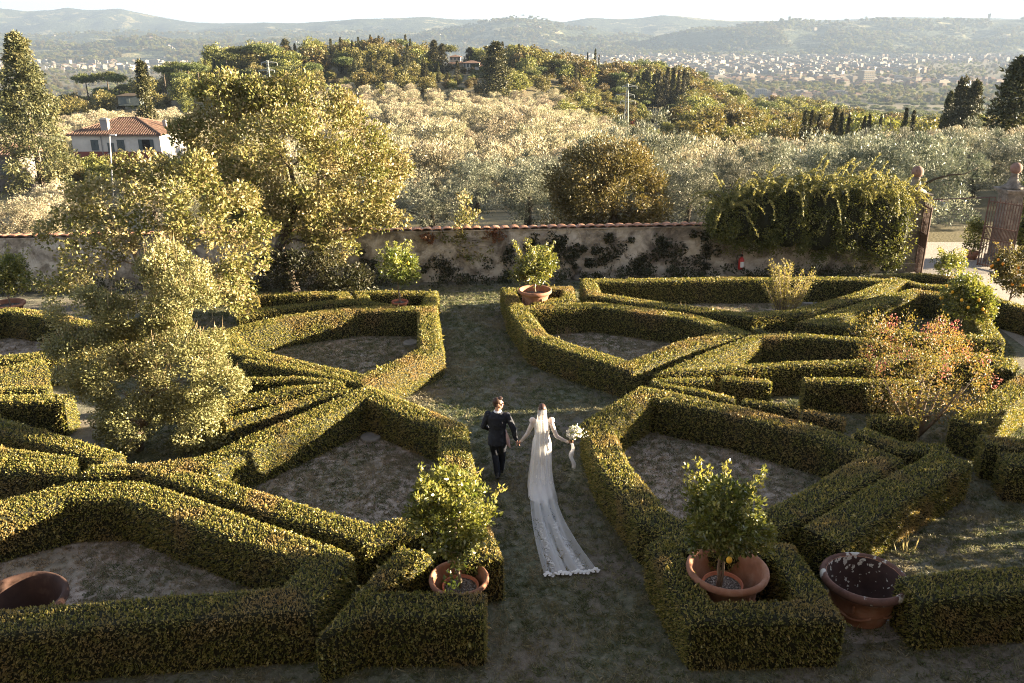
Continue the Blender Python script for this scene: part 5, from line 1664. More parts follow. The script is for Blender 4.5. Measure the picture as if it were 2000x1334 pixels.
def pylon(label, px, D, ytop, ybase, arms):
    zt, zb = height(ytop, D), height(ybase, D)
    x = side(px, D, zt)
    zb = min(zb, tz(x, D))
    p = thing('power_pylon', label, 'pylon', (x, D, zb), 0, 'lattice power pylons on the slopes')
    H = zt - zb
    w0, w1 = 1.15, 0.30
    mb = MB()
    levels = [H * q for q in np.linspace(0, 1, 12)]
    def cor(q, i):
        w = (w0 + (w1 - w0) * q / H) / 2 * 1.0
        return Vector(((-1, 1, 1, -1)[i] * w, (-1, -1, 1, 1)[i] * w, q))
    for i in range(4):
        mb.tube([cor(0, i), cor(H, i)], 0.05, 4)
        for a, b in zip(levels[:-1], levels[1:]):
            mb.tube([cor(a, i), cor(b, (i + 1) % 4)], 0.028, 4); mb.tube([cor(a, (i + 1) % 4), cor(b, i)], 0.028, 4)
    mb.build('lattice_mast', m_rail, p)
    for yy, l, r in arms:
        z_ = height(yy, D) - zb
        kx = (D * cP + 20 * sP) / 1685
        for s, e in ((-1, l), (1, r)):
            if e <= 0: continue
            a = MB()
            a.tube([(0, -0.2, z_), (s * e * kx, 0, z_ + 0.05)], 0.06, 4); a.tube([(0, 0.2, z_), (s * e * kx, 0, z_ + 0.05)], 0.06, 4); a.tube([(0, 0, z_ + 0.5), (s * e * kx, 0, z_ + 0.05)], 0.06, 4)
            ar = a.build('cross_arm', m_rail, p)
            ins = MB(); ins.tube([(s * e * kx, 0, z_ + 0.02), (s * e * kx, 0, z_ - 0.55)], 0.075, 6); ins.build('insulator', m_rail, ar)
    return p
pylon('pale lattice pylon with three cross arms at the upper edge of the grove, right', 1226, 208, 163, 262, ((169, 10, 18), (186, 22, 14), (198, 12, 16)))
pylon('pale lattice pylon above the tall fruit tree, left', 522, 205, 118, 200, ((123, 12, 18), (138, 18, 12), (149, 12, 16)))

t_cream, t_white, t_pink, t_ochre = plaster('town_cream', (0.24, 0.205, 0.155)), plaster('town_white', (0.235, 0.222, 0.20)), plaster('town_pink', (0.22, 0.165, 0.13)), plaster('town_ochre', (0.21, 0.155, 0.105))
# ------------------------------------------------------------------ town in the plain and houses on the hills
def town_mesh(seed, mw, w, d, h, roof, wing=True):
    rng = random.Random(seed)
    mb = MB(); mats = []
    def blk(cx, cy_, w, d, h):
        n = len(mb.f)
        mb.box((cx, cy_, h / 2), (w, d, h)); mats.extend([0] * (len(mb.f) - n))
        n = len(mb.f)
        if roof == 'hip':
            hp = min(d, w) * 0.48
            e = 0.5
            ev = [(cx - w / 2 - e, cy_ - d / 2 - e, h), (cx + w / 2 + e, cy_ - d / 2 - e, h), (cx + w / 2 + e, cy_ + d / 2 + e, h), (cx - w / 2 - e, cy_ + d / 2 + e, h), (cx - w / 2 + hp, cy_, h + hp * 0.42), (cx + w / 2 - hp, cy_, h + hp * 0.42)]
            mb.add(ev, [(0, 1, 5, 4), (1, 2, 5), (2, 3, 4, 5), (3, 0, 4), (3, 2, 1, 0)])
            mats.extend([1] * 5)
        else:
            mb.box((cx, cy_, h + 0.4), (w * 0.98, d * 0.98, 0.5)); mats.extend([1] * 6)
            mb.box((cx + w * 0.2, cy_, h + 1.4), (w * 0.25, d * 0.4, 1.8)); mats.extend([0] * 6)
        # windows, storey by storey, on the front and on the sunny side
        st = max(1, int(h / 3.2)); nw = max(2, int(w / 3.4)); nd = max(1, int(d / 3.6))
        for s in range(st):
            z0 = 1.0 + s * 3.2
            for i in range(nw):
                n = len(mb.f); mb.box((cx - w / 2 + (i + 0.5) * w / nw, cy_ - d / 2 - 0.01, z0 + 0.8), (1.2, 0.06, 1.6)); mats.extend([2] * (len(mb.f) - n))
            for i in range(nd):
                n = len(mb.f); mb.box((cx + w / 2 + 0.01, cy_ - d / 2 + (i + 0.5) * d / nd, z0 + 0.8), (0.06, 1.2, 1.6)); mats.extend([2] * (len(mb.f) - n))
    blk(0, 0, w, d, h)
    if wing: blk(w * 0.62, d * 0.3, w * 0.5, d * 0.8, h * rng.uniform(0.5, 0.8))
    me = mb.mesh('town_house')
    for m in (mw, m_roof if roof == 'hip' else m_greyw, m_shutter): me.materials.append(m)
    me.polygons.foreach_set('material_index', np.array(mats, dtype=np.int32))
    return me
TOWN = [town_mesh(1, t_cream, 17, 12, 13, 'hip'), town_mesh(2, t_white, 22, 13, 16, 'flat'), town_mesh(3, t_pink, 14, 11, 10, 'hip'), town_mesh(4, t_white, 15, 12, 9, 'hip', False), town_mesh(5, t_ochre, 16, 11, 12, 'hip'), town_mesh(6, t_cream, 34, 13, 17, 'flat'), town_mesh(7, t_white, 26, 14, 8, 'hip')]
TNAME = ['cream tiled apartment house in the town', 'white flat roofed block in the town', 'pink tiled house in the town', 'small white tiled house in the town', 'ochre tiled house in the town', 'long cream flat roofed block in the town', 'low white tiled hall in the town']
tc = []
for _ in range(5200):
    px = random.uniform(1040, 2160)
    yy = random.uniform(106, 193) if random.random() < 0.6 else random.uniform(106, 140)
    lim = 193 if 1420 < px < 1760 else (172 if px >= 1760 else 108 + (px - 1040) * 0.2)
    if yy > lim: continue
    D = (EYE_H - PLAIN) / ((-ray(1000, yy).z) / ray(1000, yy).y)
    tc.append((px, D))
for _ in range(900):
    px = random.uniform(-120, 420); yy = random.uniform(106, 140)
    D = (EYE_H - PLAIN) / ((-ray(1000, yy).z) / ray(1000, yy).y)
    if random.random() < (0.5 if px < 60 else 0.28): tc.append((px, D))
tg = {}
tcs = []
for px, D in tc:
    x = side(px, D, PLAIN)
    n = noise.noise(Vector((x * 0.0022, D * 0.0016, 3.3)))
    if n < -0.16: continue                       # parks and fields between
    key = (int(x // 27), int(D // 34))
    if key in tg or D > 6200: continue
    tg[key] = 1
    tcs.append((x, D))
tcs.sort(key=lambda q: q[1])
def town_label(base, px, D):
    return base + beside(px, [(200, ' at the far left'), (600, ' behind the lone cypress'), (1300, ' above the cypress avenue'), (1400, ' right of the avenue'), (1480, ' left part'), (1560, ' below the ochre hill villa'), (1640, ' left of the tower block'), (1680, ' just left of the tower block'), (1720, ' round the tower block'), (1780, ' right of the tower block'), (1850, ' left of the sports hall'), (1920, ' by the sports hall'), (2300, ' at the right edge')]) + (', nearest row' if D < 2250 else (', near rows' if D < 2600 else ', farther back'))
FNAME = {0: 'cream farmhouse', 2: 'pink farmhouse', 3: 'small white farmhouse', 6: 'long white farmhouse'}
for x, D in tcs[:290]:
    px = 1000 + x / (D * cP + 149 * sP) * 1685
    i = random.choices(range(7), [6, 1, 6, 4, 6, 2, 1] if px > 700 else [5, 0, 6, 1, 6, 0, 0])[0]
    o = obj('town_house', TOWN[i], None, (x, D, PLAIN), (0, 0, random.choice((0.3, 0.3, 1.87, -0.2)) + random.uniform(-0.12, 0.12)), random.uniform(0.8, 1.2))
    tag(o, town_label(TNAME[i], px, D), 'town house', 'houses of the town in the plain')
print('town', len(tcs))
TOBJ = [proto_obj('block', m) for m in TOWN]
for k in range(7):
    sub = tcs[290:][k::7]
    if sub: mass('far_town', [(a, b, PLAIN) for a, b in sub], [random.uniform(0.8, 1.25) for _ in sub], TOBJ[k])
# trees of the town
tt_ = []
for _ in range(9000):
    px = random.uniform(-150, 2160); yy = random.uniform(103, 205)
    D = (EYE_H - PLAIN) / ((-ray(1000, yy).z) / ray(1000, yy).y)
    x = side(px, D, PLAIN)
    n = noise.noise(Vector((x * 0.0022, D * 0.0016, 3.3)))
    if (int(x // 27), int(D // 34)) in tg or D > 6000 or D < 1500: continue
    if n < -0.05 or random.random() < 0.35: tt_.append((x, D, max(PLAIN, tz(x, D)) - 0.5, random.uniform(0.9, 1.9)))
for k in range(6):
    sub = tt_[k::6]
    mass('town_trees', [(a, b, c) for a, b, c, d in sub], [d for a, b, c, d in sub], WOOD[k])
# umbrella pine park at the near edge of the town, right
pk = []
for _ in range(260):
    px = random.uniform(1590, 2000); D = random.uniform(950, 1750)
    x = side(px, D, -120)
    pk.append((x, D, tz(x, D) - 1, random.uniform(1.3, 2.0)))
mass('pine_park', [(a, b, c) for a, b, c, d in pk], [d for a, b, c, d in pk], WOOD[5])

# single buildings one can pick out
def plain_at(px, yy):
    D = (EYE_H - PLAIN) / ((-ray(1000, yy).z) / ray(1000, yy).y)
    return side(px, D, PLAIN), D
x, D = plain_at(1690, 166)
kx = (D * cP + 149 * sP) / 1685
mb_w, mb_h = 25 * kx, height(138, D) - PLAIN
tower = thing('tower_block', 'tall beige tower block with rows of windows in the middle of the town', 'tower block', (x, D, PLAIN), 0.28)
mb = MB(); mb.box((0, 0, mb_h / 2), (mb_w, mb_w * 0.7, mb_h)); mb.build('wall', t_cream, tower)
mb = MB(); mb.box((0, 0, mb_h + 0.5), (mb_w * 1.03, mb_w * 0.73, 1.0)); mb.build('roof', m_greyw, tower)
wm = MB(); wm.box((0, 0, 0), (3.4, 0.3, 2.6)); wme = wm.mesh('window', m_shutter)
for r_ in range(6):
    for c_ in range(6):
        obj('window', wme, tower, (-mb_w / 2 + (c_ + 0.5) * mb_w / 6, -mb_w * 0.35 - 0.1, mb_h * 0.12 + r_ * mb_h * 0.145))
x, D = plain_at(1868, 166)
kx = (D * cP + 149 * sP) / 1685
hall = thing('sports_hall', 'white building with a rounded end on the right of the town', 'hall', (x, D, PLAIN), 0.1)
mb = MB(); mb.box((-6 * kx, 0, 7 * kx), (26 * kx, 24, 14 * kx)); mb.build('wall', t_white, hall)
mb = MB(); mb.lathe([(9 * kx, 0), (9 * kx, 10 * kx), (8 * kx, 16 * kx), (4 * kx, 19 * kx), (0.0, 20 * kx)], (12 * kx, 0, 0), 20); mb.build('round_end', t_white, hall, smooth=True)
mb = MB(); mb.box((-6 * kx, 0, 14 * kx + 0.6), (27 * kx, 25, 1.2)); mb.build('roof', m_greyw, hall)
x, D = plain_at(1308, 118)
ct = thing('bell_tower', 'brown church bell tower at the far edge of the town above the avenue', 'tower', (x, D, PLAIN))
hh = height(102, D) - PLAIN
mb = MB(); mb.box((0, 0, hh / 2), (9, 9, hh)); mb.build('shaft', m_ochre, ct)
mb = MB(); mb.lathe([(7.5, hh), (0.0, hh + 7)], (0, 0, 0), 4); mb.build('spire', m_roof, ct)
# houses dotted on the hills
hh_ = []
rh = random.Random(9)
for li, n in ((0, 34), (1, 26), (2, 44), (3, 16)):
    g = HV[li]
    for _ in range(n):
        s = int(rh.uniform(2, 33)); c = rh.randrange(10, 210)
        p = g[s, c]
        px = 1000 + p[0] / (p[1] * cP) * 1685
        if -100 < px < 2100: hh_.append(tuple(p))
for p in hh_:
    i = rh.choice((0, 2, 3, 3, 6))
    o = obj('hill_farmhouse', TOWN[i], None, (p[0], p[1], p[2] - 1), (0, 0, rh.uniform(-0.5, 0.5)), rh.uniform(0.8, 1.5))
    px = 1000 + p[0] / (p[1] * cP) * 1685
    tag(o, FNAME[i] + beside(px, [(150, ' at the far left'), (350, ' behind the cedar and lone cypress'), (520, ' behind the left end of the ridge'), (700, ' behind the wide pines'), (860, ' behind the small white house'), (960, ' behind the villa'), (1060, ' under the central hill top'), (1200, ' on the right of the central hill'), (1350, ' where the two hills meet'), (1480, ' left of the ochre villa'), (1650, ' right of the ochre villa'), (1800, ' above the tower block'), (1950, ' below the castle tower'), (2300, ' at the right edge')]) + (', high up' if p[2] > 20 else (', half way up' if p[2] > -60 else ', near the foot of the hills')), 'farmhouse', 'farmhouses on the hazy hills')
def skyline_tower(name, label, px, ytop, layer, w, mat, cat):
    g = HV[layer]
    row = g[39]
    i = int(np.argmin(np.abs(1000 + row[:, 0] / (row[:, 1] * cP - (row[:, 2] - EYE_H) * sP) * 1685 - px)))
    p = row[i]
    zt = height(ytop, p[1])
    t = thing(name, label, cat, tuple(p))
    hgt = zt - p[2]
    mb = MB(); mb.box((0, 0, hgt / 2 - 10), (w, w, hgt + 20)); mb.build('shaft', mat, t)
    mb = MB(); mb.box((0, 0, hgt + 2.0), (w * 1.25, w * 1.25, 5)); 
    for sx in (-1, 0, 1): mb.box((sx * w * 0.45, -w * 0.55, hgt + 5.5), (w * 0.2, w * 0.12, 2.4))
    mb.build('parapet', mat, t)
    return t
skyline_tower('castle_tower', 'castle tower standing on the skyline at the right', 1929, 28, 0, 14, m_cream, 'tower')
g = HV[0][36]
i = int(np.argmin(np.abs(1000 + g[:, 0] / (g[:, 1] * cP) * 1685 - 1457)))
cv = thing('hill_villa', 'large ochre villa high on the hazy hill right of centre', 'villa', tuple(g[i]))
mb = MB(); mb.box((0, 0, 9), (46, 20, 24)); mb.build('wall', m_ochre, cv)
mb = MB(); mb.lathe([(34, 21), (12, 27)], (0, 0, 0), 4); r_ = mb.build('roof', m_roof, cv); r_.scale = (1, 0.5, 1); r_.rotation_euler = (0, 0, 0)
# ------------------------------------------------------------------ terracotta pots and citrus trees
m_terra = surface('terracotta', [(0.25, (0.17, 0.085, 0.055)), (0.5, (0.28, 0.135, 0.085)), (0.75, (0.36, 0.22, 0.16))], scale=3.5, detail=8, bump=0.35, bscale=18)
m_terra_dark = surface('shaded_terracotta', [(0.3, (0.030, 0.017, 0.014)), (0.6, (0.060, 0.032, 0.024)), (0.8, (0.13, 0.08, 0.058))], scale=3.0, detail=8, bump=0.35, bscale=18)  # clay darkened so its colour carries the shade inside the corner pot
m_terra_new = surface('new_terracotta', [(0.3, (0.30, 0.10, 0.055)), (0.7, (0.38, 0.14, 0.08))], scale=5, bump=0.15)
def lichen(nt, vec, col):
    vo = nt.nodes.new('ShaderNodeTexVoronoi'); vo.inputs['Scale'].default_value = 11.0; vo.inputs['Randomness'].default_value = 1.0
    n = nt.nodes.new('ShaderNodeTexNoise'); n.inputs['Scale'].default_value = 7.0; n.inputs['Detail'].default_value = 4.0
    nt.links.new(vec, n.inputs['Vector'])
    add = nt.nodes.new('ShaderNodeMixRGB'); add.blend_type = 'ADD'; add.inputs[0].default_value = 0.22
    nt.links.new(vec, add.inputs[1]); nt.links.new(n.outputs['Color'], add.inputs[2])
    nt.links.new(add.outputs[0], vo.inputs['Vector'])
    thr = noise_fac(nt, 2.4, 3.0, 0.6, vec)
    d = math_n(nt, 'SUBTRACT', math_n(nt, 'MULTIPLY', thr, 0.70), vo.outputs['Distance'])
    sx = nt.nodes.new('ShaderNodeSeparateXYZ'); nt.links.new(vec, sx.inputs[0])
    mr = nt.nodes.new('ShaderNodeMapRange'); nt.links.new(sx.outputs[2], mr.inputs[0]); mr.inputs[1].default_value = 0.05; mr.inputs[2].default_value = 0.66; mr.inputs[3].default_value = -0.22; mr.inputs[4].default_value = 0.10
    d = math_n(nt, 'ADD', d, mr.outputs[0])
    sp = ramp(nt, d, [(0.05, (0, 0, 0)), (0.11, (1, 1, 1))])
    return mixc(nt, sp, col, (0.46, 0.45, 0.42))
m_lichen = surface('lichened_clay', [(0.3, (0.030, 0.018, 0.017)), (0.7, (0.060, 0.034, 0.030))], scale=4, detail=8, bump=0.4, bscale=16, extra=lichen, world_space=False)
def patches(nt, vec, col):
    sp = ramp(nt, noise_fac(nt, 4.5, 4.0, 0.6, vec, 0.3), [(0.56, (0, 0, 0)), (0.60, (1, 1, 1))])
    return mixc(nt, sp, col, (0.50, 0.49, 0.45))
m_rim = surface('limed_rim', [(0.3, (0.070, 0.040, 0.034)), (0.7, (0.16, 0.085, 0.065))], scale=5, detail=8, bump=0.4, bscale=18, extra=patches, world_space=False)
m_soil = surface('gravelly_soil', [(0.3, (0.035, 0.026, 0.022)), (0.5, (0.085, 0.066, 0.058)), (0.66, (0.32, 0.29, 0.26))], scale=38, detail=3, bump=1.0, bscale=45, bdist=0.03)
m_fruit_y = surface('lemon_rind', [(0.3, (0.75, 0.38, 0.03)), (0.7, (0.80, 0.47, 0.05))], scale=6, bump=0.1, rough=0.45)
m_fruit_o = surface('orange_rind', [(0.3, (0.70, 0.24, 0.02)), (0.7, (0.76, 0.30, 0.03))], scale=6, bump=0.1, rough=0.45)

def pot_prof(r, h):
    return [(r * 0.60, 0.0), (r * 0.64, h * 0.04), (r * 0.63, h * 0.10), (r * 0.72, h * 0.34), (r * 0.735, h * 0.37), (r * 0.72, h * 0.40), (r * 0.83, h * 0.74), (r * 0.90, h * 0.80), (r * 0.95, h * 0.82), (r * 0.99, h * 0.86), (r * 1.0, h * 0.92), (r * 0.99, h * 0.97), (r * 0.96, h), (r * 0.91, h), (r * 0.87, h * 0.97), (r * 0.855, h * 0.92), (r * 0.80, h * 0.70), (r * 0.66, h * 0.30), (r * 0.57, h * 0.09), (0.0, h * 0.075)]

def pot(label, px, py, rim_px, h, m=m_terra, group='terracotta pots of the garden', rim_m=None, base_z=0.0, medallion=True, rz=0.0):
    p = at(px, py, base_z + h)
    zc = p.y * cP + (EYE_H - p.z) * sP
    r = rim_px / 1685.0 * zc / 2
    t = thing('terracotta_pot', label, 'pot', (p.x, p.y, base_z + 0.02), rz, group)
    mb = MB(); mb.lathe(pot_prof(r, h), sides=40, wob=0.006); mb.build('body', m, t, smooth=True)
    if rim_m is not None:
        mb = MB(); mb.lathe([(r * 0.90, h * 0.998), (r * 0.868, h * 0.965), (r * 0.852, h * 0.92), (r * 0.795, h * 0.70), (r * 0.655, h * 0.31), (r * 0.565, h * 0.10), (0, h * 0.09)], sides=40, wob=0.006, caps=False); mb.build('lining', rim_m, t, smooth=True)
        mb = MB(); mb.lathe([(r * 0.955, h * 0.815), (r * 1.015, h * 0.86), (r * 1.03, h * 0.93), (r * 1.01, h * 0.985), (r * 0.965, h * 1.02), (r * 0.91, h * 1.015), (r * 0.875, h * 0.97), (r * 0.860, h * 0.93)], sides=40, wob=0.006, caps=False); mb.build('rim', m_rim, t, smooth=True)
    if medallion:
        for a in (R(-62), R(120), R(30), R(210)):
            mb = MB()
            c = Vector((math.cos(a) * r * 0.815, math.sin(a) * r * 0.815, h * 0.56))
            mb.ball(c, (0.05 * r, 0.05 * r, 0.07), 10, 6); mb.build('boss', m, t, smooth=True)
            pts = []
            for k in range(9):
                b = a + (k / 8 - 0.5) * 1.1
                rr_ = r * (0.70 + 0.03)
                pts.append((math.cos(b) * (r * 0.735), math.sin(b) * (r * 0.735), h * (0.36 - 0.10 * math.sin(math.pi * k / 8))))
            mb = MB(); mb.tube(pts, 0.022, 6); mb.build('garland', m, t, smooth=True)
    return t, p, r, h

def inner_pot(label, p, r, h, dx, dy, ri, hi, base, soil_m=m_soil):
    t = thing('plant_pot', label, 'pot', (p.x + dx, p.y + dy, base), 0, 'smaller pots that hold the citrus trees')
    mb = MB(); mb.lathe([(ri * 0.68, 0), (ri * 0.92, hi * 0.78), (ri * 1.0, hi * 0.80), (ri * 1.02, hi * 0.98), (ri, hi), (ri * 0.93, hi), (ri * 0.90, hi * 0.84), (0, hi * 0.83)], sides=32); mb.build('body', m_terra_new, t, smooth=True)
    s = MB(); s.lathe([(ri * 0.905, hi * 0.85), (ri * 0.6, hi * 0.875), (0, hi * 0.89)], sides=24); s.build('soil', soil_m, t)
    return t

def citrus(label, x, y, z0, trunk_h, r, top, seed, leaf=0.085, fruits=0, fm=None, n_cl=60, each=52, flat=1.0, m=None, shoots=10, name='lemon_tree', lean=0.0, cr=0.17, cat='tree', tr=0.028):
    """small tree: crown from trunk_h to top over z0, radius r"""
    rng = np.random.default_rng(seed)
    hc = (trunk_h + top) / 2
    ells = [(lean, 0, hc, r * 0.80, r * 0.80, (top - trunk_h) / 2 * 0.86, 1.0)]
    for _ in range(5):
        a = rng.uniform(0, 6.28); q = rng.uniform(0.25, 0.6) * r
        ells.append((lean + math.cos(a) * q, math.sin(a) * q, hc + rng.uniform(-0.3, 0.4) * (top - trunk_h), r * 0.42, r * 0.42, (top - trunk_h) * 0.22, 0.28))
    cl = ell_clumps(rng, ells, n_cl, 0.35)
    rr = cr * rng.uniform(0.6, 1.3, len(cl))
    # upright shoots at the top
    sh = []
    for _ in range(shoots):
        a = rng.uniform(0, 6.28); q = r * rng.uniform(0.2, 0.8)
        b = np.array([lean + math.cos(a) * q, math.sin(a) * q, hc + (top - trunk_h) * 0.22])
        for k in range(5):
            sh.append(b + np.array([math.cos(a) * 0.05 * k, math.sin(a) * 0.05 * k, 0.085 * k]) * (r / 0.7))
    if sh:
        cl = np.concatenate([cl, np.array(sh)]); rr = np.concatenate([rr, np.full(len(sh), cr * 0.38)])
    v, t, tone = clump_leaves(rng, cl[:len(cl) - len(sh)], rr[:len(cl) - len(sh)], each, leaf, 0.5, up_bias=0.25, center=np.array([lean, 0, hc]))
    if sh:
        v2, t2, n2 = clump_leaves(rng, cl[-len(sh):], rr[-len(sh):], 11, leaf * 0.8, 0.5, up_bias=0.9)
        t = np.concatenate([t, t2 + len(v)]); v = np.concatenate([v, v2]); tone = np.concatenate([tone, np.clip(n2 + 0.25, 0, 1)])
    root = thing(name, label, cat, (x, y, z0))
    tp = [(0, 0, -0.06), (lean * 0.2 + 0.01, 0.0, trunk_h * 0.35), (lean * 0.5 - 0.015, 0, trunk_h * 0.7), (lean * 0.8, 0, trunk_h + 0.1), (lean, 0, hc)]
    obj('trunk', limb_mesh('trunk', rng, tp, [tr * 1.35, tr, tr * 0.95, tr * 0.85, tr * 0.4], spread_pick(rng, cl, 14), m_bark_pale, 5, 0.005), root)
    obj('crown', np_mesh('crown', v, t, [m or m_citrus], rnd=tone), root)
    for i in range(fruits):
        a = rng.uniform(0, 6.28); e = rng.uniform(-0.6, 0.6)
        mb = MB(); c = Vector((lean + math.cos(a) * r * 0.82 * math.cos(e), math.sin(a) * r * 0.82 * math.cos(e), hc + math.sin(e) * (top - trunk_h) * 0.4))
        mb.ball(c, (0.042, 0.042, 0.052), 10, 7); mb.build('fruit', fm or m_fruit_y, root, smooth=True)
    return root

# near right pot with the lemon tree
t, p, r, h = pot('big terracotta pot in the solid hedge block under the near right lemon tree', 1421, 1109, 160, 0.70, base_z=0.25)
inner_pot('small orange pot with pale gravel inside the near right terracotta pot', p, r, h, -0.08, -0.10, 0.31, 0.36, 0.39)
citrus('near right lemon tree with a pale forked trunk and one ripe lemon', p.x - 0.16, p.y - 0.12, 0.69, 0.50, 0.74, 1.86, 61, fruits=0, n_cl=58, each=52, cr=0.16)
lt = bpy.data.objects['lemon_tree']
mb = MB(); mb.tube([(0.03, -0.01, -0.06), (0.06, 0.0, 0.2), (0.05, 0, 0.6)], [0.03, 0.024, 0.016], 6); mb.build('second_stem', m_bark_pale, lt, smooth=True)
f = at(1398, 1012, 1.75)
mb = MB(); mb.ball((f.x - lt.location.x, -0.66, f.z - lt.location.z - 0.13), (0.045, 0.045, 0.055), 12, 8); mb.build('lemon', m_fruit_y, lt, smooth=True)
# near left pot
t, p, r, h = pot('terracotta pot with a mottled rim under the near left lemon tree', 896, 1128, 118, 0.56, base_z=0.18)
inner_pot('small orange pot with dark soil inside the near left terracotta pot', p, r, h, 0.03, -0.05, 0.285, 0.34, 0.30)
citrus('near left lemon tree with shoots rising at its left and a leafy trunk', p.x + 0.03, p.y - 0.05, 0.54, 0.55, 0.72, 1.95, 62, n_cl=60, each=50, lean=-0.06, shoots=16, cr=0.16)
rng = np.random.default_rng(8)
_cl = np.array([[0.02 + rng.normal() * 0.09, -0.05 + rng.normal() * 0.06, 0.12 + 0.08 * i] for i in range(6)])
_v, _t, _n = clump_leaves(rng, _cl, np.full(6, 0.14), 16, 0.085, 0.5)
obj('trunk_leaves', np_mesh('trunk_leaves', _v, _t, [m_citrus], rnd=_n * 0.5), bpy.data.objects['lemon_tree.001'])
# the empty lichened pot
t, p, r, h = pot('empty terracotta pot blotched with pale lichen inside and on its rim, near right', 1689, 1126, 162, 0.72, rim_m=m_lichen, rz=R(25))
# the empty pot in the near left corner
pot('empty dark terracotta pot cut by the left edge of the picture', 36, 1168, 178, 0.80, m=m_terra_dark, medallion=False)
# far pots
t, p, r, h = pot('wide pale terracotta pot at the right end of the grass path', 1045, 566, 66, 0.62, base_z=0.5)
s_ = MB(); s_.lathe([(r * 0.80, h * 0.72), (0, h * 0.76)], sides=24); s_.build('soil', m_soil, t)
citrus('bright lemon tree in the wide pot at the right end of the path', p.x, p.y, 0.95, 0.30, 0.78, 1.62, 63, n_cl=50, each=42, fruits=2)
t, p, r, h = pot('low flat clay pot in the small hedge square left of the path', 781, 589, 33, 0.34, m=m_terra_new, medallion=False, base_z=0.5)
s_ = MB(); s_.lathe([(r * 0.78, h * 0.8), (0, h * 0.84)], sides=20); s_.build('soil', m_soil, t)
citrus('bright lemon tree with a bare straight trunk at the left end of the path', p.x, p.y, 0.78, 0.62, 0.74, 1.75, 64, n_cl=46, each=40, lean=-0.03, fruits=2)
t, p, r, h = pot('terracotta pot with a lemon tree at the left edge before the wall', 16, 592, 62, 0.5, medallion=False)
s_ = MB(); s_.lathe([(r * 0.80, h * 0.72), (0, h * 0.76)], sides=20); s_.build('soil', m_soil, t)
citrus('lemon tree in a pot at the left edge before the grey wall', p.x + 0.05, p.y, 0.36, 0.5, 0.80, 1.85, 65, n_cl=60, each=38)
t, p, r, h = pot('low terracotta pot in the green bed, under the dense ball of leaves', 1866, 657, 44, 0.34, medallion=False)
citrus('dense ball shaped citrus tree full of small yellow fruit in the green bed', p.x + 0.02, p.y, 0.26, 0.55, 0.82, 1.95, 66, n_cl=90, each=40, fruits=14, lean=0.10, shoots=4, name='citrus_tree')
t, p, r, h = pot('terracotta pot with the orange tree at the right edge beside the gravel', 1972, 607, 42, 0.5)
citrus('orange tree in a pot at the right edge, dotted with oranges', p.x - 0.05, p.y, 0.36, 0.72, 0.85, 2.25, 67, n_cl=80, each=36, fruits=22, fm=m_fruit_o, shoots=6, name='orange_tree', m=m_broad)
t, p, r, h = pot('terracotta pot nearly hidden in the small hedge triangle near the gate', 1838, 550, 40, 0.45, medallion=False)
citrus('thin open citrus bush in the small hedge triangle near the gate', p.x + 0.2, p.y, 0.3, 0.12, 0.62, 1.25, 68, n_cl=34, each=24, shoots=9, name='citrus_bush', cat='bush')
q = gpos(1897, 34.4, 0.0)
tq = thing('plant_pot', 'dark pot behind the open gate leaf', 'pot', q)
mb = MB(); mb.lathe([(0.17, 0), (0.24, 0.3), (0.25, 0.34), (0.21, 0.34), (0, 0.3)], sides=18); mb.build('body', m_terra, tq, smooth=True)
citrus('upright leafy bush in a dark pot behind the open gate leaf', q[0], q[1], 0.3, 0.05, 0.42, 1.35, 69, n_cl=34, each=30, shoots=4, name='potted_bush', cat='bush')

# pale upright shrub inside the hedge ring
p = at(1530, 640, 0.0)
rng = np.random.default_rng(71)
root = thing('upright_shrub', 'pale yellow green shrub of upright stems inside the hedge ring', 'shrub', (p.x, p.y, 0))
cl, tb = [], MB()
for i in range(34):
    a = rng.uniform(0, 6.28); q = rng.uniform(0.1, 1.0) ** 0.7
    L = rng.uniform(1.35, 2.2) * (1.05 - 0.12 * q)
    e = np.array([math.cos(a) * 0.78 * q, math.sin(a) * 0.6 * q, L])
    b = np.array([math.cos(a) * 0.10, math.sin(a) * 0.10, 0.0])
    tb.tube([b, b * 0.4 + e * 0.45 + [0, 0, 0.1], e], [0.014, 0.011, 0.004], 5)
    for s in np.linspace(0.42, 1.0, 11): cl.append(b + (e - b) * s + rng.normal(0, 0.025, 3))
cl = np.array(cl)
v, t, tone = clump_leaves(rng, cl, np.full(len(cl), 0.085), 10, 0.055, 0.5, up_bias=0.6, squash=1.3)
m_pale = leaf_mat('pale_leaf', [(0.15, 0.14, 0.045), (0.23, 0.20, 0.065), (0.33, 0.28, 0.11)], transl=0.4, gloss=0.3)
obj('stems', tb.mesh('stems', m_bark_pale, True), root)
obj('crown', np_mesh('crown', v, t, [m_pale], rnd=tone), root)

# stone discs, slabs and the odds and ends by the wall
m_disc = surface('grey_stone', [(0.3, (0.17, 0.16, 0.145)), (0.7, (0.30, 0.285, 0.26))], scale=6, detail=8, bump=0.4, bscale=22)
for px, py, w, lab in ((724, 856, 40, 'round grey stone lid lying in the brown bed left of the couple'), (1290, 841, 34, 'round dark stone lid lying in the bed right of the couple'), (802, 671, 30, 'round stone lid in the right corner of the left bed beyond the couple'), (1578, 590, 36, 'round stone lid in the far right bed by the pale upright shrub')):
    p = at(px, py, 0.03)
    r = w / 1685 * (p.y * cP + EYE_H * sP) / 2
    mb = MB(); mb.lathe([(r, -0.02), (r, 0.045), (r * 0.94, 0.07), (r * 0.7, 0.075), (r * 0.66, 0.062), (r * 0.2, 0.066), (0, 0.066)], (0, 0, 0), 28, 0.01)
    tag(mb.build('stone_disc', m_disc, None, loc=(p.x, p.y, 0.015)), lab, 'stone lid', 'round stone lids in the beds')
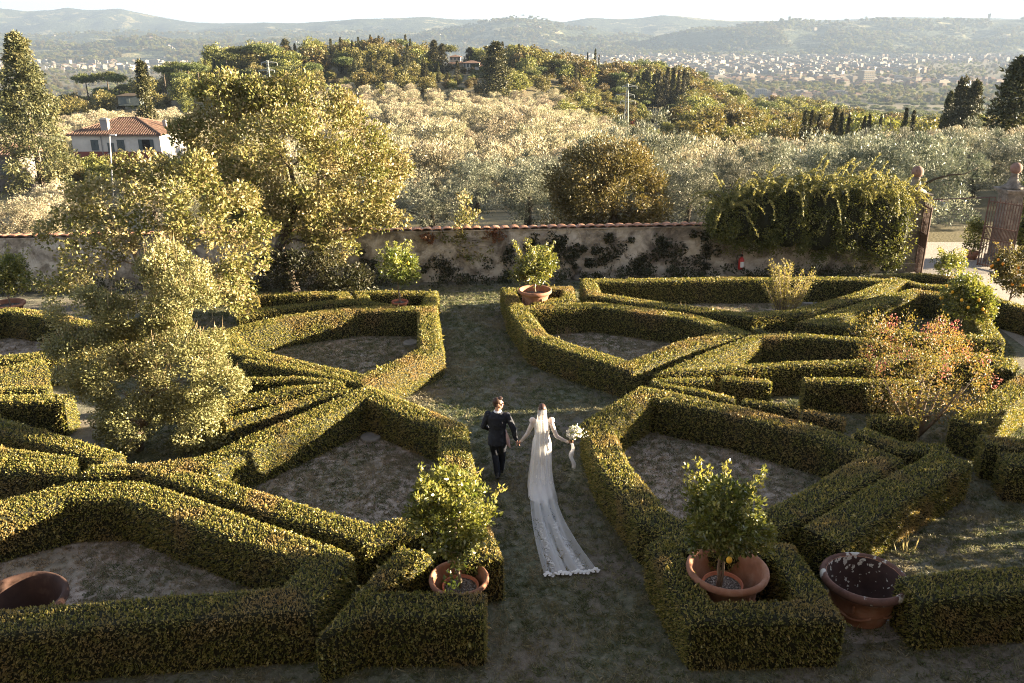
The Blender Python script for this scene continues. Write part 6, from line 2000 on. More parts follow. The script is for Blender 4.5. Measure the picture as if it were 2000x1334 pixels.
p = at(906, 548, 0.0)
mb = MB(); mb.box((0, 0, 0.27), (0.42, 0.28, 0.56), 0.1, Matrix.Rotation(0.06, 3, 'X'))
tag(mb.build('stone_block', m_disc, None, loc=tuple(p)), 'squared pale stone block standing against the foot of the wall', 'stone block')
p = at(1127, 546, 0.0)
mb = MB(); mb.lathe([(0.20, 0), (0.20, 0.08), (0.12, 0.14), (0.09, 0.26), (0.14, 0.36), (0.17, 0.40), (0.17, 0.46), (0, 0.46)], sides=16)
tag(mb.build('stone_pedestal', m_stone, None, True, loc=tuple(p)), 'small waisted stone pedestal at the foot of the wall', 'pedestal')

# fire extinguisher with a white label, hanging on the wall by a long thin hose
m_redp = surface('red_paint', [(0.3, (0.42, 0.018, 0.016)), (0.7, (0.50, 0.028, 0.022))], scale=5, bump=0.0, rough=0.35, spec=0.5)
m_whitep = surface('white_label', [(0.3, (0.62, 0.61, 0.58)), (0.7, (0.70, 0.69, 0.66))], scale=30, bump=0.0)
m_blackp = surface('black_rubber', [(0.3, (0.02, 0.02, 0.02)), (0.7, (0.035, 0.033, 0.032))], scale=20, bump=0.0)
w = on_wall(1447, 0.5)
zb = height(526, w.y - 0.15)
ex = thing('fire_extinguisher', 'red fire extinguisher with a white label hanging low on the wall', 'fire extinguisher', (w.x, w.y - 0.16, max(0.25, zb)), 0.1)
mb = MB(); mb.lathe([(0.10, 0), (0.11, 0.02), (0.11, 0.36), (0.095, 0.42), (0.05, 0.46), (0.035, 0.50), (0, 0.50)], sides=18); mb.build('cylinder_body', m_redp, ex, smooth=True)
mb = MB()
for k in range(7): pass
a0, a1 = R(-125), R(-40)
vv = []
for j in (0.10, 0.32):
    for k in range(9):
        a = a0 + (a1 - a0) * k / 8
        vv.append((math.cos(a) * 0.1135, math.sin(a) * 0.1135, j))
mb.add(vv, [(k, k + 1, k + 10, k + 9) for k in range(8)]); mb.build('label_plate', m_whitep, ex)
mb = MB(); mb.box((0, 0, 0.53), (0.10, 0.05, 0.05)); mb.box((-0.05, 0, 0.575), (0.16, 0.03, 0.02)); mb.build('valve_handle', m_blackp, ex)
mb = MB(); mb.tube([(-0.04, 0, 0.54), (-0.15, 0, 0.56), (-0.19, 0, 0.45), (-0.15, 0, 0.25)], 0.016, 6); mb.build('hose', m_blackp, ex, smooth=True)
mb = MB(); mb.tube([(0.05, 0.10, 0.5), (0.07, 0.10, 0.95)], 0.010, 5); mb.build('bracket', m_redp, ex)

# pale crates beyond the gateway
for px, col, lab in ((1843, m_whitep, 'white crate with a red lid under the olive trees beyond the gate'), (1833, m_greyw, 'small grey crate beside the white one beyond the gate')):
    g0 = gpos(px, 47)
    b = thing('crate', lab, 'crate', g0)
    mb = MB(); mb.box((0, 0, 0.14), (0.36 if px > 1840 else 0.24, 0.3, 0.28)); mb.build('box', col, b)
    mb = MB(); mb.box((0, 0, 0.295), (0.38 if px > 1840 else 0.26, 0.32, 0.03)); mb.build('lid', m_redp if px > 1840 else col, b)

# straw coloured weeds with thin stalks in the beds and on the ground under the lichened pot
m_straw = leaf_mat('straw', [(0.20, 0.155, 0.085), (0.30, 0.235, 0.135), (0.36, 0.29, 0.18)], transl=0.25, gloss=0.2)
rng = np.random.default_rng(81)
for px, py, n, hgt, lab in ((1103, 662, 4, 0.5, 'thin dry weed stalks in the bed beyond the couple, right of the path'), (1340, 605, 1, 0.45, 'single dry stalk at the edge of the far right bed'), (1688, 1218, 5, 0.28, 'dry weeds growing on the stony patch under the lichened pot'), (1760, 1075, 5, 0.4, 'dry weeds on the grass above the lichened pot')):
    p = at(px, py, 0.0)
    B, A = [], []
    for _ in range(n * 3):
        b = np.array([p.x + rng.normal() * 0.16, p.y + rng.normal() * 0.10, 0.0])
        B.append(b); A.append(np.array([rng.normal() * 0.05, rng.normal() * 0.05, hgt * rng.uniform(0.6, 1.1)]))
        for k in range(5):
            B.append(b + A[-1 - k if k else -1] * (0.35 + 0.13 * k) if False else b + A[-1] * 0.0); A.append(rand_dirs(rng, 1)[0] * 0.07 + [0, 0, 0.06])
    B, A = np.array(B), np.array(A)
    v, t = fold_leaves(B, A, np.full(len(B), 0.010), rand_dirs(rng, len(B)))
    tag(obj('dry_weeds', np_mesh('dry_weeds', v, t, [m_straw], rnd=rng.uniform(0, 1, len(v)))), lab, 'weeds', kind='stuff')

# stony sunlit patch before the lichened pot
def patch(name, px, py, rx, ry, m, z, seed):
    p = at(px, py, 0)
    pts = [(p.x + math.cos(a) * rx * (1 + 0.25 * math.sin(3 * a + seed) + 0.1 * math.sin(7 * a)), p.y + math.sin(a) * ry * (1 + 0.2 * math.sin(2 * a + seed))) for a in np.linspace(0, 2 * math.pi, 33)[:-1]]
    return sheet(name, pts, z, m)
patch('gravel_patch', 1695, 1228, 0.62, 0.42, m_gravel, 0.017, 1.0)

# ------------------------------------------------------------------ grass
m_grass = leaf_mat('grass_blade', [(0.060, 0.080, 0.034), (0.108, 0.127, 0.058), (0.19, 0.188, 0.105), (0.30, 0.275, 0.18)], transl=0.25, gloss=0.15, use_attr=False, patch=(0.6, (0.30, 0.25, 0.175), 0.48, 0.68, 0.7))
m_hay = leaf_mat('dry_grass_blade', [(0.13, 0.105, 0.068), (0.23, 0.185, 0.125), (0.34, 0.275, 0.20), (0.45, 0.38, 0.285)], transl=0.25, gloss=0.15, use_attr=False, patch=(0.8, (0.11, 0.11, 0.055), 0.52, 0.70, 0.6))
def tuft(name, m, seed, n=13, L=0.085):
    rng = np.random.default_rng(seed)
    b = np.stack([rng.normal(0, 0.035, n), rng.normal(0, 0.035, n), np.zeros(n)], 1)
    a = rng.uniform(0, 6.28, n); tl = rng.uniform(0.3, 1.35, n)
    ax = np.stack([np.cos(a) * np.sin(tl), np.sin(a) * np.sin(tl), np.cos(tl) * 0.8 + 0.05], 1) * (L * rng.uniform(0.5, 1.3, n))[:, None]
    v, t = fold_leaves(b, ax, np.full(n, 0.006), rand_dirs(rng, n))
    return bpy.data.objects.new(name, np_mesh(name, v, t, [m]))
g_green, g_hay = tuft('grass_tuft', m_grass, 1), tuft('hay_tuft', m_hay, 2)
def grass(name, me_or_poly, z, sprig, dens, seed, scale=1.0):
    bm_ = bmesh.new()
    bm_.faces.new([bm_.verts.new((p[0], p[1], z)) for p in me_or_poly])
    bmesh.ops.triangulate(bm_, faces=bm_.faces[:])
    bmesh.ops.recalc_face_normals(bm_, faces=bm_.faces)
    for f_ in bm_.faces:
        if f_.normal.z < 0: f_.normal_flip()
    me = bpy.data.meshes.new(name); bm_.to_mesh(me); bm_.free()
    o = obj(name, me)
    scatter(o, sprig, dens, scale, 0.25, seed)
    return tag(o, kind='stuff')
grass('grass', [(-5.5, 8.6), (8.5, 8.6), (12.5, 18), (14.8, 24), (15.2, 31.5), (7, 31.2), (-13, 29.6), (-11, 22), (-8, 14)], 0.011, g_green, 110, 3)
for i, (o_) in enumerate([o for o in bpy.data.objects if o.name.startswith('garden_bed')]):
    me = o_.data
    g_ = obj('dry_grass', me)
    scatter(g_, g_green if me.materials[0] == m_lawn else g_hay, 85, 0.85, 0.25, 20 + i)
    tag(g_, kind='stuff')
# ------------------------------------------------------------------ the couple
def skin_mat(name, c, rough=0.5):
    return surface(name, [(0.3, tuple(q * 0.9 for q in c)), (0.7, tuple(q * 1.1 for q in c))], scale=20, bump=0.05, rough=rough, spec=0.4, world_space=False)
m_skin = skin_mat('skin', (0.44, 0.24, 0.16))
m_hair = skin_mat('dark_hair', (0.045, 0.022, 0.014), 0.55)
m_hair2 = skin_mat('auburn_hair', (0.055, 0.024, 0.016), 0.5)
m_suit = surface('navy_wool', [(0.3, (0.008, 0.010, 0.017)), (0.7, (0.014, 0.017, 0.027))], scale=60, bump=0.3, bscale=140, bdist=0.004, rough=0.75, spec=0.3, world_space=False)
m_lining = surface('mauve_lining', [(0.3, (0.42, 0.30, 0.34)), (0.7, (0.50, 0.37, 0.41))], scale=9, bump=0.2, rough=0.4, world_space=False)
m_shirt = surface('white_cotton', [(0.3, (0.74, 0.73, 0.72)), (0.7, (0.80, 0.79, 0.78))], scale=20, bump=0.05, world_space=False)
m_shoe = surface('black_leather', [(0.3, (0.008, 0.007, 0.007)), (0.7, (0.016, 0.014, 0.013))], scale=20, bump=0.05, rough=0.35, spec=0.5, world_space=False)
m_lensd = surface('dark_lens', [(0.3, (0.012, 0.01, 0.01)), (0.7, (0.02, 0.017, 0.016))], scale=20, bump=0, rough=0.15, spec=0.6)

def ringtube(mb, rings, sides=18):
    """closed loft through (centre, half width, half depth, turn)"""
    pts = []
    for c, rx, ry, tw in rings:
        c = Vector(c)
        for k in range(sides):
            a = 2 * math.pi * k / sides
            q = Vector((math.cos(a) * rx, math.sin(a) * ry, 0))
            q.rotate(Euler((0, 0, tw)))
            pts.append(c + q)
    n = len(rings); f = []
    for i in range(n - 1):
        for k in range(sides):
            k2 = (k + 1) % sides
            f.append((i * sides + k, i * sides + k2, (i + 1) * sides + k2, (i + 1) * sides + k))
    f.append(tuple(range(sides - 1, -1, -1))); f.append(tuple((n - 1) * sides + k for k in range(sides)))
    mb.add(pts, f)

def limb(mb, pts, radii, sides=10):
    mb.tube(pts, radii, sides)
    for p, r in ((pts[0], radii[0]), (pts[-1], radii[-1])):
        mb.ball(p, r if not hasattr(r, '__len__') else r[0], 10, 8)

def fused(name, mb, m, parent, voxel, smooth=4):
    """overlapping solids fused to one continuous surface"""
    o = mb.build(name, m, parent, smooth=True)
    r = o.modifiers.new('fuse', 'REMESH'); r.mode = 'VOXEL'; r.voxel_size = voxel; r.use_smooth_shade = True
    s = o.modifiers.new('relax', 'SMOOTH'); s.factor = 0.5; s.iterations = smooth
    return o

def head_solids(mb, c, turn, tilt=0.0, s=1.0, female=False):
    M = Matrix.Rotation(turn, 3, 'Z') @ Matrix.Rotation(tilt, 3, 'X')
    def P(x, y, z): return Vector(c) + M @ Vector((x * s, y * s, z * s))
    mb.ball(P(0, -0.012, 0.03), (0.076 * s, 0.096 * s, 0.098 * s), 18, 14, M)       # skull
    mb.ball(P(0, 0.030, -0.035), (0.060 * s, 0.066 * s, 0.082 * s), 16, 12, M)       # face
    mb.ball(P(0, 0.052, -0.094), (0.036 * s, 0.034 * s, 0.026 * s), 12, 8, M)        # chin
    mb.ball(P(0, 0.088, 0.022), (0.050 * s, 0.020 * s, 0.012 * s), 12, 8, M)         # brow
    mb.tube([P(0, 0.086, 0.010), P(0, 0.108, -0.022), P(0, 0.094, -0.032)], [0.009 * s, 0.015 * s, 0.013 * s], 8)   # nose
    mb.ball(P(0, 0.090, -0.056), (0.024 * s, 0.010 * s, 0.007 * s), 10, 6, M); mb.ball(P(0, 0.088, -0.068), (0.021 * s, 0.010 * s, 0.008 * s), 10, 6, M)   # lips
    for q in (-1, 1):
        mb.ball(P(q * 0.078, -0.008, -0.012), (0.010 * s, 0.020 * s, 0.032 * s), 10, 8, M)   # ears
        mb.ball(P(q * 0.044, 0.066, -0.028), (0.022 * s, 0.020 * s, 0.020 * s), 8, 6, M)     # cheeks
    return P, M

def hand_solids(mb, wrist, d, side_v, curl=0.5, s=1.0, thumb=1):
    """palm, four curled fingers of different lengths and a thumb; d: along the hand, side_v: towards the thumb"""
    d = Vector(d).normalized(); sv = Vector(side_v); sv = (sv - d * sv.dot(d)).normalized()
    n = d.cross(sv).normalized() * thumb
    w = Vector(wrist)
    palm = w + d * 0.05 * s
    M = Matrix((sv, n, d)).transposed()
    mb.ball(palm, (0.042 * s, 0.016 * s, 0.055 * s), 10, 8, M)
    for k, L in enumerate((0.072, 0.080, 0.074, 0.058)):
        b = w + d * 0.085 * s + sv * (0.030 - 0.020 * k) * s
        p = [b - d * 0.02 * s]; ang = 0.0
        q = b
        p.append(q)
        for seg in (0.45, 0.32, 0.23):
            ang += curl
            q = q + (d * math.cos(ang) + n * math.sin(ang)) * (L * seg * s)
            p.append(q)
        mb.tube(p, [0.0095 * s, 0.0095 * s, 0.009 * s, 0.008 * s, 0.0065 * s], 7)
    b = w + d * 0.03 * s + sv * 0.030 * s
    mb.tube([b - sv * 0.01 * s, b + (sv * 0.7 + d * 0.6) * 0.035 * s, b + (sv * 0.55 + d * 1.0 + n * 0.4) * 0.060 * s], [0.012 * s, 0.010 * s, 0.007 * s], 7)

GX, GY = at(972, 934).x, at(972, 934).y
BX, BY = at(1057, 938).x, at(1057, 938).y

# -- the man: mid-stride, left leg trailing, head turned to the woman, right hand in hers, left hand in front
man = thing('person', 'man in a dark navy suit walking away, head turned towards the woman in white', 'person', (GX, GY, 0.012), 0.0)
S = 1.0
hip_l, hip_r = Vector((-0.095, 0.0, 0.93)), Vector((0.095, 0.02, 0.93))
kn_l, kn_r = Vector((-0.055, 0.10, 0.52)), Vector((0.10, 0.16, 0.51))
an_l, an_r = Vector((0.0, -0.10, 0.15)), Vector((0.07, 0.22, 0.10))
sh_l, sh_r = Vector((-0.195, 0.01, 1.46)), Vector((0.20, -0.02, 1.45))
el_l, wr_l = Vector((-0.29, 0.03, 1.17)), Vector((-0.17, 0.20, 1.03))
hand_meet = Vector((at(1013, 866, 0.80).x - GX, at(1013, 866, 0.80).y - GY, 0.79))
wr_r = hand_meet + Vector((-0.055, 0.0, 0.075))
el_r = sh_r.lerp(wr_r, 0.48) + Vector((0.035, -0.03, -0.01))
body = MB()
ringtube(body, [((0, 0.01, 0.86), 0.15, 0.10, 0), ((0, 0.01, 0.96), 0.165, 0.11, 0), ((0, 0.015, 1.10), 0.145, 0.095, 0), ((0, 0.01, 1.28), 0.17, 0.11, 0), ((0, 0.0, 1.42), 0.17, 0.10, 0), ((0, 0, 1.49), 0.09, 0.07, 0), ((0.01, 0.01, 1.53), 0.058, 0.06, 0), ((0.015, 0.02, 1.60), 0.056, 0.06, 0)])
limb(body, [sh_l, el_l, wr_l], [0.055, 0.043, 0.029]); limb(body, [sh_r, el_r, wr_r], [0.055, 0.043, 0.029])
limb(body, [hip_l, kn_l, an_l], [0.085, 0.058, 0.04]); limb(body, [hip_r, kn_r, an_r], [0.085, 0.058, 0.04])
HC = Vector((0.02, 0.03, 1.685))
HT = R(-78)
P, M = head_solids(body, HC, HT, 0.0)
body.tube([Vector((0.01, 0.0, 1.50)), HC + Vector((0, -0.005, -0.05))], [0.062, 0.058], 12)
hand_solids(body, wr_r, (0.35, -0.05, -0.9), (0.2, 0.95, 0.1), 0.55, 1.0, -1)
hand_solids(body, wr_l, (0.75, 0.5, -0.25), (0, 0.3, 0.95), 0.6, 1.0, 1)
fused('body', body, m_skin, man, 0.0075, 3)
hair = MB()
hair.ball(P(0, -0.022, 0.052), (0.081, 0.097, 0.088), 18, 12, M)
hair.ball(P(0, 0.038, 0.112), (0.060, 0.048, 0.034), 14, 10, M)
hair.ball(P(0.02, 0.060, 0.120), (0.035, 0.030, 0.026), 12, 8, M); hair.ball(P(-0.025, 0.052, 0.122), (0.032, 0.030, 0.022), 12, 8, M)
hair.ball(P(0, -0.060, -0.012), (0.066, 0.046, 0.056), 14, 10, M)
for q in (-1, 1): hair.ball(P(q * 0.066, 0.018, 0.015), (0.012, 0.028, 0.045), 10, 8, M)
fused('hair', hair, m_hair, man, 0.007, 2)
beard = MB()
beard.ball(P(0, 0.040, -0.088), (0.054, 0.046, 0.034), 14, 10, M)
for q in (-1, 1): beard.ball(P(q * 0.058, 0.016, -0.055), (0.013, 0.034, 0.040), 10, 8, M)
m_stub = skin_mat('stubble', (0.20, 0.105, 0.07))
fused('beard', beard, m_stub, man, 0.007, 2)
for q in (-1, 1):
    e = MB(); e.ball(P(q * 0.032, 0.085, 0.004), (0.014, 0.009, 0.009), 10, 8, M); e.build('eye', m_shirt, man, smooth=True)
sg = MB()
for q in (-1, 1): sg.ball(P(q * 0.034, 0.099, 0.004), (0.030, 0.006, 0.020), 12, 8, M); sg.tube([P(q * 0.062, 0.098, 0.010), P(q * 0.080, 0.0, 0.008)], 0.0035, 5)
sg.tube([P(-0.01, 0.104, 0.008), P(0.01, 0.104, 0.008)], 0.004, 5)
sg.build('sunglasses', m_lensd, man, smooth=True)
col = MB()
ringtube(col, [((0.0, -0.004, 1.495), 0.088, 0.082, 0), ((0.008, 0.004, 1.545), 0.073, 0.074, 0)], 20)
col.build('shirt_collar', m_shirt, man, smooth=True)
cuf = MB(); dd = (wr_r - el_r).normalized(); cuf.tube([wr_r - dd * 0.035, wr_r + dd * 0.006], [0.037, 0.036], 12)
cuf.build('shirt_cuff', m_shirt, man, smooth=True)
cuf = MB(); dd = (wr_l - el_l).normalized(); cuf.tube([wr_l - dd * 0.035, wr_l + dd * 0.008], [0.037, 0.036], 12)
cuf.build('shirt_cuff', m_shirt, man, smooth=True)
jk = MB()
ringtube(jk, [((0.0, -0.01, 0.80), 0.205, 0.150, 0), ((0, -0.005, 0.90), 0.200, 0.148, 0), ((0, 0.01, 1.04), 0.178, 0.128, 0), ((0, 0.012, 1.14), 0.172, 0.122, 0), ((0, 0.0, 1.30), 0.200, 0.132, 0), ((0, -0.005, 1.41), 0.212, 0.122, 0), ((0, -0.004, 1.475), 0.170, 0.098, 0), ((0.0, -0.004, 1.525), 0.088, 0.075, 0)], 24)
jk.ball(sh_l + Vector((0.01, 0, -0.005)), (0.072, 0.078, 0.066), 12, 8); jk.ball(sh_r + Vector((-0.01, 0, -0.005)), (0.072, 0.078, 0.066), 12, 8)
dl = (wr_l - el_l).normalized(); dr = (wr_r - el_r).normalized()
limb(jk, [sh_l + Vector((0.01, 0, 0.0)), el_l, wr_l - dl * 0.03], [0.074, 0.062, 0.048])
limb(jk, [sh_r + Vector((-0.01, 0, 0.0)), sh_r.lerp(el_r, 0.5), el_r, wr_r - dr * 0.03], [0.074, 0.068, 0.062, 0.047])
jo = fused('jacket', jk, m_suit, man, 0.010, 3)
nz_t = bpy.data.textures.new('cloth_folds', 'CLOUDS'); nz_t.noise_scale = 0.10
dm = jo.modifiers.new('folds', 'DISPLACE'); dm.texture = nz_t; dm.strength = 0.022; dm.mid_level = 0.5
# open front panel of the jacket swinging out on the right with its pale lining outwards
fl = []
for i in range(9):
    for j in range(5):
        u, v_ = i / 8, j / 4
        fl.append(Vector((0.165 + 0.02 * u + (0.025 + 0.075 * u ** 0.7) * v_ + 0.008 * math.sin(u * 9 + v_ * 4), -0.055 - 0.055 * v_ * (1 - 0.2 * u) + 0.014 * math.sin(v_ * 7 + u * 5), 1.14 - 0.36 * u - 0.03 * u * v_)))
f = [(i * 5 + j, i * 5 + j + 1, i * 5 + j + 6, i * 5 + j + 5) for i in range(8) for j in range(4)]
mb = MB(); mb.add(fl, f); lo = mb.build('jacket_lining', m_lining, man, smooth=True)
so = lo.modifiers.new('cloth', 'SOLIDIFY'); so.thickness = 0.006
tr = MB()
ringtube(tr, [((0, 0.005, 0.80), 0.150, 0.110, 0), ((0, 0.005, 0.90), 0.172, 0.125, 0), ((0, 0.01, 1.02), 0.152, 0.108, 0)], 20)
limb(tr, [hip_l + Vector((0, 0, -0.02)), hip_l.lerp(kn_l, 0.5), kn_l, kn_l.lerp(an_l, 0.55) + Vector((0, -0.01, 0)), an_l + Vector((0, 0, -0.02))], [0.105, 0.094, 0.078, 0.070, 0.062])
limb(tr, [hip_r + Vector((0, 0, -0.02)), hip_r.lerp(kn_r, 0.5), kn_r, kn_r.lerp(an_r, 0.55) + Vector((0, -0.01, 0)), an_r + Vector((0, 0, -0.02))], [0.105, 0.094, 0.078, 0.070, 0.062])
to = fused('trousers', tr, m_suit, man, 0.010, 3)
dm = to.modifiers.new('folds', 'DISPLACE'); dm.texture = nz_t; dm.strength = 0.020; dm.mid_level = 0.5
def shoe(an, pitch):
    mb = MB()
    M_ = Matrix.Rotation(pitch, 3, 'X')
    def q(x, y, z): return an + M_ @ Vector((x, y, z))
    mb.tube([q(0, -0.075, -0.055), q(0, -0.02, -0.05), q(0, 0.08, -0.058), q(0, 0.17, -0.068), q(0, 0.21, -0.072)], [(0.034, 0.036), (0.040, 0.046), (0.046, 0.034), (0.042, 0.025), (0.02, 0.016)], 12, up=(1, 0, 0))
    mb.ball(q(0, -0.03, -0.02), (0.038, 0.05, 0.045), 10, 8)
    s_ = mb.build('shoe', m_shoe, man, smooth=True)
    h_ = MB(); h_.box(q(0, -0.055, -0.085), (0.062, 0.065, 0.03), 0, M_); h_.box(q(0, 0.085, -0.092), (0.075, 0.20, 0.014), 0, M_)
    h_.build('sole', m_shoe, s_)
shoe(an_l, R(-38)); shoe(an_r, 0.0)

# -- the woman: long white dress, veil with a trailing lace hem, bouquet held out to the right
wom = thing('person', 'woman in a long white dress and trailing veil walking away beside the man', 'person', (BX, BY, 0.012), 0.0)
def lace_mat(name, c, alpha, transl=0.35, fold=0.0):
    m = bpy.data.materials.new(name)
    nt, ns, ls, out = nodes_of(m)
    b = ns.new('ShaderNodeBsdfPrincipled'); b.inputs['Base Color'].default_value = (*c, 1); b.inputs['Roughness'].default_value = 0.6; b.inputs['Specular IOR Level'].default_value = 0.2
    t = ns.new('ShaderNodeBsdfTranslucent'); t.inputs[0].default_value = (*c, 1)
    mx = ns.new('ShaderNodeMixShader'); mx.inputs[0].default_value = transl
    ls.new(b.outputs[0], mx.inputs[1]); ls.new(t.outputs[0], mx.inputs[2])
    if alpha >= 1:
        ls.new(mx.outputs[0], out.inputs[0]); return m
    tp = ns.new('ShaderNodeBsdfTransparent')
    m2 = ns.new('ShaderNodeMixShader')
    lw = ns.new('ShaderNodeLayerWeight'); lw.inputs[0].default_value = 0.35
    f_ = math_n(nt, 'MULTIPLY_ADD', lw.outputs['Facing'], 0.55, alpha)
    ls.new(f_, m2.inputs[0]); ls.new(tp.outputs[0], m2.inputs[1]); ls.new(mx.outputs[0], m2.inputs[2])
    ls.new(m2.outputs[0], out.inputs[0])
    return m
m_dress = lace_mat('ivory_satin', (0.80, 0.77, 0.73), 1.0, 0.15)
m_sleeve = lace_mat('sleeve_lace', (0.78, 0.72, 0.68), 0.72, 0.2)
m_veil = lace_mat('veil_tulle', (0.86, 0.86, 0.86), 0.22, 0.3)
m_lace = lace_mat('white_lace', (0.84, 0.83, 0.82), 1.0, 0.25)
wl, wr = Vector((-0.17, 0.0, 1.34)), Vector((0.17, 0.0, 1.34))
meet = Vector((GX + hand_meet.x - BX, GY + hand_meet.y - BY, hand_meet.z - 0.0))
wwr_l = meet + Vector((0.055, -0.01, 0.06))
wel_l = wl.lerp(wwr_l, 0.52) + Vector((0.0, -0.05, -0.03))
bq = at(1112, 862, 0.93)
wwr_r = Vector((bq.x - BX - 0.04, bq.y - BY - 0.06, 0.93))
wel_r = Vector((wr.x + 0.13, -0.10, 1.05))
body = MB()
ringtube(body, [((0, 0, 0.80), 0.15, 0.12, 0), ((0, 0, 0.92), 0.175, 0.125, 0), ((0, 0.005, 1.06), 0.125, 0.09, 0), ((0, 0.01, 1.22), 0.145, 0.10, 0), ((0, 0, 1.33), 0.15, 0.085, 0), ((0, 0, 1.385), 0.075, 0.06, 0), ((0, 0.005, 1.42), 0.048, 0.05, 0), ((0, 0.012, 1.50), 0.045, 0.048, 0)])
limb(body, [wl, wel_l, wwr_l], [0.045, 0.034, 0.023]); limb(body, [wr, wel_r, wwr_r], [0.045, 0.034, 0.023])
limb(body, [Vector((-0.09, 0, 0.86)), Vector((-0.08, 0.03, 0.46)), Vector((-0.07, -0.08, 0.09))], [0.08, 0.05, 0.033]); limb(body, [Vector((0.09, 0, 0.86)), Vector((0.08, 0.08, 0.46)), Vector((0.07, 0.10, 0.09))], [0.08, 0.05, 0.033])
for x_, y_ in ((-0.07, -0.08), (0.07, 0.10)):
    body.tube([(x_, y_ - 0.04, 0.06), (x_, y_ + 0.05, 0.05), (x_, y_ + 0.15, 0.025)], [0.028, 0.03, 0.018], 8)
HB = Vector((0.0, 0.02, 1.585))
PB, MB_ = head_solids(body, HB, R(4), 0.0, 0.95, True)
hand_solids(body, wwr_l, (-0.6, 0.1, -0.75), (-0.3, 0.9, 0.1), 0.6, 0.9, 1)
hand_solids(body, wwr_r, (0.9, 0.25, 0.05), (0.05, 0.2, 1.0), 0.75, 0.9, 1)
fused('body', body, m_skin, wom, 0.007, 3)
hr = MB()
hr.ball(PB(0, -0.018, 0.045), (0.080, 0.095, 0.090), 18, 12, MB_); hr.ball(PB(0, 0.0, 0.09), (0.068, 0.076, 0.052), 14, 10, MB_)
hr.ball(PB(0, -0.085, -0.03), (0.060, 0.050, 0.055), 14, 10, MB_)
fused('hair', hr, m_hair2, wom, 0.007, 2)
for q in (-1, 1):
    e = MB(); e.ball(PB(q * 0.031, 0.082, 0.004), (0.012, 0.008, 0.008), 10, 8, MB_); e.build('eye', m_shirt, wom, smooth=True)
# dress: fitted to the hips, pooling behind into a short train
dr_ = []
ds = 40
levels = [(1.40, 0.075, 0.062, 0, 0), (1.36, 0.155, 0.092, 0, 0), (1.28, 0.165, 0.110, 0, 0), (1.17, 0.150, 0.108, 0, 0), (1.06, 0.132, 0.098, 0, 0), (0.97, 0.165, 0.120, 0, -0.005), (0.88, 0.192, 0.142, 0, -0.01), (0.76, 0.198, 0.155, 0, -0.02), (0.58, 0.205, 0.175, -0.01, -0.05), (0.40, 0.22, 0.22, -0.02, -0.10), (0.24, 0.235, 0.30, -0.03, -0.17), (0.12, 0.25, 0.40, -0.035, -0.27), (0.045, 0.262, 0.52, -0.03, -0.40), (0.012, 0.265, 0.60, -0.025, -0.48)]
for li, (z, rx, ry, ox, oy) in enumerate(levels):
    fo = max(0, (0.9 - z) / 0.9)
    for k_ in range(ds):
        a = 2 * math.pi * k_ / ds
        fr_ = 1 + fo * (0.075 * math.sin(a * 9 + 0.6 * z * 3) + 0.05 * math.sin(a * 5 + 1.7 + z * 2))
        dr_.append((ox + math.cos(a) * rx * fr_, oy + math.sin(a) * ry * fr_, z))
f = []
for i in range(len(levels) - 1):
    for k_ in range(ds):
        k2 = (k_ + 1) % ds
        f.append((i * ds + k2, i * ds + k_, (i + 1) * ds + k_, (i + 1) * ds + k2))
mb = MB(); mb.add(dr_, f)
dobj = mb.build('dress', m_dress, wom, smooth=True)
so = dobj.modifiers.new('cloth', 'SOLIDIFY'); so.thickness = 0.006; so.offset = 1
su = dobj.modifiers.new('soft', 'SUBSURF'); su.levels = 1; su.render_levels = 1
slv = MB()
for s_, e_, w_ in ((wl, wel_l, wwr_l), (wr, wel_r, wwr_r)):
    up = Vector((0, 0, 0.02))
    limb(slv, [s_ + up * 0.3, s_.lerp(e_, 0.35), e_, e_.lerp(w_, 0.6), w_], [0.060, 0.052, 0.044, 0.036, 0.030])
    slv.ball(s_ + Vector((0.025 if s_.x > 0 else -0.025, 0, 0.028)), (0.066, 0.070, 0.062), 12, 10)     # puffed shoulder
slv = fused('sleeves', slv, m_dress, wom, 0.009, 2)
slv.data.materials[0] = m_sleeve
# veil: from the crown of the head down the back and 3.2 m along the grass
hem_l, hem_r = at(1063, 1128), at(1171, 1120)
hl = Vector((hem_l.x - BX, hem_l.y - BY, 0)); hr_ = Vector((hem_r.x - BX, hem_r.y - BY, 0))
rows = [ # centre x, y, z, half width, wrap
    (0.0, -0.020, 1.675, 0.052, 0.030), (0.0, -0.080, 1.640, 0.082, 0.075), (0.0, -0.118, 1.57, 0.092, 0.085), (0.0, -0.13, 1.48, 0.100, 0.07), (0.0, -0.145, 1.36, 0.118, 0.05), (0.0, -0.16, 1.20, 0.130, 0.05), (0.0, -0.165, 1.04, 0.142, 0.05), (0.0, -0.20, 0.88, 0.160, 0.05), (-0.005, -0.235, 0.68, 0.182, 0.05), (-0.01, -0.30, 0.46, 0.205, 0.05), (-0.01, -0.44, 0.29, 0.235, 0.045), (0.0, -0.64, 0.17, 0.255, 0.035), (0.02, -0.90, 0.085, 0.275, 0.02)]
VN = 64
vv = []
fullrows = list(rows)
endc = (hl + hr_) / 2
st = Vector((0.02, -0.90, 0.0))
hw_end = (hr_ - hl).length / 2
NR = 22
for i in range(1, NR + 1):
    t = i / NR
    # the train bends to the right as it runs back
    c = st.lerp(endc, t)
    c.x = st.x + (endc.x - st.x) * (0.35 * t + 0.65 * t * t)
    fullrows.append((c.x, c.y, 0.055 - 0.03 * t, 0.275 + (hw_end - 0.275) * t ** 1.2, 0.0))
nr_ = len(fullrows)
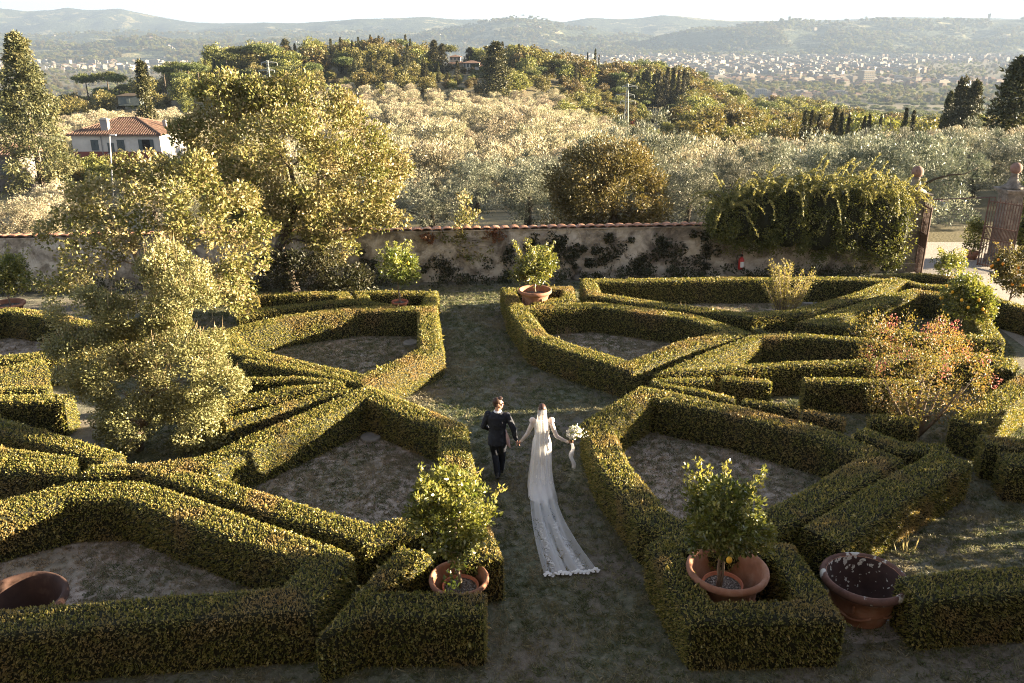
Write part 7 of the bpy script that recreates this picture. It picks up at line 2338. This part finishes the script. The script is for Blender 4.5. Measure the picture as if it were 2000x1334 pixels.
def veil_point(i, u):
    x, y, z, hw, wrap = fullrows[i]
    t = i / (nr_ - 1)
    fold = (0.010 + 0.022 * min(1, t * 2)) * (math.sin(u * 10.5 + 0.8 * math.sin(t * 5)) + 0.55 * math.sin(u * 19 + 2.0 + t * 3))
    px_ = x + u * hw + (0.5 * fold * math.cos(u * 14) if t > 0.3 else 0)
    ang_row = 0.0
    if i >= len(rows):
        tt = (i - len(rows) + 1) / NR
        d = (hr_ - hl).normalized()
        px_ = x + d.x * u * hw + 0.3 * fold
        y = y + d.y * u * hw * tt
        sc_ = 0.03 * tt * math.sin(u * 40) * (1 if i == nr_ - 1 else 0)
        return Vector((px_, y + sc_ * 0.6, max(0.018, z + fold * (0.9 - 0.3 * tt) + 0.012)))
    return Vector((px_, y + wrap * u * u * 1.3 + fold * 0.7 * min(1, i / 4), z))
for i in range(nr_):
    for k_ in range(VN + 1):
        vv.append(veil_point(i, -1 + 2 * k_ / VN))
f = [(i * (VN + 1) + k_, i * (VN + 1) + k_ + 1, (i + 1) * (VN + 1) + k_ + 1, (i + 1) * (VN + 1) + k_) for i in range(nr_ - 1) for k_ in range(VN)]
mb = MB(); mb.add(vv, f)
mb.build('veil', m_veil, wom, smooth=True)
# second narrower layer that lies in pleats over the first
vv = []
for i in range(nr_):
    for k_ in range(25):
        u = -1 + 2 * k_ / 24
        t = i / (nr_ - 1)
        p_ = veil_point(i, u * (0.80 - 0.28 * t) - 0.10 * t + 0.07 * math.sin(u * 7) * t)
        vv.append(p_ + Vector((0, -0.012 if i < len(rows) else 0, 0.012 if i >= len(rows) - 3 else 0)))
f = [(i * 25 + k_, i * 25 + k_ + 1, (i + 1) * 25 + k_ + 1, (i + 1) * 25 + k_) for i in range(nr_ - 1) for k_ in range(24) if not (i > nr_ * 0.55 and k_ in (11, 12))]
mb = MB(); mb.add(vv, f)
mb.build('veil_pleats', m_veil, wom, smooth=True)
# lace along the hem and two lace bands that run up the train
lc = MB()
rl = random.Random(4)
def petal(c, r, up=0.006):
    n = 9
    vs = [Vector(c) + Vector((math.cos(2 * math.pi * q / n) * r * (1 + 0.25 * (q % 2)), math.sin(2 * math.pi * q / n) * r * 0.8 * (1 + 0.25 * (q % 2)), up)) for q in range(n)]
    lc.add([Vector(c) + Vector((0, 0, up + 0.006))] + vs, [(0, q + 1, (q + 1) % n + 1) for q in range(n)])
for k_ in range(110):
    u = -1 + 2 * (k_ + rl.random()) / 110
    p_ = veil_point(nr_ - 1, u)
    petal(p_ + Vector((0, 0.035 * rl.uniform(0.2, 1), 0.004)), rl.uniform(0.020, 0.034))
    petal(p_ + Vector((0, -0.012 + 0.02 * math.sin(u * 40), 0.003)), rl.uniform(0.014, 0.024))
tag(lc.build('lace_hem', m_lace, wom), kind='stuff')
lc = MB()
for k_ in range(150):
    t = k_ / 149
    i = int(nr_ - 1 - t * 13)
    p_ = veil_point(i, -0.62 + 0.10 * t + 0.06 * math.sin(t * 14)) + Vector((rl.gauss(0, 0.022), rl.gauss(0, 0.04), 0.016))
    petal(p_, rl.uniform(0.008, 0.026))
    p_ = veil_point(i, 0.40 - 0.16 * t + 0.06 * math.sin(t * 12)) + Vector((rl.gauss(0, 0.025), rl.gauss(0, 0.04), 0.016))
    petal(p_, rl.uniform(0.008, 0.028))
tag(lc.build('lace_trim', lace_mat('lace_applique', (0.84, 0.83, 0.82), 0.34, 0.25), wom), kind='stuff')

# bouquet with a trailing ribbon
bqt = thing('bouquet', 'bouquet of small white flowers with a long white ribbon in the woman\'s right hand', 'bouquet', (BX + wwr_r.x + 0.075, BY + wwr_r.y + 0.02, wwr_r.z + 0.012))
rng = np.random.default_rng(91)
fm = MB(); st_ = MB()
ctr = []
for _ in range(64):
    d = rand_dirs(rng, 1)[0]
    c = Vector((0.05 + d[0] * 0.135, d[1] * 0.11, 0.20 + d[2] * 0.125))
    ctr.append(c)
    r = rng.uniform(0.018, 0.034)
    for q in range(5):
        a = q * 1.2566
        fm.ball(c + Vector((math.cos(a) * r * 0.8, math.sin(a) * r * 0.5, math.sin(a) * r * 0.6)), (r * 0.62, r * 0.45, r * 0.5), 6, 4)
    st_.tube([(0, 0, -0.05), (0.015, 0, 0.05), c], [0.004, 0.004, 0.002], 4)
for e in ((0.30, 0, 0.22), (0.33, -0.02, 0.15), (0.24, 0.02, 0.28), (0.02, 0, 0.36)):
    st_.tube([(0, 0, 0.03), Vector(e) * 0.6, e], [0.003, 0.003, 0.002], 4)
    for q in (0.75, 0.88, 1.0): fm.ball(Vector(e) * q, (0.014, 0.012, 0.016), 6, 4)
m_petal = lace_mat('white_petal', (0.82, 0.81, 0.76), 1.0, 0.3)
fm.build('flowers', m_petal, bqt, smooth=True)
st_.tube([(0, 0, -0.10), (0, 0, 0.05)], [0.016, 0.020], 8)
st_.build('stems', m_citrus, bqt)
v, t, tone = clump_leaves(rng, np.array([tuple(c) for c in ctr[:22]]), np.full(22, 0.05), 7, 0.055, 0.4)
obj('leaves', np_mesh('leaves', v, t, [m_citrus], rnd=tone), bqt)
rb = []
for i in range(15):
    s = i / 14
    c = Vector((0.005 + 0.035 * s + 0.025 * math.sin(s * 9), -0.03 - 0.10 * s, -0.02 - 0.52 * s))
    w_ = 0.030 + 0.022 * math.sin(min(1, s) * 2.6)
    tw = 0.9 * math.sin(s * 7)
    rb += [c + Vector((-math.cos(tw) * w_, math.sin(tw) * w_, 0)), c + Vector((math.cos(tw) * w_, -math.sin(tw) * w_, 0))]
mb = MB(); mb.add(rb, [(2 * i, 2 * i + 1, 2 * i + 3, 2 * i + 2) for i in range(14)])
ro = mb.build('ribbon', m_lace, bqt, smooth=True)
so = ro.modifiers.new('cloth', 'SOLIDIFY'); so.thickness = 0.003
